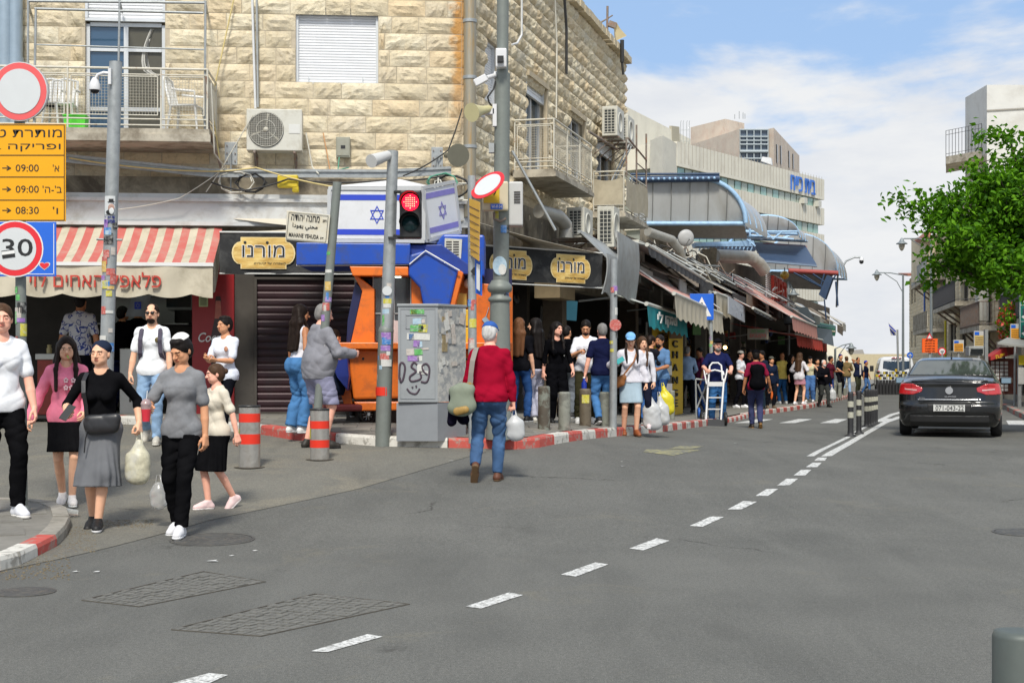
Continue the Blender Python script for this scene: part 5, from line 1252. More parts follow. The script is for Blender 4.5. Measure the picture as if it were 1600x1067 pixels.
# red fridge panel
rf=sbx(ML,xl(300,.1),xl(366,.1),-.1,.55,fl,3.1,mat('fridge_red',(.3,.012,.015),.4,var=.08),'drinks_fridge','tall red drinks fridge with a printed bottle at the shop corner','fridge')
k_=(xl(366,.1)-xl(300,.1));q=MB();bx=.08;Z=lambda py:onp(ML,335,py,.1)[1]-fl
prof=[(.035,Z(463)),(.045,Z(470)),(.04,Z(483)),(.06,Z(500)),(.11,Z(525)),(.125,Z(550)),(.1,Z(580)),(.125,Z(605)),(.1,Z(640))]
q.add([(bx-r,-.336,z)for r,z in prof]+[(bx+r,-.336,z)for r,z in prof[::-1]],[tuple(range(17,-1,-1))]);q.bd('bottle_print',mat('bottle_print',(.035,.012,.01),.3,var=.4,vs=6),rf)
MB().add([(bx-.037,-.338,Z(470)),(bx+.037,-.338,Z(470)),(bx+.055,-.338,Z(498)),(bx-.055,-.338,Z(498))],[(0,1,2,3)]).bd('bottle_neck_print',mat('neck_print',(.42,.12,.08),.4,var=.3,vs=9),rf)
text('Coca',None,.34,.15,wpr,rf,depth=.006,bold=.01,shear=.3,x=-.06,y=-.335,z=Z(527));text('Cola',None,.3,.13,wpr,rf,depth=.006,bold=.01,shear=.3,x=.2,y=-.335,z=Z(540)-.35)
MB().box((-.15,-.335,Z(470)),(.14,.01,.19)).bd('paper_notice',mat('notice_green',(.42,.5,.25),.7),rf);q=MB()
for i in range(5):q.box((-.15,-.342,Z(470)+.06-.03*i),(.1,.004,.012))
q.bd('notice_print',ink,rf)
# dark roller shutter
mshut=mat('maroon_shutter',(.028,.008,.012),.5,.3,var=.25,vs=3,dirt=(.02,.018,.02),dq=1.2,dm=.8)
sh=shutter(ML,(xl(398),xl(558),fl,2.85),None,-.02,.115,'closed_roller_shutter',mshut,dark);tag(sh,'closed dark maroon roller shutter behind the big man in grey','shutter')
pl=sbx(ML,xl(366),xl(398),-.06,.3,fl,3.1,dark,'door_post','black door post between the red fridge and the maroon shutter','post')
# banner awning of the corner sweets shop
zt,zb=3.44,2.83
A0=OP(ML,343,400,1.25);A0.z=0;A1=OP(ML,640,400,1.25);A1.z=0;A2=V((-.54,23.7,0));A3=V((1.62,25.5,0));A4=V((2.75,30.4,0))
t=empty('banner_awning',A0.lerp(A1,.5),'black banner awning with gold name plates wrapping round the corner shop','awning');ti=Tran(-t.location)
def banner(a,b,n,z0=zb,z1=zt,th=.01):
 d=(b-a).normalized();nn=V((d.y,-d.x,0));q=MB()
 q.gr(lambda u,v:ti@(a.lerp(b,u)+nn*(.015*sin(u*23+v*2)*(1-v)+.01*sin(u*9+v*5))+V((0,0,z0+(z1-z0)*v-(.02*sin(u*pi*3)*(1-v))))),n,5,thick=-nn*th);return q
b1=banner(A0,A1,40).bd('banner_front',fab_b,t);b1b=banner(A1,A2,8).bd('banner_front',fab_b,t);b2=banner(A2,A3,30,zb+.02,zt).bd('banner_side',fab_b,t)
q=MB()
for a,b in((A0,A1),(A1,A2),(A2,A3)):
 q.cyl(ti@(a+V((0,0,zb-.005))),ti@(b+V((0,0,zb-.005))),.012);q.cyl(ti@(a+V((0,0,zt+.01))),ti@(b+V((0,0,zt+.01))),.014)
q.bd('hem_rope',mat('rope_white',(.6,.6,.57),.8,var=.05),t)
top=mat('awning_top_cream',(.6,.55,.45),.85,var=.06,vs=2,dirt=(.38,.3,.2),dq=2,dm=.5,bump=.004,bs=6)
q=MB();B0,B1,B2,B3=OP(ML,343,352,.3),OP(ML,640,352,.3),CP+V((.1,-.3,0)),CP+DR*5.2+V((.15,0,0))
for p in(B0,B1,B2,B3):p.z=3.78
for a,b,c,d in((A0,A1,B1,B0),(A1,A2,B2,B1),(A2,A3,B3,B2)):
 q.gr(lambda u,v:ti@((a+V((0,0,zt))).lerp(b+V((0,0,zt)),u).lerp(c.lerp(d,u),v)+V((0,0,-.04*sin(v*3.1)))),12,4,thick=(0,0,-.006))
q.bd('top_fabric',top,t)
def plate(a,b,s0,w,h,zc,parent,txt=True):
 d=(b-a).normalized();Mx=frame(a+d*s0,d);Mx.translation.z=zc;W_=ti@Mx
 pts=[];hw,hh=w/2,h/2;ex=.14*w
 def outline(s):
  o=[]
  for sx,sy0 in((1,-1),(-1,1)):
   o.append((sx*(hw-ex)*s,sy0*hh*s));o.append((sx*(hw-ex)*s,sy0*hh*.72*s))
   for k in range(9):a_=-pi/2+pi*k/8;o.append((sx*(hw-ex+ex*cos(a_))*s,-sy0*-1*sx*0+(hh*.72*sin(a_)*(1 if sx>0 else-1))*s))
   o.append((sx*(hw-ex)*s,-sy0*hh*.72*s));o.append((sx*(hw-ex)*s,-sy0*hh*s))
  return o
 for s,y,m_,nm in((1.0,-.028,goldrim,'name_plate_rim'),(.955,-.032,gold,'name_plate')):
  q=MB();o=outline(s);q.add([(x,y,z)for x,z in o],[tuple(range(len(o)))]);ob=q.bd(nm,m_,parent);ob.matrix_local=W_
 if txt:
  text('מורנו',W_,w*.68,h*.4,wpr,parent,depth=.036,bold=.03,rv=True,z=h*.06);text('מורנו',W_,w*.66,h*.37,ink,parent,depth=.040,bold=.0,rv=True,z=h*.06)
  for dx in(-.29,.06):o=MB().ball((w*dx,-.041,h*.33),(.022,.003,.022),8,5).bd('lettering',ink,parent);o.matrix_local=W_
  text('משפחה של קינוחים',W_,w*.5,h*.1,ink,parent,depth=.036,rv=True,x=w*.1,z=-h*.33,shear=.2)
s1_=(OP(ML,412,403,1.25)-OP(ML,343,403,1.25)).length;plate(A0,A1,s1_,.95,.48,(zt+zb)/2,t)
L23=(A3-A2).length;plate(A2,A3,L23*.235,.95,.5,(zt+zb)/2+.01,t);plate(A2,A3,L23*.72,.95,.5,(zt+zb)/2,t)
# metal hood right of the banner
q=MB();hm_=gp
hd_=empty('metal_hood',A3,'grey sheet metal hood at the end of the black banner awning','awning');hi=Tran(-A3)
C1=P(992,440,29.5);C1.z=0
for(a,b,z0,z1)in((A3,P(958,420,26.6),2.72,3.45),(P(958,420,26.6),C1,2.75,3.95)):
 a,b=a.copy(),b.copy();a.z=b.z=0;nn=V(((b-a).y,-(b-a).x,0)).normalized();q.gr(lambda u,v:hi@(a.lerp(b,u)+nn*(.1*sin(v*2.2))+V((0,0,z0+(z1-z0)*v+.05*sin(u*5)*(1-v)))),14,6,thick=-nn*.02)
q.bd('panel',hm_,hd_)
q=MB();a,b=P(905,362,27.6),P(1105,470,41);q.gr(lambda u,v:hi@(a.lerp(b,u)+V((.55*v,.1*v,-.52*v))),10,2,thick=(0,0,.03));q.cyl(hi@a,hi@b,.04,n=5);q.bd('upper_flashing',gp,hd_)
# shop opening on the street side, pillars and goods
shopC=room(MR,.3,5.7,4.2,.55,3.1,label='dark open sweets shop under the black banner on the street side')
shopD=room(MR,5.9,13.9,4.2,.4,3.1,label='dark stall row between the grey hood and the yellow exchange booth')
goods_c=[(.25,.03,.02),(.35,.2,.03),(.06,.15,.04),(.03,.06,.2),(.4,.35,.25),(.12,.06,.03),(.02,.02,.02),(.3,.3,.28)]
gmats=[mat('goods_%d'%i,c,.6,var=.3,vs=12)for i,c in enumerate(goods_c)]
rd=random.Random(11)
def gsh(M,x0,x1,y,z0,rows,label,group='goods shelves in the stalls',step=.32):
 t=empty('goods_shelf',M@V(((x0+x1)/2,y,z0)),label,'shelf',group,rot=M.to_euler());w=x1-x0
 for r_ in range(rows):
  MB().box((0,0,.02+r_*step),(w,.4,.03)).bd('board',dark,t)
  q=MB();x=-w/2+.03
  while x<w/2-.06:
   bw,bh=rd.uniform(.05,.16),rd.uniform(.08,step*.8);q.mat(rd.randrange(8));q.box((x+bw/2,-.02,.036+r_*step+bh/2),(bw*.92,.25,bh));x+=bw
  q.bd('goods',gmats,t,kind='stuff')
gsh(MR,.5,2.6,3.6,.6,6,'tall goods shelf at the back of the sweets shop, nearer the corner');gsh(MR,3.0,5.4,3.6,.6,6,'second goods shelf at the back of the sweets shop')
gsh(MR,6.3,9.0,1.6,.5,6,'goods shelf in the stall behind the man in navy');gsh(MR,9.6,12.8,2.0,.45,6,'goods shelf in the stall beside the exchange booth')
for i in range(7):
 x=1.0+i*.62;o=MR@V((x,.4,2.75));b_=MB().la([(0,.07),(.12,.06),(.14,.0),(.05,-.02),(0,-.02)],n=14).bd('hanging_pan',mat('pan_black',(.03,.03,.03),.3,.5));b_.location=o;b_.rotation_euler=(R(80),0,R(70));tag(b_,['first','second','third','fourth','fifth','sixth','seventh'][i]+' dark pan from the corner under the banner awning','pan','pans hanging under the awning')
for px,py,lb,c in((851,495,'white price list hanging at the sweets shop entrance',(.4,.4,.38)),(890,485,'blue lit menu screen inside the sweets shop',(.12,.3,.4))):
 o=P(px,py,28.6 if px<870 else 30.5);b_=MB().box((0,0,0),(.2 if px<870 else.35,.02,.42)).bd('price_list',mat('pl_%d'%px,c,.6,emit='#205060' if px>870 else None,es=.5 if px>870 else 0));b_.location=o;b_.rotation_euler=(0,R(4),R(25));tag(b_,lb,'sign')
bulb=mat('warm_bulb',(1,.8,.5),.4,var=0,emit='#ffcf80',es=5)
for px,py,D,lb in((884,462,29.5,'warm yellow lamp inside the sweets shop'),(1133,543,42,'small warm lamp glowing in the dark stall above the hand truck man')):
 o=P(px,py,D);b_=MB().ball((0,0,0),.06,10,6).bd('lamp_bulb',bulb);b_.location=o;tag(b_,lb,'lamp')
 # ---- kiosk
KD=20.0;kb=G(625,660,PAV);kb=V((P(625,660,KD).x,KD,float(gz(-1.5,KD))+PAV));kio=empty('lottery_kiosk',kb,'orange and blue street kiosk with service window and a flag box on its roof','kiosk')
K=lambda px,py,d=0:P(px,py,KD+d)-kb
org=mat('kiosk_orange',(.78,.17,.015),.4,var=.06,vs=3,dirt=(.36,.1,.03),dq=5,dm=.7);blu=mat('kiosk_blue',(.01,.07,.42),.4,var=.08,vs=2,dirt=(.05,.07,.16),dq=5,dm=.7);nav=mat('kiosk_navy',(.012,.016,.07),.4)
def slabk(name,pts,d0,th,m,parent=kio,bev=.012):
 q=MB();q.sb([K(x,y,d0)for x,y in pts],V((0,th,0)));return q.bd(name,m,parent,bevel=bev)
 # core volume
MB().sb([K(575,640,.5),K(800,632,.5),K(800,420,.5),K(575,420,.5)],V((0,1.3,0))).bd('cabin',nav,kio)
slabk('blue_fascia',[(463,379),(641,381),(640,413),(463,414)],-.3,1.4,blu)
MB().sb([K(463,415.5,-.26),K(640,414.5,-.26),K(640,413,-.26),K(463,413,-.26)],V((0,.1,0))).bd('fascia_trim',whitep,kio)
slabk('canopy_lip',[(546,416),(638,417),(638,431),(551,431)],-.28,.8,org)
slabk('left_pillar',[(549,424),(578,446),(585,452),(585,540),(547,540),(566,455)],-.12,.5,org)
slabk('navy_side_panel',[(555,440),(567,452),(548,536),(541,536),(543,500)],-.05,1.6,nav)
MB().sb([K(583,534,.1),K(642,534,.1),K(642,428,.1),K(583,428,.1)],V((0,.04,0))).bd('window_interior',mat('kiosk_inside',(.05,.05,.052),.5,var=.4,vs=4),kio)
w_=MB();w_.sb([K(584,533,.0),K(642,533,.0),K(642,432,.0),K(584,432,.0)],V((0,.008,0)));wfk=w_.bd('service_window',mat('kiosk_glass',(.25,.27,.28),.08,trans=.85,var=0),kio)
q=MB()
for a,b in(((583,432),(583,533)),((642,432),(642,533)),((583,490),(642,490)),((616,432),(616,533)),((583,432),(642,432))):q.cyl(K(*a,-.01),K(*b,-.01),.01,n=4)
q.bd('frame',gp,wfk)
st=MB().sb([K(591,445,.09),K(612,445,.09),K(612,464,.09),K(591,464,.09)],V((0,-.004,0))).bd('wheelchair_sign',bluel,kio)
MB().tu([K(600+6*cos(a),456+5*sin(a),.07)for a in lins(-.4,3.9,12)],.007,4).tu([K(599,447,.07),K(600,453,.07),K(606,454,.07),K(608,460,.07)],.008,4).ball(K(599,446.5,.07),.014,6,4).bd('symbol',wpr,st)
MB().box(K(612,432,-.1),(.26,.05,.03)).bd('strip_light',lampm,kio)
MB().sb([K(614,500,-.02),K(627,502,-.02),K(622,537,-.02),K(609,535,-.02)],V((0,-.004,0))).bd('paper_sheet',mat('paper_pinkish',(.6,.5,.48),.7),kio)
slabk('counter_shelf',[(520,535),(800,535),(800,546),(520,545)],-.38,.6,org)
slabk('front_panel',[(541,545),(626,546),(626,622),(552,624)],-.2,.75,org,bev=.03);slabk('front_panel',[(626,546),(800,546),(796,622),(626,622)],-.12,.7,org,bev=.03)
slabk('lower_panel',[(552,627),(800,627),(795,638),(560,642)],-.16,.7,org,bev=.02);slabk('left_side_panel',[(527,598),(541,560),(552,640),(540,641)],-.1,.6,org)
slabk('dark_gap',[(550,622),(800,622),(800,627),(550,627)],-.14,.5,dark)
MB().sb([K(541,660,.25),K(798,660,.25),K(798,641,.25),K(541,641,.25)],V((0,1.4,0))).bd('base',mat('kiosk_base',(.1,.09,.08),.8,var=.3,bump=.004),kio)
MB().sb([K(518,557,-.42),K(542,551,-.42),K(545,588,-.42),K(543,611,-.36),K(527,590,-.42),K(521,577,-.42)],V((0,.32,0))).bd('leaflet_bin',mat('bin_blue',(.02,.035,.2),.35),kio,bevel=.02)
# right hood with air conditioner
slabk('blue_hood',[(640,398),(664,391),(716,421),(702,480),(662,480),(656,450),(638,430)],-.3,.8,blu,bev=.03);slabk('hood_edge',[(716,421),(724,426),(709,484),(702,480)],-.25,.7,org)
slabk('right_pillar',[(638,428),(656,448),(662,486),(660,540),(643,540),(643,434)],-.1,.5,org)
slabk('hood_roof',[(640,383),(690,382),(756,431),(722,428),(716,421),(664,391),(640,411)],-.15,.8,mat('kiosk_deep_blue',(.01,.04,.25),.5,dirt=(.02,.02,.1),dq=4,dm=.5));MB().tu([K(640,413,-.32),K(665,392,-.33),K(718,423,-.33)],.012,5).bd('piping',whitep,kio)
slabk('blue_roof_box',[(682,380),(692,366),(757,367),(757,432),(728,428),(682,402)],-.0,1.0,blu,bev=.03)
acg=MB().sb([K(695,372,-.03),K(722,374,-.03),K(720,407,-.03),K(694,400,-.03)],V((0,.06,0))).bd('air_vent',plas,kio)
q=MB()
for j in range(7):
 for i in range(2):q.sb([K(697+11*i,377+4*j,-.036),K(706+11*i,377+4*j,-.036),K(706+11*i,379+4*j,-.036),K(697+11*i,379+4*j,-.036)],V((0,.004,0)))
q.bd('slot',dark,acg,kind='stuff')
slabk('orange_side_panel',[(742,442),(801,447),(801,600),(742,600)],.05,.5,org);slabk('inner_panel',[(708,440),(742,440),(742,540),(703,540)],.3,.3,mat('kiosk_amber',(.62,.22,.02),.5),bev=.005)
MB().ball(K(731,443,.1),(.06,.05,.07),10,6).bd('round_lamp',plas,kio)
yel=mat('yellow_metal',(.66,.42,.02),.5,var=.08,dirt=(.4,.25,.05),dq=4,dm=.4)
for z0,z1 in((482,508),(510,538),(540,566)):slabk('yellow_cabinet_door',[(706,z0),(736,z0+2),(736,z1+2),(706,z1)],.02,.3,yel)
slabk('yellow_notice',[(710,457),(729,459),(729,478),(709,478)],.1,.02,mat('notice_yellow',(.6,.4,.08),.6),bev=0)
MB().sb([K(753,499,.03),K(759,494,.03),K(766,503,.03),K(760,509,.03)],V((0,.01,0))).cyl(K(764,480,.03),K(759,496,.03),.006,n=4).bd('hanging_tag',mat('tag_blue',(.3,.42,.5),.6),kio)
# flag box
fbx=mat('flag_box_frame',(.5,.51,.51),.5,.2,var=.06)
q=MB();c4=[K(513,0,-.15),K(664,0,-.2),K(714,0,.5),K(560,0,1.1)]
zt_,zb_=K(600,292,-.15).z,K(600,379,-.15).z
vs=[V((p.x,p.y,zb_))for p in c4]+[V((p.x,p.y,zt_))for p in c4];q.add(vs,[(0,1,5,4),(1,2,6,5),(2,3,7,6),(3,0,4,7),(4,5,6,7),(3,2,1,0)]);fb=q.bd('flag_box',fbx,kio)
q=MB();ap=V((K(625,275,.3).x,.35,zt_+.17));q.add([v+V((0,0,.004))for v in vs[4:]]+[ap],[(0,1,4),(1,2,4),(2,3,4),(3,0,4)]);q.bd('box_roof',whitep,fb)
def flagface(a,b,sx,m_b,wfac=1):
 d=(b-a);L=d.length;Mx=frame(V((a.x,a.y,(zt_+zb_)/2)),d);h=zt_-zb_
 q=MB();lbq(q,Mx,(L/2,-.004,0),(L*.94,.008,h*.86));q.bd('panel',whitep,fb)
 for z in(.31,-.31):q=MB();lbq(q,Mx,(L/2,-.010,z*h),(L*.93,.006,h*.1));q.bd('stripe',m_b,fb)
 r=h*.145;q=MB()
 for k in range(2):
  pts=[(sx*L+r*sin(2*pi*i/3+k*pi)*wfac,r*1.15*cos(2*pi*i/3+k*pi))for i in range(3)]
  for i in range(3):
   (x0,z0),(x1,z1)=pts[i],pts[(i+1)%3];q.sb([Mx@V((x0,-.011-.002*k,z0)),Mx@V((x1,-.011-.002*k,z1)),Mx@V((x1*.8+sx*L*.2,-.011-.002*k,z1*.8)),Mx@V((x0*.8+sx*L*.2,-.011-.002*k,z0*.8))],Mx.to_3x3()@V((0,-.004,0)))
 q.bd('star',m_b,fb)
 q=MB()
 for z in(-.47,.47):lbq(q,Mx,(L/2,-.01,z*h),(L,.03,h*.06))
 for x in(.01,.99):lbq(q,Mx,(L*x,-.012,0),(.05,.03,h*.9))
 q.bd('frame',fbx,fb)
flagface(c4[0],c4[1],.505,bluel);flagface(c4[1],c4[2],.52,mat('flag_violet',(.2,.18,.48),.5))
MB().cyl(K(685,278,.4),K(684,300,.4),.015).tu([K(677,296,.3),K(680,283,.3),K(688,281,.3),K(694,298,.3)],.01,5).bd('antenna',plas,kio)
# --- the market row beyond the stone building
def awn(name,label,M,pxn,pxf,offf,zf0,zf1,offb,zb_,val,mfab,mval=None,ribs=0,scal=True,bar=True,group='awnings over the market stalls',txt=None,xs=None):
 "awning: front bar between photograph columns pxn..pxf at height zf, back edge higher on the wall"
 x0,x1=xs or(onp(M,pxn,500,offf)[0],onp(M,pxf,500,offf)[0]);L=x1-x0
 t=empty(name,M@V(((x0+x1)/2,-offf,zf0)),label,'awning',group);ti=Tran(-t.location)@M
 MB().gr(lambda u,v:ti@V((x0+L*u,-(offb+(offf-offb)*v),zb_+((zf0+(zf1-zf0)*u)-zb_)*v-.06*sin(v*3.14)+.01*sin(u*L*5))),16,6,thick=(0,0,-.008)).bd('canopy_fabric',mfab,t)
 if bar:MB().cyl(ti@V((x0,-offf-.01,zf0)),ti@V((x1,-offf-.01,zf1)),.045,n=8).bd('front_bar',mat('bar_pale',(.55,.55,.5),.5,var=.08),t)
 if val:
  MB().gr(lambda u,v:ti@V((x0+L*u,-offf-.03-.025*sin(u*L*9+v)*v-.02*v,zf0+(zf1-zf0)*u-.03-v*(val-.03)+(.035*v*sin(u*L*17)if scal else 0))),max(30,int(L*12)),4,thick=(0,.006,0)).bd('valance',mval or mfab,t)
 q=MB()
 for x in(x0+.08,x1-.08):q.cyl(ti@V((x,-offb,zb_-.5)),ti@V((x,-(offb+offf)/2-.2,(zb_+zf0)/2-.12)),.022,n=5);q.cyl(ti@V((x,-(offb+offf)/2-.2,(zb_+zf0)/2-.12)),ti@V((x,-offf+.03,zf0)),.02,n=5)
 q.bd('arm',gp,t,kind='stuff')
 if txt:
  s,px0,px1,h,m_,dz=txt;a,b=onp(M,px0,500,offf+.06)[0],onp(M,px1,500,offf+.06)[0]
  u_=((a+b)/2-x0)/L;text(s,ti,b-a,h,m_,t,depth=.02,bold=.02,rv=True,x=(a+b)/2,y=-offf-.075,z=zf0+(zf1-zf0)*u_+dz)
 return t
teal=mat('awning_teal',(.0,.22,.25),.75,var=.12,vs=4,bump=.006,bs=10);wfab=mat('awning_white',(.5,.55,.5),.8,var=.08,vs=3,dirt=(.33,.36,.32),dq=4,dm=.5)
awn('teal_awning','teal valance awning with white hand lettering right of the grey hood',MR,1009,1071,1.9,2.68,2.6,.5,3.25,.47,wfab,teal,txt=('ואקו לי',1026,1056,.3,wpr,-.24))
awn('pink_awning','large faded pink awning with a cream valance above the teal one',MR,1052,1127,2.25,2.95,2.8,.2,4.35,.52,fab_p,fab_c)
dkf=mat('awning_dark',(.03,.03,.032),.7,var=.2,bump=.005,bs=8)
awn('dark_awning','narrow dark folded awning above the near end of the large pink awning',MR,1010,1100,1.75,3.95,3.75,.2,4.5,.22,gp,dkf,scal=False)
M2=MR2
awn('cream_awning','short cream awning between the pedestrian crossing sign and white menu board',M2,1117,1139,1.7,3.45,3.4,.3,4.0,.6,fab_c,fab_c)
awn('pink_awning','half folded pink awning beyond the white menu board',M2,1176,1211,2.2,3.15,2.95,.3,4.2,.12,fab_p,dkf,scal=False)
awn('pink_awning','broad pink awning with green side panel above the woman in white',M2,1236,1275,2.9,3.0,2.85,.3,4.6,.45,fab_p,mat('awning_striped_pink',(.5,.24,.2),.8,var=.2,vs=14,stretch=(1,1,.05)))
redf=mat('awning_bright_red',(.5,.05,.03),.75,vs=5)
awn('red_awning','bright red scalloped valance low under the broad pink awning',M2,1243,1291,2.7,2.5,2.4,.4,2.9,.42,redf,redf)
greenf=mat('awning_green',(.02,.12,.08),.7,var=.12);
gc=empty('green_canopy',P(1280,515,62),'green canopy with a cream stripe and rounded edge at the far end of the stalls','awning','awnings over the market stalls');gi=Tran(-gc.location)
q=MB();a,b=P(1246,506,60),P(1305,513,60);c,d=P(1260,500,66),P(1306,509,66);q.add([gi@p for p in(a,b,d,c)]+[gi@(p+V((0,0,-.33)))for p in(a,b,d,c)],[(0,1,2,3),(0,4,5,1),(1,5,6,2),(7,6,5,4)]);q.bd('canopy',greenf,gc,bevel=.03)
MB().sb([gi@(a+V((0,-.02,-.1))),gi@(b+V((0,-.02,-.1))),gi@(b+V((0,-.02,-.16))),gi@(a+V((0,-.02,-.16)))],V((0,-.01,0))).bd('stripe',fab_c,gc)
# dark lifted panels
for(pts,D,D2,lb,nm)in((((1222,482),(1262,482),(1276,505),(1226,508)),58,56,'dark tilted roof panel behind the red letter sign','roof_panel'),(((1262,512),(1300,517),(1303,541),(1285,535)),57,55.5,'dark ribbed flap hanging under the green canopy','roof_flap')):
 q=MB();ps=[P(x,y,D if i<2 else D2)for i,(x,y)in enumerate(pts)];q.sb(ps,V((0,.1,.06)));tag(q.bd(nm,mat('panel_dark',(.045,.055,.055),.4,.3,var=.15)),lb,'panel')
 # roofs of the stalls: corrugated ledges stepping down the street
q=None
led=empty('stall_roof_ledge',MR2@V((0,-1,4)),'long cluttered sheet metal roof edge running over the market stalls','roof');li=Tran(-led.location)
lm_=[gp,mat('ledge_brown',(.2,.16,.12),.8,var=.3,vs=3),mat('ledge_pale',(.45,.43,.38),.8,var=.2,vs=3),mat('ledge_dark',(.05,.05,.05),.7,var=.3)]
rd=random.Random(3)
for(M_,x0,x1)in((MR,8.6,14.0),(MR2,0,46)):
 x=x0
 while x<x1:
  w=rd.uniform(1.2,2.8);w=min(w,x1-x);off=rd.uniform(1.0,1.7);z=rd.uniform(3.75,4.05)
  MB().sb([li@M_@V(p)for p in((x,-off,z-.25),(x+w,-off,z-.25-rd.uniform(-.05,.1)),(x+w,-.2,z+.45),(x,-.2,z+.45))],(0,0,-.04)).bd('roof_sheet',rd.choice(lm_[:3]),led)
  MB().sb([li@M_@V(p)for p in((x,-off-.02,z-.26),(x+w,-off-.02,z-.3),(x+w,-off-.02,z-.62-rd.uniform(0,.2)),(x,-off-.02,z-.62))],M_.to_3x3()@V((0,.03,0))).bd('fascia',rd.choice(lm_),led)
  x+=w
for i in range(9):
 M_=MR2;x=rd.uniform(0,18);MB().tu([li@M_@V((x+k*.9,-rd.uniform(1.1,1.9),3.95+rd.uniform(-.15,.25)))for k in range(5)],.02,5).bd('cable',rd.choice((cable_m,wcable,gv)),led)
for i in range(10):
 x=1+i*1.9+rd.uniform(-.5,.5);MB().cyl(li@MR2@V((x,-.5,4.6)),li@MR2@V((x+rd.uniform(-.3,.6),-2.0,3.75)),.022,n=5).bd('stay_rod',gp,led)
 # big ducts climbing over the roofs
ductm=mat('duct_grey',(.4,.39,.35),.5,.3,dirt=(.25,.2,.14),dq=3,dm=.6)
for pts,r,lb in(([P(842,330,26.2),P(872,338,26.8),P(884,352,27.2),P(884,372,27.2)],.13,'bent grey duct pipe under the mesh balcony above the banner awning'),([P(1012,362,38),P(1050,375,39),P(1062,392,39.3),P(1068,412,39.5)],.12,'grey bent pipe descending right of the tarpaulin balcony'),([P(1118,400,47),P(1172,402,48),P(1186,412,48.2),P(1195,424,48.4)],.22,'thick dark grey duct elbow below the blue vault beam')):
 q=MB();fp=[]
 for a,b in zip(pts,pts[1:]):fp+=[a.lerp(b,t/4)for t in range(4)]
 fp.append(pts[-1]);q.tu(fp,r,12);tag(q.bd('duct_pipe',ductm),lb,'pipe')
q=MB();q.cyl(P(800,236,24.5),P(868,360,24.5),.025);tag(q.bd('awning_pole',gv),'thin silver pole slanting down from the lamp post to the banner roof','pole')
# broken parapet wall, rubble of cables over the row
q=MB();a=P(1116,405,45);
for i,(px,pw,pt,pb)in enumerate(((1093,10,398,440),(1101,12,390,445),(1112,10,388,450))):
 c=P(px,(pt+pb)/2,44+i*.3);q.box(c,(pw/F*44,.6,(pb-pt)/F*44),Euler((0,R(2),0)).to_matrix())
wp1=q.bd('wall_stub',soot);tag(wp1,'broken stained wall stub standing on the market roof right of the satellite dish','wall')
o=MB().sb([P(1000,398,41),P(1092,445,47),P(1092,408,47),P(1000,352,41)],V((.1,1.2,0))).bd('roof_wall',soot);tag(o,'stained low wall on the market roof below the first vault','wall')
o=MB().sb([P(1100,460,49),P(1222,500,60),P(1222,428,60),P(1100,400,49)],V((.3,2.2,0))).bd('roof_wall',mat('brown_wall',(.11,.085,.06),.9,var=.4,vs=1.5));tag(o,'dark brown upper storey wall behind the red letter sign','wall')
for k in range(7):
 rd2=random.Random(k+40);x=1010+k*14;pts=[P(x+rd2.uniform(-8,8)+j*9,380+k*5+rd2.uniform(-16,12)+j*3,39.5+k*.5)for j in range(7)]
 q=MB();fp=[]
 for a,b in zip(pts,pts[1:]):fp+=[a.lerp(b,t/3)for t in range(3)]
 q.tu(fp,.018,5);o=q.bd('cable',(cable_m,wcable,ry,gv)[k%4]);tag(o,['lowest','second','third','fourth','fifth','sixth','highest'][k]+' tangled cable on the market roof under the vaults','cable','tangled cables on the market roof')
 # satellite dish
t=empty('satellite_dish',P(1072,372,40.5),'round grey satellite dish on the market roof','satellite dish',rot=(R(8),0,R(12)))
MB().la([(0,.06),(.12,.05),(.22,.015),(.245,-.02),(.235,-.02),(.2,.005),(.1,.038),(0,.045)],(0,0,0),24,axis='y').bd('reflector',mat('dish_grey',(.45,.45,.44),.5,var=.05),t)
MB().cyl((0,0,-.2),(0,-.3,-.02),.012,n=5).cyl((0,-.3,-.02),(0,-.36,0),.03,n=8).bd('feed_arm',gp,t);MB().cyl((0,.05,0),(.02,.1,-.6),.025).bd('mast',gp,t)
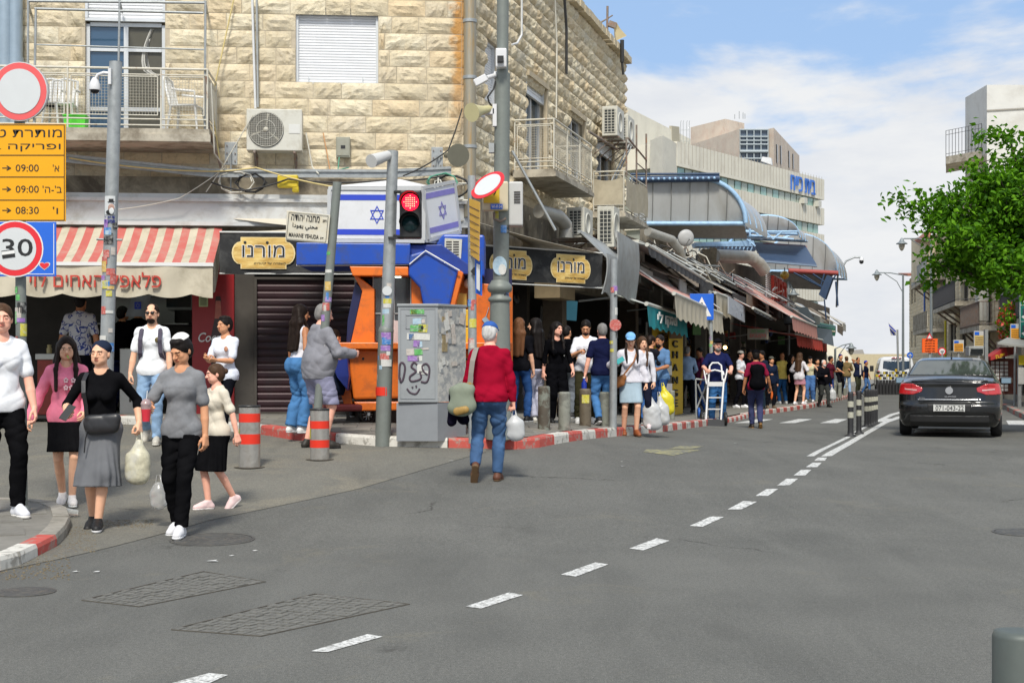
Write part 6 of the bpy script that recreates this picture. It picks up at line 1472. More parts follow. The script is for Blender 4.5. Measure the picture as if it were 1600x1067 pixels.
# ---- arched market roofs
poly=mat('polycarbonate',(.6,.61,.6),.35,vs=2,dirt=(.38,.36,.3),dq=1.5,dm=.5,trans=.4,stretch=(1,1,.3));bst=mat('pale_blue_steel',(.35,.54,.75),.45,.1,dirt=(.15,.25,.38),dq=5,dm=.5);dst=mat('dark_blue_steel',(.03,.06,.12),.5,.1,var=.15)
def vault(label,x0,x1,yb,yt,D,leftx,depth_px,slope=0,nrib=7,tail=4.5):
 "gable panel bounded by a quarter (or full) arch, roof running back along the street"
 s=D/F;t=empty('arched_roof',P((x0+x1)/2,yb,D),label,'roof','arched roofs over the market alleys');ti=Tran(-t.location)
 full=leftx is None
 prof=[]
 if full:
  cx,rx=(x0+x1)/2,(x1-x0)/2
  for i in range(21):a=pi-pi*i/20;prof.append((cx+rx*cos(a),yb-(yb-yt)*sin(a)+slope*(i/20)))
 else:
  cx,rx=leftx,x1-leftx;prof.append((x0,yt))
  for i in range(15):a=pi/2-pi/2*i/14;prof.append((cx+rx*cos(a),yb-(yb-yt)*sin(a)))
 A=[P(x,y,D)for x,y in prof];n=len(A);bl,br=P(x0,yb,D),P(x1,yb+(slope if full else 0),D)
 q=MB()
 # gable in upright strips between glazing ribs
 def topz(X):
  for a,b in zip(A,A[1:]):
   if min(a.x,b.x)<=X<=max(a.x,b.x)and abs(b.x-a.x)>1e-6:return a.z+(b.z-a.z)*(X-a.x)/(b.x-a.x)
  return A[-1].z
 botz=lambda X:bl.z+(br.z-bl.z)*(X-bl.x)/(br.x-bl.x)
 q.gr(lambda u,v:ti@V(((bl.x+(br.x-bl.x)*u*.999),D+.03*sin(u*3.14)-.25*sin(v*1.57),botz(bl.x+(br.x-bl.x)*u)+(topz(bl.x+(br.x-bl.x)*u*.999)-botz(bl.x+(br.x-bl.x)*u))*v)),40,4,thick=(0,.03,0));q.bd('gable_panel',poly,t)
 for k in range(1,nrib):
  X=bl.x+(br.x-bl.x)*k/nrib;q=MB();z1=topz(X);z0=botz(X);q.tu([ti@V((X-.18*sin(w*1.57)*0+.0,D-.03-.25*sin(w*1.57),z0+(z1-z0)*w))for w in lins(0,1,6)],.018,4);q.bd('glazing_rib',mat('rib_grey',(.2,.2,.19),.5),t)
 bk=V((1.5*tail/4.5,tail,0))
 MB().gr(lambda u,v:ti@(lambda p:p+bk*v)(A[min(int(u*(n-1)),n-2)].lerp(A[min(int(u*(n-1)),n-2)+1],u*(n-1)-min(int(u*(n-1)),n-2))),n*2,6,thick=(0,0,-.04)).bd('roof_sheet',poly,t)
 MB().tu([ti@(p+V((0,-.27 if not full else-.05,0)))for p in(A if full else A[1:])],.07,6).tu([ti@(p+V((0,-.05,.02)))for p in(A if full else A[1:])],.05,6).bd('arch_rim',bst,t)
 MB().cyl(ti@(bl+V((0,-.1,0))),ti@(br+V((0,-.1,0))),.07).cyl(ti@(bl+bk),ti@(br+bk),.05).bd('tie_beam',bst,t)
 for k in range(1,4):MB().tu([ti@(p+bk*k/4+V((0,0,-.06)))for p in A[::2]],.04,5).bd('roof_rib',bst,t)
 return t,ti,bl,br
v1,ti1,bl1,br1=vault('large arched roof with grey panels and a pale blue rim above the first alley',990,1163,350,281,42,1092,0,nrib=6)
q=MB();a,b=P(985,281,41.6),P(1124,279,41.6);q.cyl(ti1@a,ti1@b,.1);q.cyl(ti1@(a+V((0,0,.16))),ti1@(b+V((0,0,.13))),.035);q.bd('gutter_beam',dst,v1)
q=MB()
for k in range(16):p=a.lerp(b,k/16);q.ball(ti1@(p+V((0,-.1,0))),.045,6,4)
q.bd('scallop_trim',bst,v1,kind='stuff')
MB().sb([ti1@P(1010,372,43),ti1@P(1168,372,43),ti1@P(1163,352,42.3),ti1@P(1010,352,42.3)],V((0,.04,0))).bd('lower_panel',mat('shade_panel',(.28,.27,.25),.6,var=.2),v1)
vault('small arched roof with white trim between the two large ones',1150,1246,362,336,52,None,0,slope=4,nrib=6,tail=3)
v3,ti3,bl3,br3=vault('far arched roof with pale blue rim and red edge by the lamp bracket',1192,1307,424,366,58,None,0,slope=2,nrib=6)
MB().cyl(ti3@P(1232,423,57.6),ti3@P(1309,427,57.6),.1).bd('red_edge',mat('red_edge',(.33,.06,.05),.6),v3)
MB().sb([ti3@P(1215,450,58.5),ti3@P(1290,453,58.5),ti3@P(1303,428,57.8),ti3@P(1205,424,57.8)],V((0,.04,0))).bd('lower_panel',mat('shade_panel',(.28,.27,.25),.6),v3)
q=MB()
for(x0,y0,x1,y1)in((1255,430,1290,452),(1270,428,1295,445),(1290,452,1306,430),(1240,426,1290,452),(1282,448,1288,428)):q.cyl(ti3@P(x0,y0,57.5),ti3@P(x1,y1,57.5),.035,n=5)
q.bd('bracing',dst,v3)
MB().sb([ti3@P(1279,460,57),ti3@P(1289,468,57),ti3@P(1301,434,57),ti3@P(1292,430,57)],V((.1,.15,0))).cyl(ti3@P(1288,468,57),ti3@P(1291,499,57),.03,n=5).cyl(ti3@P(1306,440,57),ti3@P(1309,478,57),.04,n=5).bd('hanging_frame',dst,v3)
# blue beam deck with dark louvre and truss
dk=empty('steel_deck',P(1140,385,50),'pale blue steel walkway deck with posts between the arched roofs','steel frame');di=Tran(-dk.location)
MB().sb([di@P(1088,385,46),di@P(1180,385,50),di@P(1178,376,50),di@P(1085,379,46)],V((0,.8,0))).bd('beam',bst,dk)
MB().sb([di@P(1118,396,47),di@P(1180,392,50),di@P(1180,386,50),di@P(1116,388,47)],V((0,.3,0))).bd('lattice_beam',dst,dk)
q=MB()
for k in range(14):x=1092+k*6.2;q.cyl(di@P(x,392,46+k*.28),di@P(x+3,386,46+k*.28),.03,n=4)
for(x0,y0,x1,y1)in((1172,336,1172,382),(1136,382,1171,345),(1150,360,1180,385),(1058,352,1056,378),(1172,362,1246,362),(1172,368,1240,374),(1180,362,1190,374),(1195,362,1190,374),(1195,362,1208,374),(1222,362,1208,374)):q.cyl(di@P(x0,y0,49),di@P(x1,y1,49),.04,n=5)
q.bd('truss_bar',bst,dk)
lv=empty('louvre_roof',P(1220,400,54),'dark ribbed metal awning tilted out over the alley between the vaults','roof panel');lvi=Tran(-lv.location)
MB().sb([lvi@p for p in(P(1174,380,55),P(1258,385,55),P(1276,415,51),P(1192,408,51))],V((0,.02,.05))).bd('sheet',dst,lv)
for k in range(7):
 f_=k/6;a=P(1174,380,55).lerp(P(1192,408,51),f_);b=P(1258,385,55).lerp(P(1276,415,51),f_);MB().cyl(lvi@(a+V((0,-.04,-.03))),lvi@(b+V((0,-.04,-.03))),.035,n=5).bd('rib',mat('rib_blue',(.14,.2,.27),.5),lv)
MB().cyl(lvi@P(1192,381,54.8),lvi@P(1260,386,54.8),.04,n=5).bd('red_edge',mat('red_edge',(.33,.06,.05),.6),lv)
for px,py,D,lb in((1080,358,44,'golden globe lamp under the first arched roof'),(1226,430,55,'golden globe lamp above the red letter sign')):
 t=empty('globe_lamp',P(px,py,D),lb,'lamp','golden globe lamps');r=7/F*D;MB().ball((0,0,0),r,14,9).bd('globe',mat('golden_glass',(.62,.4,.05),.25,coat=.4),t);MB().cyl((0,0,r*.9),(0,0,r*1.7),.02).bd('stem',dst,t)
 # red lettering sign on white slats
sg=empty('red_letter_sign',P(1213,450,53),'big red block letters on a white slatted board above the stalls','sign');si=Tran(-sg.location)
a,b=P(1197,447,51),P(1224,462,56.5)
ht_=40/F*53
for k in range(17):
 z=-ht_*.6+ht_*1.15*k/16;MB().cyl(si@(a+V((0,0,z))),si@(b+V((0,0,z+.1))),.02,n=4).bd('slat',whitep,sg)
Mx=frame(a,b-a);L_=(b-a).length;text('הבית',si@Mx,L_*.78,ht_*.92,redl,sg,depth=.12,bold=.015,rv=True,x=L_*.6,y=-.03,z=.03)
# hanging menu board, butcher sign, exchange booth
mb_=empty('menu_board',P(1151,484,41),'white menu board with small grey print hanging under the roof ledge','sign');mi_=Tran(-mb_.location)
q=MB();pA=[P(1139,490,40),P(1164,504,43),P(1164,479,43),P(1139,463,40)];q.sb([mi_@p for p in pA],V((-.03,.05,0)));q.bd('panel',mat('menu_white',(.5,.53,.58),.5,var=.04),mb_)
q=MB()
for(x,y)in((1144,478),(1149,474),(1150,487),(1157,484),(1158,491),(1152,478)):c=P(x,y,40+(x-1139)/25*3)+V((0,-.06,0));q.sb([mi_@(c+V((-.05,0,-.04))),mi_@(c+V((.06,.06,-.07))),mi_@(c+V((.06,.06,.0))),mi_@(c+V((-.05,0,.03)))],(0,-.004,0))
q.bd('print',mat('print_grey',(.25,.27,.3),.6),mb_)
bs_=empty('butcher_sign',P(1184,522,46),'dim hanging sign with green and red Hebrew words under the pink awning','sign');MB().box((0,0,0),(.68,.05,.36)).bd('panel',mat('sign_dim',(.22,.19,.14),.6),bs_)
text('הקצבים',None,.52,.13,redl,bs_,depth=.034,bold=.01,rv=True,z=-.07);text('שווארמה',None,.44,.09,mat('green_letter',(.04,.25,.04),.6),bs_,depth=.034,rv=True,z=.09)
ex=empty('exchange_booth',G(1046,648,PAV),'yellow money exchange booth with vertical lettering under the teal awning','booth');ei=Tran(-ex.location);D0=ex.location.y
ye=mat('exchange_yellow',(.55,.36,.015),.5,var=.08,vs=3)
def E_(px,py,d):return ei@P(px,py,D0+d)
MB().sb([E_(1019,640,-.6),E_(1044,638,.6),E_(1044,519,.6),E_(1019,512,-.6)],V((.0,.15,0))).bd('left_panel',ye,ex)
MB().sb([E_(1045,650,-.2),E_(1067,646,.9),E_(1067,521,.9),E_(1045,518,-.2)],V((.0,.15,0))).bd('right_panel',ye,ex)
MB().sb([E_(1046,529,-.25),E_(1066,529,.85),E_(1066,521,.85),E_(1046,519,-.25)],V((0,-.02,0))).bd('header_strip',mat('brown_strip',(.1,.05,.01),.6),ex)
Mx=frame(E_(1056,580,.3),E_(1067,580,.9)-E_(1045,580,-.2))
for i,(ch_,py)in enumerate(zip('CHANGE',(537,554,574,594,614,630))):
 text(ch_,Mx@Matrix.Rotation(R(0),4,'Y'),.42 if ch_!='C' else.4,.17,ink,ex,depth=.03,bold=.015,z=(580-py)/F*D0,x=-.1)
q=MB();ring=[E_(1036+11*cos(a),527+6*sin(a),.05)for a in lins(0,2*pi,20)[:-1]];q.tu(ring,.012,4,True);q.tu([E_(1024,527,-.1),E_(1036,523,.0),E_(1047,527,.1)],.012,4);q.tu([E_(1024,527,-.1),E_(1036,531,.0),E_(1047,527,.1)],.012,4);q.bd('logo_print',ink,ex)
atm=mat('atm_dark',(.05,.05,.05),.4,.2)
t=sbx(frame(G(1039,652,PAV),V((1,.5,0))),-.11,.11,-.1,.3,0,1.2,atm,'cash_machine','dark cash machine standing in front of the yellow exchange booth','cash machine');MB().box((0,-.21,1.0),(.2,.02,.2)).bd('screen',stl,t);MB().box((0,-.22,.6),(.2,.02,.25)).bd('panel',mat('atm_panel',(.3,.3,.32),.5),t)
# rooms behind the far stalls
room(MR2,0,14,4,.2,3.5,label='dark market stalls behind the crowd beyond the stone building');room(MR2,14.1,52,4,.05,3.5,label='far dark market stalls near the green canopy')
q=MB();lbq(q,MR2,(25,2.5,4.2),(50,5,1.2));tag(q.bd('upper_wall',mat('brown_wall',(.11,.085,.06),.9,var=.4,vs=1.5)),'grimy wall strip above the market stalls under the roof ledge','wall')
for i in range(9):
 gsh(MR2,.6+i*3.1,3.1+i*3.1,1.2,.25,7,['goods shelf in the stall right of the yellow booth','goods shelf behind the hand truck man','goods shelf behind the youth in the white shirt','goods shelf under the butcher sign','goods shelf behind the man in yellow','goods shelf behind the woman in the pink skirt','goods shelf behind the woman in blue wide jeans','goods shelf under the red valance','goods shelf under the green canopy'][i])
rd=random.Random(9)
for i in range(26):
 x=rd.uniform(.3,34);o=MR2@V((x,rd.uniform(-.6,.8),2.55+rd.uniform(-.1,.35)));q=MB();k=rd.randrange(3)
 if k==0:q.box((0,0,0),(.3,.05,.36))
 elif k==1:q.la([(0,.2),(.06,.15),(.09,0),(.05,-.12),(0,-.14)],n=10)
 else:q.box((0,0,0),(.2,.2,.24),taper=.7)
 b_=q.bd('hanging_goods',gmats[rd.randrange(8)]);b_.location=o;b_.rotation_euler=(0,0,rd.uniform(0,3));tag(b_,'goods bundle dangling under the stall roof above the crowd','goods','goods dangling under the stall roofs')
for i,x in enumerate((-.1,3.2,6.5,9.8,13.1,16.4,20)):
 q=MB();lbq(q,MR2,(x,-.1,2.0),(.3,.35,3.6));tag(q.bd('stall_pillar',mat('pillar_dim',(.13,.12,.1),.8,var=.2)),['first','second','third','fourth','fifth','sixth','seventh'][i]+' stall pillar counted from the stone building end','pillar','stall pillars')
for i,x in enumerate((5.8,14.0)):
 q=MB();lbq(q,MR,(x,-.15,1.9),(.4,.4,2.9));tag(q.bd('shop_pillar',mat('pillar_brown',(.1,.075,.05),.8,var=.3)),['brown pillar between the sweets shop and the stalls behind the bollards','brown pillar at the far corner of the stone building'][i],'pillar')
q=MB();lbq(q,MR,(5.0,-.35,2.9),(1.3,.5,.35));tag(q.bd('hanging_beam',mat('beam_brown',(.2,.15,.08),.7,var=.2)),'brown boxed beam under the banner awning','beam')
# white market tent at the end
tn=empty('white_tent',G(1318,606,PAV),'cream fabric market tent at the end of the row behind the crowd','tent');ni=Tran(-tn.location);D0=tn.location.y+4
MB().sb([ni@P(x,y,D)for x,y,D in((1292,566,D0),(1337,567,D0),(1320,545,D0+5),(1292,538,D0+5))],(0,0,-.05)).sb([ni@P(x,y,D)for x,y,D in((1292,600,D0),(1337,596,D0),(1337,567,D0),(1292,566,D0))],(0,.05,0)).bd('canopy',mat('tent_cream',(.6,.55,.42),.8,var=.05),tn)
MB().cyl(ni@P(1337,612,D0),ni@P(1337,566,D0),.05).cyl(ni@P(1294,612,D0),ni@P(1294,566,D0),.05).bd('pole',gp,tn)
t=empty('market_trolley',G(1300,608,PAV)+V((0,2,0)),'orange and green goods trolley at the end of the stalls','trolley');MB().box((0,0,.95),(1.1,.6,.5)).bd('goods',mat('orange_goods',(.6,.2,.02),.6,var=.3,vs=5),t);MB().box((0,-.05,.55),(1.2,.6,.3)).bd('tray',mat('green_goods',(.1,.4,.12),.6),t);MB().box((0,0,.2),(1.1,.55,.35)).bd('frame',gp,t)
# --- poles, signs, bollards, cabinet
import itertools
gpole=mat('galvanised_pole',(.36,.38,.38),.5,.45,var=.14,vs=9,dirt=(.22,.24,.24),dq=6,dm=.7)
gpole2=mat('grey_green_pole',(.19,.21,.19),.55,.15,vs=5,dirt=(.14,.15,.14),dq=5,dm=.6)
stick_c=[(.6,.6,.56),(.55,.5,.05),(.05,.2,.5),(.1,.4,.1),(.5,.1,.08),(.3,.15,.45),(.5,.45,.4),(.35,.5,.6),(.02,.02,.02),(.6,.4,.1)]
stick_m=[mat('sticker_%d'%i,c,.6,var=.25,vs=30,dirt=(.5,.5,.47),dq=30,dm=.7)for i,c in enumerate(stick_c)]
def sticker(parent,a,b,r,s,ang,w,h,m,name='sticker'):
 "paper sticker bent round a pole from a to b at fraction s, ang in the pole frame (0 = towards the camera)"
 a,b=V(a),V(b);c=a.lerp(b,s);q=MB();hw=min(w/r/2,1.3)
 q.gr(lambda u,v:c+V((sin(ang+(u-.5)*2*hw)*(r+.003),-cos(ang+(u-.5)*2*hw)*(r+.003),(v-.5)*h)),6,1);return q.bd(name,m,parent)
def stickers(parent,a,b,r,n,s0,s1,seed):
 rd=random.Random(seed)
 for _ in range(n):sticker(parent,a,b,r*(1+rd.uniform(0,.004)),rd.uniform(s0,s1),rd.uniform(-1.1,1.1),rd.uniform(.03,.1),rd.uniform(.03,.12),rd.choice(stick_m))
def disc(q,c,rx,rz,y,n=32):q.add([(c[0]+rx*cos(2*pi*i/n),y,c[1]+rz*sin(2*pi*i/n))for i in range(n)],[tuple(range(n))])
yelsign=mat('sign_orange',(.78,.36,.0),.5,var=.03,spec=.4);bsg=mat('sign_blue_board',(.01,.12,.6),.45,var=.04);sred=mat('sign_red',(.68,.02,.03),.4,var=.04);fred=mat('sign_faded_red',(.72,.1,.1),.45,var=.05);sgrey=mat('sign_back_grey',(.4,.41,.41),.5,.3,var=.08);swhite=mat('sign_white',(.58,.6,.6),.4,var=.04)
# --- sign post at the left edge
b=G(35,797,H2);t=empty('sign_post',b,'galvanised post at the left edge with round, orange and blue traffic signs','sign post');D=b.y;Q=lambda px,py,d=0:P(px,py,D+d)-b
top_=Q(30,100);MB().cyl((0,0,-.02),top_,.046,n=16).bd('pole',gpole2,t)
MB().la([(.07,0),(.06,.03),(.048,.04)],n=14).bd('base_ring',gpole2,t)
s=D/F
def sg2(px,py):p=P(px,py,D-.1)-b;return(p.x,p.z)
cx,cz=sg2(30,143);r_=46*s
for nm,rr_,y,m_ in(('rim',1.0,-.094,swhite),('red_ring',.97,-.098,fred),('face',.76,-.103,swhite)):
 q=MB();disc(q,(cx,cz),r_*rr_*.95,r_*rr_,y);q.bd(nm,m_,t)
rs=MB().cyl((cx,-.088,cz),(cx,-.06,cz),r_*.98,n=32).bd('round_sign',sgrey,t,label='round no-entry-for-vehicles sign, white with a faded red ring')
x0,z1=sg2(-78,194);x1,z0=sg2(103,346);ob=MB().box(((x0+x1)/2,-.1,(z0+z1)/2),(x1-x0,.012,z1-z0)).bd('orange_board',yelsign,t,bevel=.004,label='orange board with Hebrew loading hours in black')
q=MB()
for a_,b_,c_,d_ in((x0,x1,z1-.012,z1-.006),(x0,x1,z0+.006,z0+.012)):q.box(((a_+b_)/2,-.108,(c_+d_)/2),(b_-a_-.02,.003,.006))
for py in(243,277,313):z=sg2(0,py)[1];q.box(((x0+x1)/2,-.108,z),(x1-x0-.02,.003,.007))
q.box((x1-.012,-.108,(z0+z1)/2),(.006,.003,z1-z0-.02));q.bd('line_print',ink,ob)
def bt(s_,px0,px1,py,hpx,par=ob,m_=ink,rev=False,y=-.107,**k):
 xa,z=sg2(px0,py);xb,_=sg2(px1,py);return text(s_,None,xb-xa,hpx*s,m_,par,depth=.002,rv=rev,x=(xa+xb)/2,y=y,z=z,**k)
bt('מותרת טעינה',-60,97,209,12,rev=True);bt('ופריקה בימים',-64,95,231,12,rev=True)
for py,tm,hb_,w_ in((263,'09:00',"א'",10),(296,'09:00',"ב'-ה'",28),(329,'08:30',"ו'",8)):
 bt(tm,25,61,py,11);bt('→',4,18,py,8,bold=.02);bt(hb_,97-w_-2 if w_>12 else 83,97 if w_>12 else 83+w_,py,11,rev=True)
x0,z1=sg2(-40,347);x1,z0=sg2(88,432);bb=MB().box(((x0+x1)/2,-.1,(z0+z1)/2),(x1-x0,.012,z1-z0)).bd('blue_board',bsg,t,bevel=.004,label='blue board with a 30 speed limit roundel')
q=MB()
for xx in(x1-.02,):q.box((xx,-.1075,(z0+z1)/2),(.006,.003,z1-z0-.03))
q.box(((x0+x1)/2,-.1075,z0+.02),(x1-x0-.03,.003,.006));q.bd('border_print',wpr,bb)
cx,cz=sg2(24,389)
for nm,rr_,y,m_ in(('roundel_rim',44,-.108,wpr),('roundel_red',42,-.110,sred),('roundel_face',33,-.112,swhite)):q=MB();disc(q,(cx,cz),rr_*s,rr_*s,y);q.bd(nm,m_,bb)
bt('30',4,52,387,27,bb,y=-.1125,bold=.008)
q=MB();xa,za=sg2(14,397);q.box((xa,-.1155,za),(20*s,.003,12*s),Euler((0,R(-8),0)).to_matrix());q.bd('black_sticker',ink,bb);MB().box((xa,-.118,za+2*s),(20*s,.003,5*s),Euler((0,R(-8),0)).to_matrix()).bd('white_sticker',wpr,bb)
xa,za=sg2(70,415)
for m_,sc_,y in((swhite,1,-.109),(sred,.82,-.111)):
 MB().add([(xa+9*s*sc_*sin(a)**3*1.0,y,za+(8*cos(a)-3*cos(2*a)-1.2*cos(3*a))*.75*s*sc_)for a in lins(0,2*pi,25)[:-1]],[tuple(range(23,-1,-1))]).bd('heart_sticker',m_,bb)
stickers(t,(0,0,0),top_,.047,9,.32,.5,5)
# --- camera pole
def pole(name,label,cat,px,py,pxt,pyt,r,rt,m,lift=0,D=None,seed=1,ns=0,s0=.2,s1=.7,group=None):
 b=G(px,py,lift);
 if D:b=P(px,600,D);b.z=float(gz(b.x,D))+lift
 t=empty(name,b,label,cat,group);tp=P(pxt,pyt,b.y)-b;MB().cyl((0,0,-.02),tp,r,rt,18).bd('pole',m,t)
 if ns:stickers(t,(0,0,0),tp,r,ns,s0,s1,seed)
 return t,b,tp,(lambda px,py,d=0:P(px,py,b.y+d)-b)
t,b,tp,Q=pole('camera_pole','tall galvanised pole with a white dome camera and stickers behind the family','pole',161,748,181,97,.078,.068,gpole,seed=3,ns=26,s0=.28,s1=.62)
MB().la([(.07,0),(.0,.01)],tp,16).bd('cap',gv,t)
MB().box(Q(172,120,-.08),(.03,.05,.17)).tu([Q(170,115,-.08),Q(162,114,-.09),Q(153,117,-.1),Q(149,124,-.1)],.018,8).bd('camera_arm',mat('camera_white',(.66,.66,.66),.35,var=.03),t)
c=Q(148,136,-.1);hs_=MB().la([(.018,.1),(.035,.075),(.055,.03),(.062,-.02),(.06,-.035)],c,18).bd('camera_housing',mat('camera_white',(.66,.66,.66),.35,var=.03),t);MB().ball(c+V((0,0,-.035)),(.05,.05,.04),14,8).bd('dome',mat('dome_black',(.01,.01,.012),.1,var=0),hs_)
sp=lambda py:((Q(175,py).z)/tp.z)
sticker(t,(0,0,0),tp,.073,sp(322),0,.12,.2,swhite,'portrait_sticker');
pc=Q(177,322);MB().ball(pc+V((-.0,-.078,-.03)),(.035,.003,.045),10,8).bd('portrait_print',mat('face_print',(.4,.25,.2),.6,var=.3,vs=40),t);MB().box(pc+V((0,-.08,.035)),(.075,.004,.008)).box(pc+V((0,-.08,.052)),(.05,.004,.03)).ball(pc+V((-.012,-.079,-.075)),(.045,.003,.028),10,6).bd('portrait_print',ink,t)
MB().ball(pc+V((.004,-.081,-.062)),(.028,.003,.035),10,6).bd('portrait_print',swhite,t)
text('מי המלך',Tran(Q(174,341)),.1,.035,mat('print_blue',(.03,.04,.25),.6),t,depth=.0785,bold=.01,rv=True);text('המשיח',Tran(Q(174,347)),.1,.035,mat('print_blue',(.03,.04,.25),.6),t,depth=.0785,bold=.01,rv=True)
MB().cyl(Q(151,374),Q(191,375),.012).bd('hose_clamp',gv,t)
# --- leaning street-name pole
t,b,tp,Q=pole('street_name_pole','leaning grey pole carrying the trilingual street name plate','pole',491,702,527,285,.054,.054,gpole2,lift=0,seed=8,ns=9,s0=.3,s1=.75)
q=MB();f4=[Q(446,375,-.02),Q(512,381,-.08),Q(516,336,-.08),Q(448,329,-.02)];q.sb(f4,V((0,.02,0)));sp_=q.bd('name_plate',mat('plate_cream',(.6,.57,.47),.5,var=.04,dirt=(.55,.42,.22),dq=9,dm=.35),t,bevel=.004)
Mx=frame((f4[0]+f4[1]+f4[2]+f4[3])/4,f4[1]-f4[0],f4[3]-f4[0]);
text('מחנה יהודה',Mx,.36,.075,ink,sp_,depth=.008,bold=.006,rv=True,x=-.035,z=.108);text('רחוב',Mx,.05,.03,ink,sp_,depth=.008,rv=True,x=.21,z=.095)
text('ﺍﺩﻮﻬﻳ ﻲﻨﺤﻣ',Mx,.32,.08,ink,sp_,depth=.008,bold=.004,x=-.03,z=.0);text('MAHANE YEHUDA',Mx,.38,.05,ink,sp_,depth=.008,bold=.002,x=-.035,z=-.11);text('ST.',Mx,.05,.025,ink,sp_,depth=.008,x=.2,z=-.12)
q=MB()
for(dx,dz,w,h)in((0,.165,.5,.004),(0,-.165,.5,.004),(-.25,0,.004,.33),(.25,0,.004,.33)):lbq(q,Mx,(dx,-.009,dz),(w,.004,h))
q.bd('border_print',ink,sp_)
# --- traffic light pole
t,b,tp,Q=pole('traffic_light_pole','pedestrian traffic light showing red on a stickered pole with a white loudspeaker','traffic light',598,697,614,236,.098,.068,gpole,seed=12)
D=b.y
MB().cyl((0,0,0),Q(603,517),.099,.098,18).la([(.1,0),(.1,.03),(.075,.08),(.07,.085)],Q(603,519),18).bd('lower_sleeve',gpole2,t)
for py,w_ in((612,.1),):
 q=MB();c=Q(599.3,618);q.cyl(c,c+V((.001,0,.11)),.1015,n=20,cap=False);q.bd('red_band',mat('band_red',(.72,.03,.01),.5,var=.05),t)
for(py,dx,w,h,mi_)in((457,.0,.1,.1,0),(463,0,.05,.05,2),(471,.0,.11,.06,1),(478,0,.1,.05,0),(487,-.2,.09,.06,7),(505,-.5,.03,.2,3),(525,0,.13,.09,5),(533,.1,.12,.09,2),(544,0,.13,.07,5),(557,-.1,.12,.08,4),(567,.2,.14,.09,0),(574,-.6,.05,.05,7),(563,-1.1,.04,.12,2),(592,-1.2,.03,.12,6),(446,.2,.06,.05,6),(552,.4,.05,.05,0)):
 sticker(t,(0,0,0),tp,.1 if py>517 else.082,Q(600,py).z/tp.z,dx,w,h,stick_m[mi_])
st_=mat('sign_disabled',(.04,.13,.45),.5);q=MB();disc(q,(Q(606,455).x,Q(606,455).z),.06,.06,-.1);q.bd('round_sticker',swhite,t)
q=MB();x0,z1=Q(624,297,-.2).x,Q(624,297,-.2).z;x1,z0=Q(658,372,-.2).x,Q(658,372,-.2).z
hs_=MB();hs_.box(((x0+x1)/2,-.1,(z0+z1)/2),(x1-x0,.16,z1-z0));hs=hs_.bd('signal_head',mat('signal_black',(.012,.012,.012),.5),t,bevel=.02)
cx=(x0+x1)/2
for k,(py,m_)in enumerate(((316,mat('signal_red_lit',(.9,.02,.02),.4,var=0,emit='#ff1530',es=2.6)),(349,mat('signal_green_dark',(.01,.035,.04),.2,var=.2)))):
 z=Q(641,py,-.2).z;r=.125
 MB().la([(r*.86,.0),(r*.7,.03),(0,.045)],(cx,-.185,z),24,axis='y').bd('lamp_lens',m_,hs)
 if k==0:
  q=MB()
  for a in lins(-3,3,7):
   for bq in lins(-3,3,7):
    if a*a+bq*bq<10:q.ball((cx+a*.026,-.215-.012*(1-(a*a+bq*bq)/10),z+bq*.026),.008,5,3)
  q.bd('led_dots',mat('led',(1,.3,.2),.4,var=0,emit='#ff8060',es=4),hs,kind='stuff')
 q=MB();n=20;vs=[(cx+r*cos(a),y,z+r*sin(a))for y in(-.17,-.36)for a in lins(-.35,pi+.35,n)]
 vs=[(x,y if z_>z or y>-.3 else y+.08,z_)for x,y,z_ in vs]
 q.add(vs,[(i,i+1,n+i+1,n+i)for i in range(n-1)],True);q.add([(x*1+(x-cx)*.05,y,z_+(z_-z)*.05)for x,y,z_ in vs],[(n+i,n+i+1,i+1,i)for i in range(n-1)],True);q.bd('visor',mat('signal_black',(.012,.012,.012),.5),hs)
MB().cyl(Q(612,300),Q(626,300,-.15),.02).cyl(Q(611,368),Q(626,370,-.15),.02).box(Q(619,372,-.1),(.2,.05,.03)).bd('bracket',bkp,hs)
lsm=mat('speaker_white',(.56,.56,.54),.5,var=.05);q=MB();a_,c_=Q(606,243,-.05),Q(580,252,-.35);q.cyl(a_,c_,.06,.085,16);q.cyl(Q(613,246),a_,.03,n=8);ls=q.bd('loudspeaker',lsm,t)
# --- grey utility cabinet
b=G(655,684,PAV);b.z=float(gz(b.x,b.y))+.09;t=empty('utility_cabinet',b,'grey utility cabinet with graffiti smiley and torn stickers on the kerb','cabinet');D=b.y;Q=lambda px,py,d=0:P(px,py,D+d)-b
cabm=mat('cabinet_grey',(.3,.32,.33),.55,.1,var=.07,vs=3,dirt=(.22,.23,.23),dq=3,dm=.5);cabs=mat('cabinet_peeled',(.3,.31,.31),.7,var=.2,vs=10,dirt=(.5,.49,.45),dq=11,dm=.9,dp_=(.46,.56));cablo=mat('cabinet_base',(.24,.255,.27),.6,.1,var=.08)
th=R(-40);fL=Q(622,684).x;fR=Q(684,684).x;w=fR-fL;dp=.55
sd=V((.62,.78,0))
def cab(z0,z1,ins,m1,m2,nm,extra=0):
 A_=V((fL-ins,0,0));B_=V((fR+ins*0,-.02,0));C_=B_+sd*dp;D_=A_+sd*dp
 q=MB();q.add([p+V((0,0,z))for z in(z0,z1)for p in(A_,B_,C_,D_)],[]);o=0
 q.f+=[(0,1,5,4),(2,3,7,6),(3,0,4,7),(4,5,6,7),(3,2,1,0)];q.m+=[0]*5;q.sm+=[False]*5;q.f.append((1,2,6,5));q.m.append(1);q.sm.append(False);return q.bd(nm,[m1,m2],t),A_,B_,C_
zl=Q(650,628).z;zh=Q(650,479).z
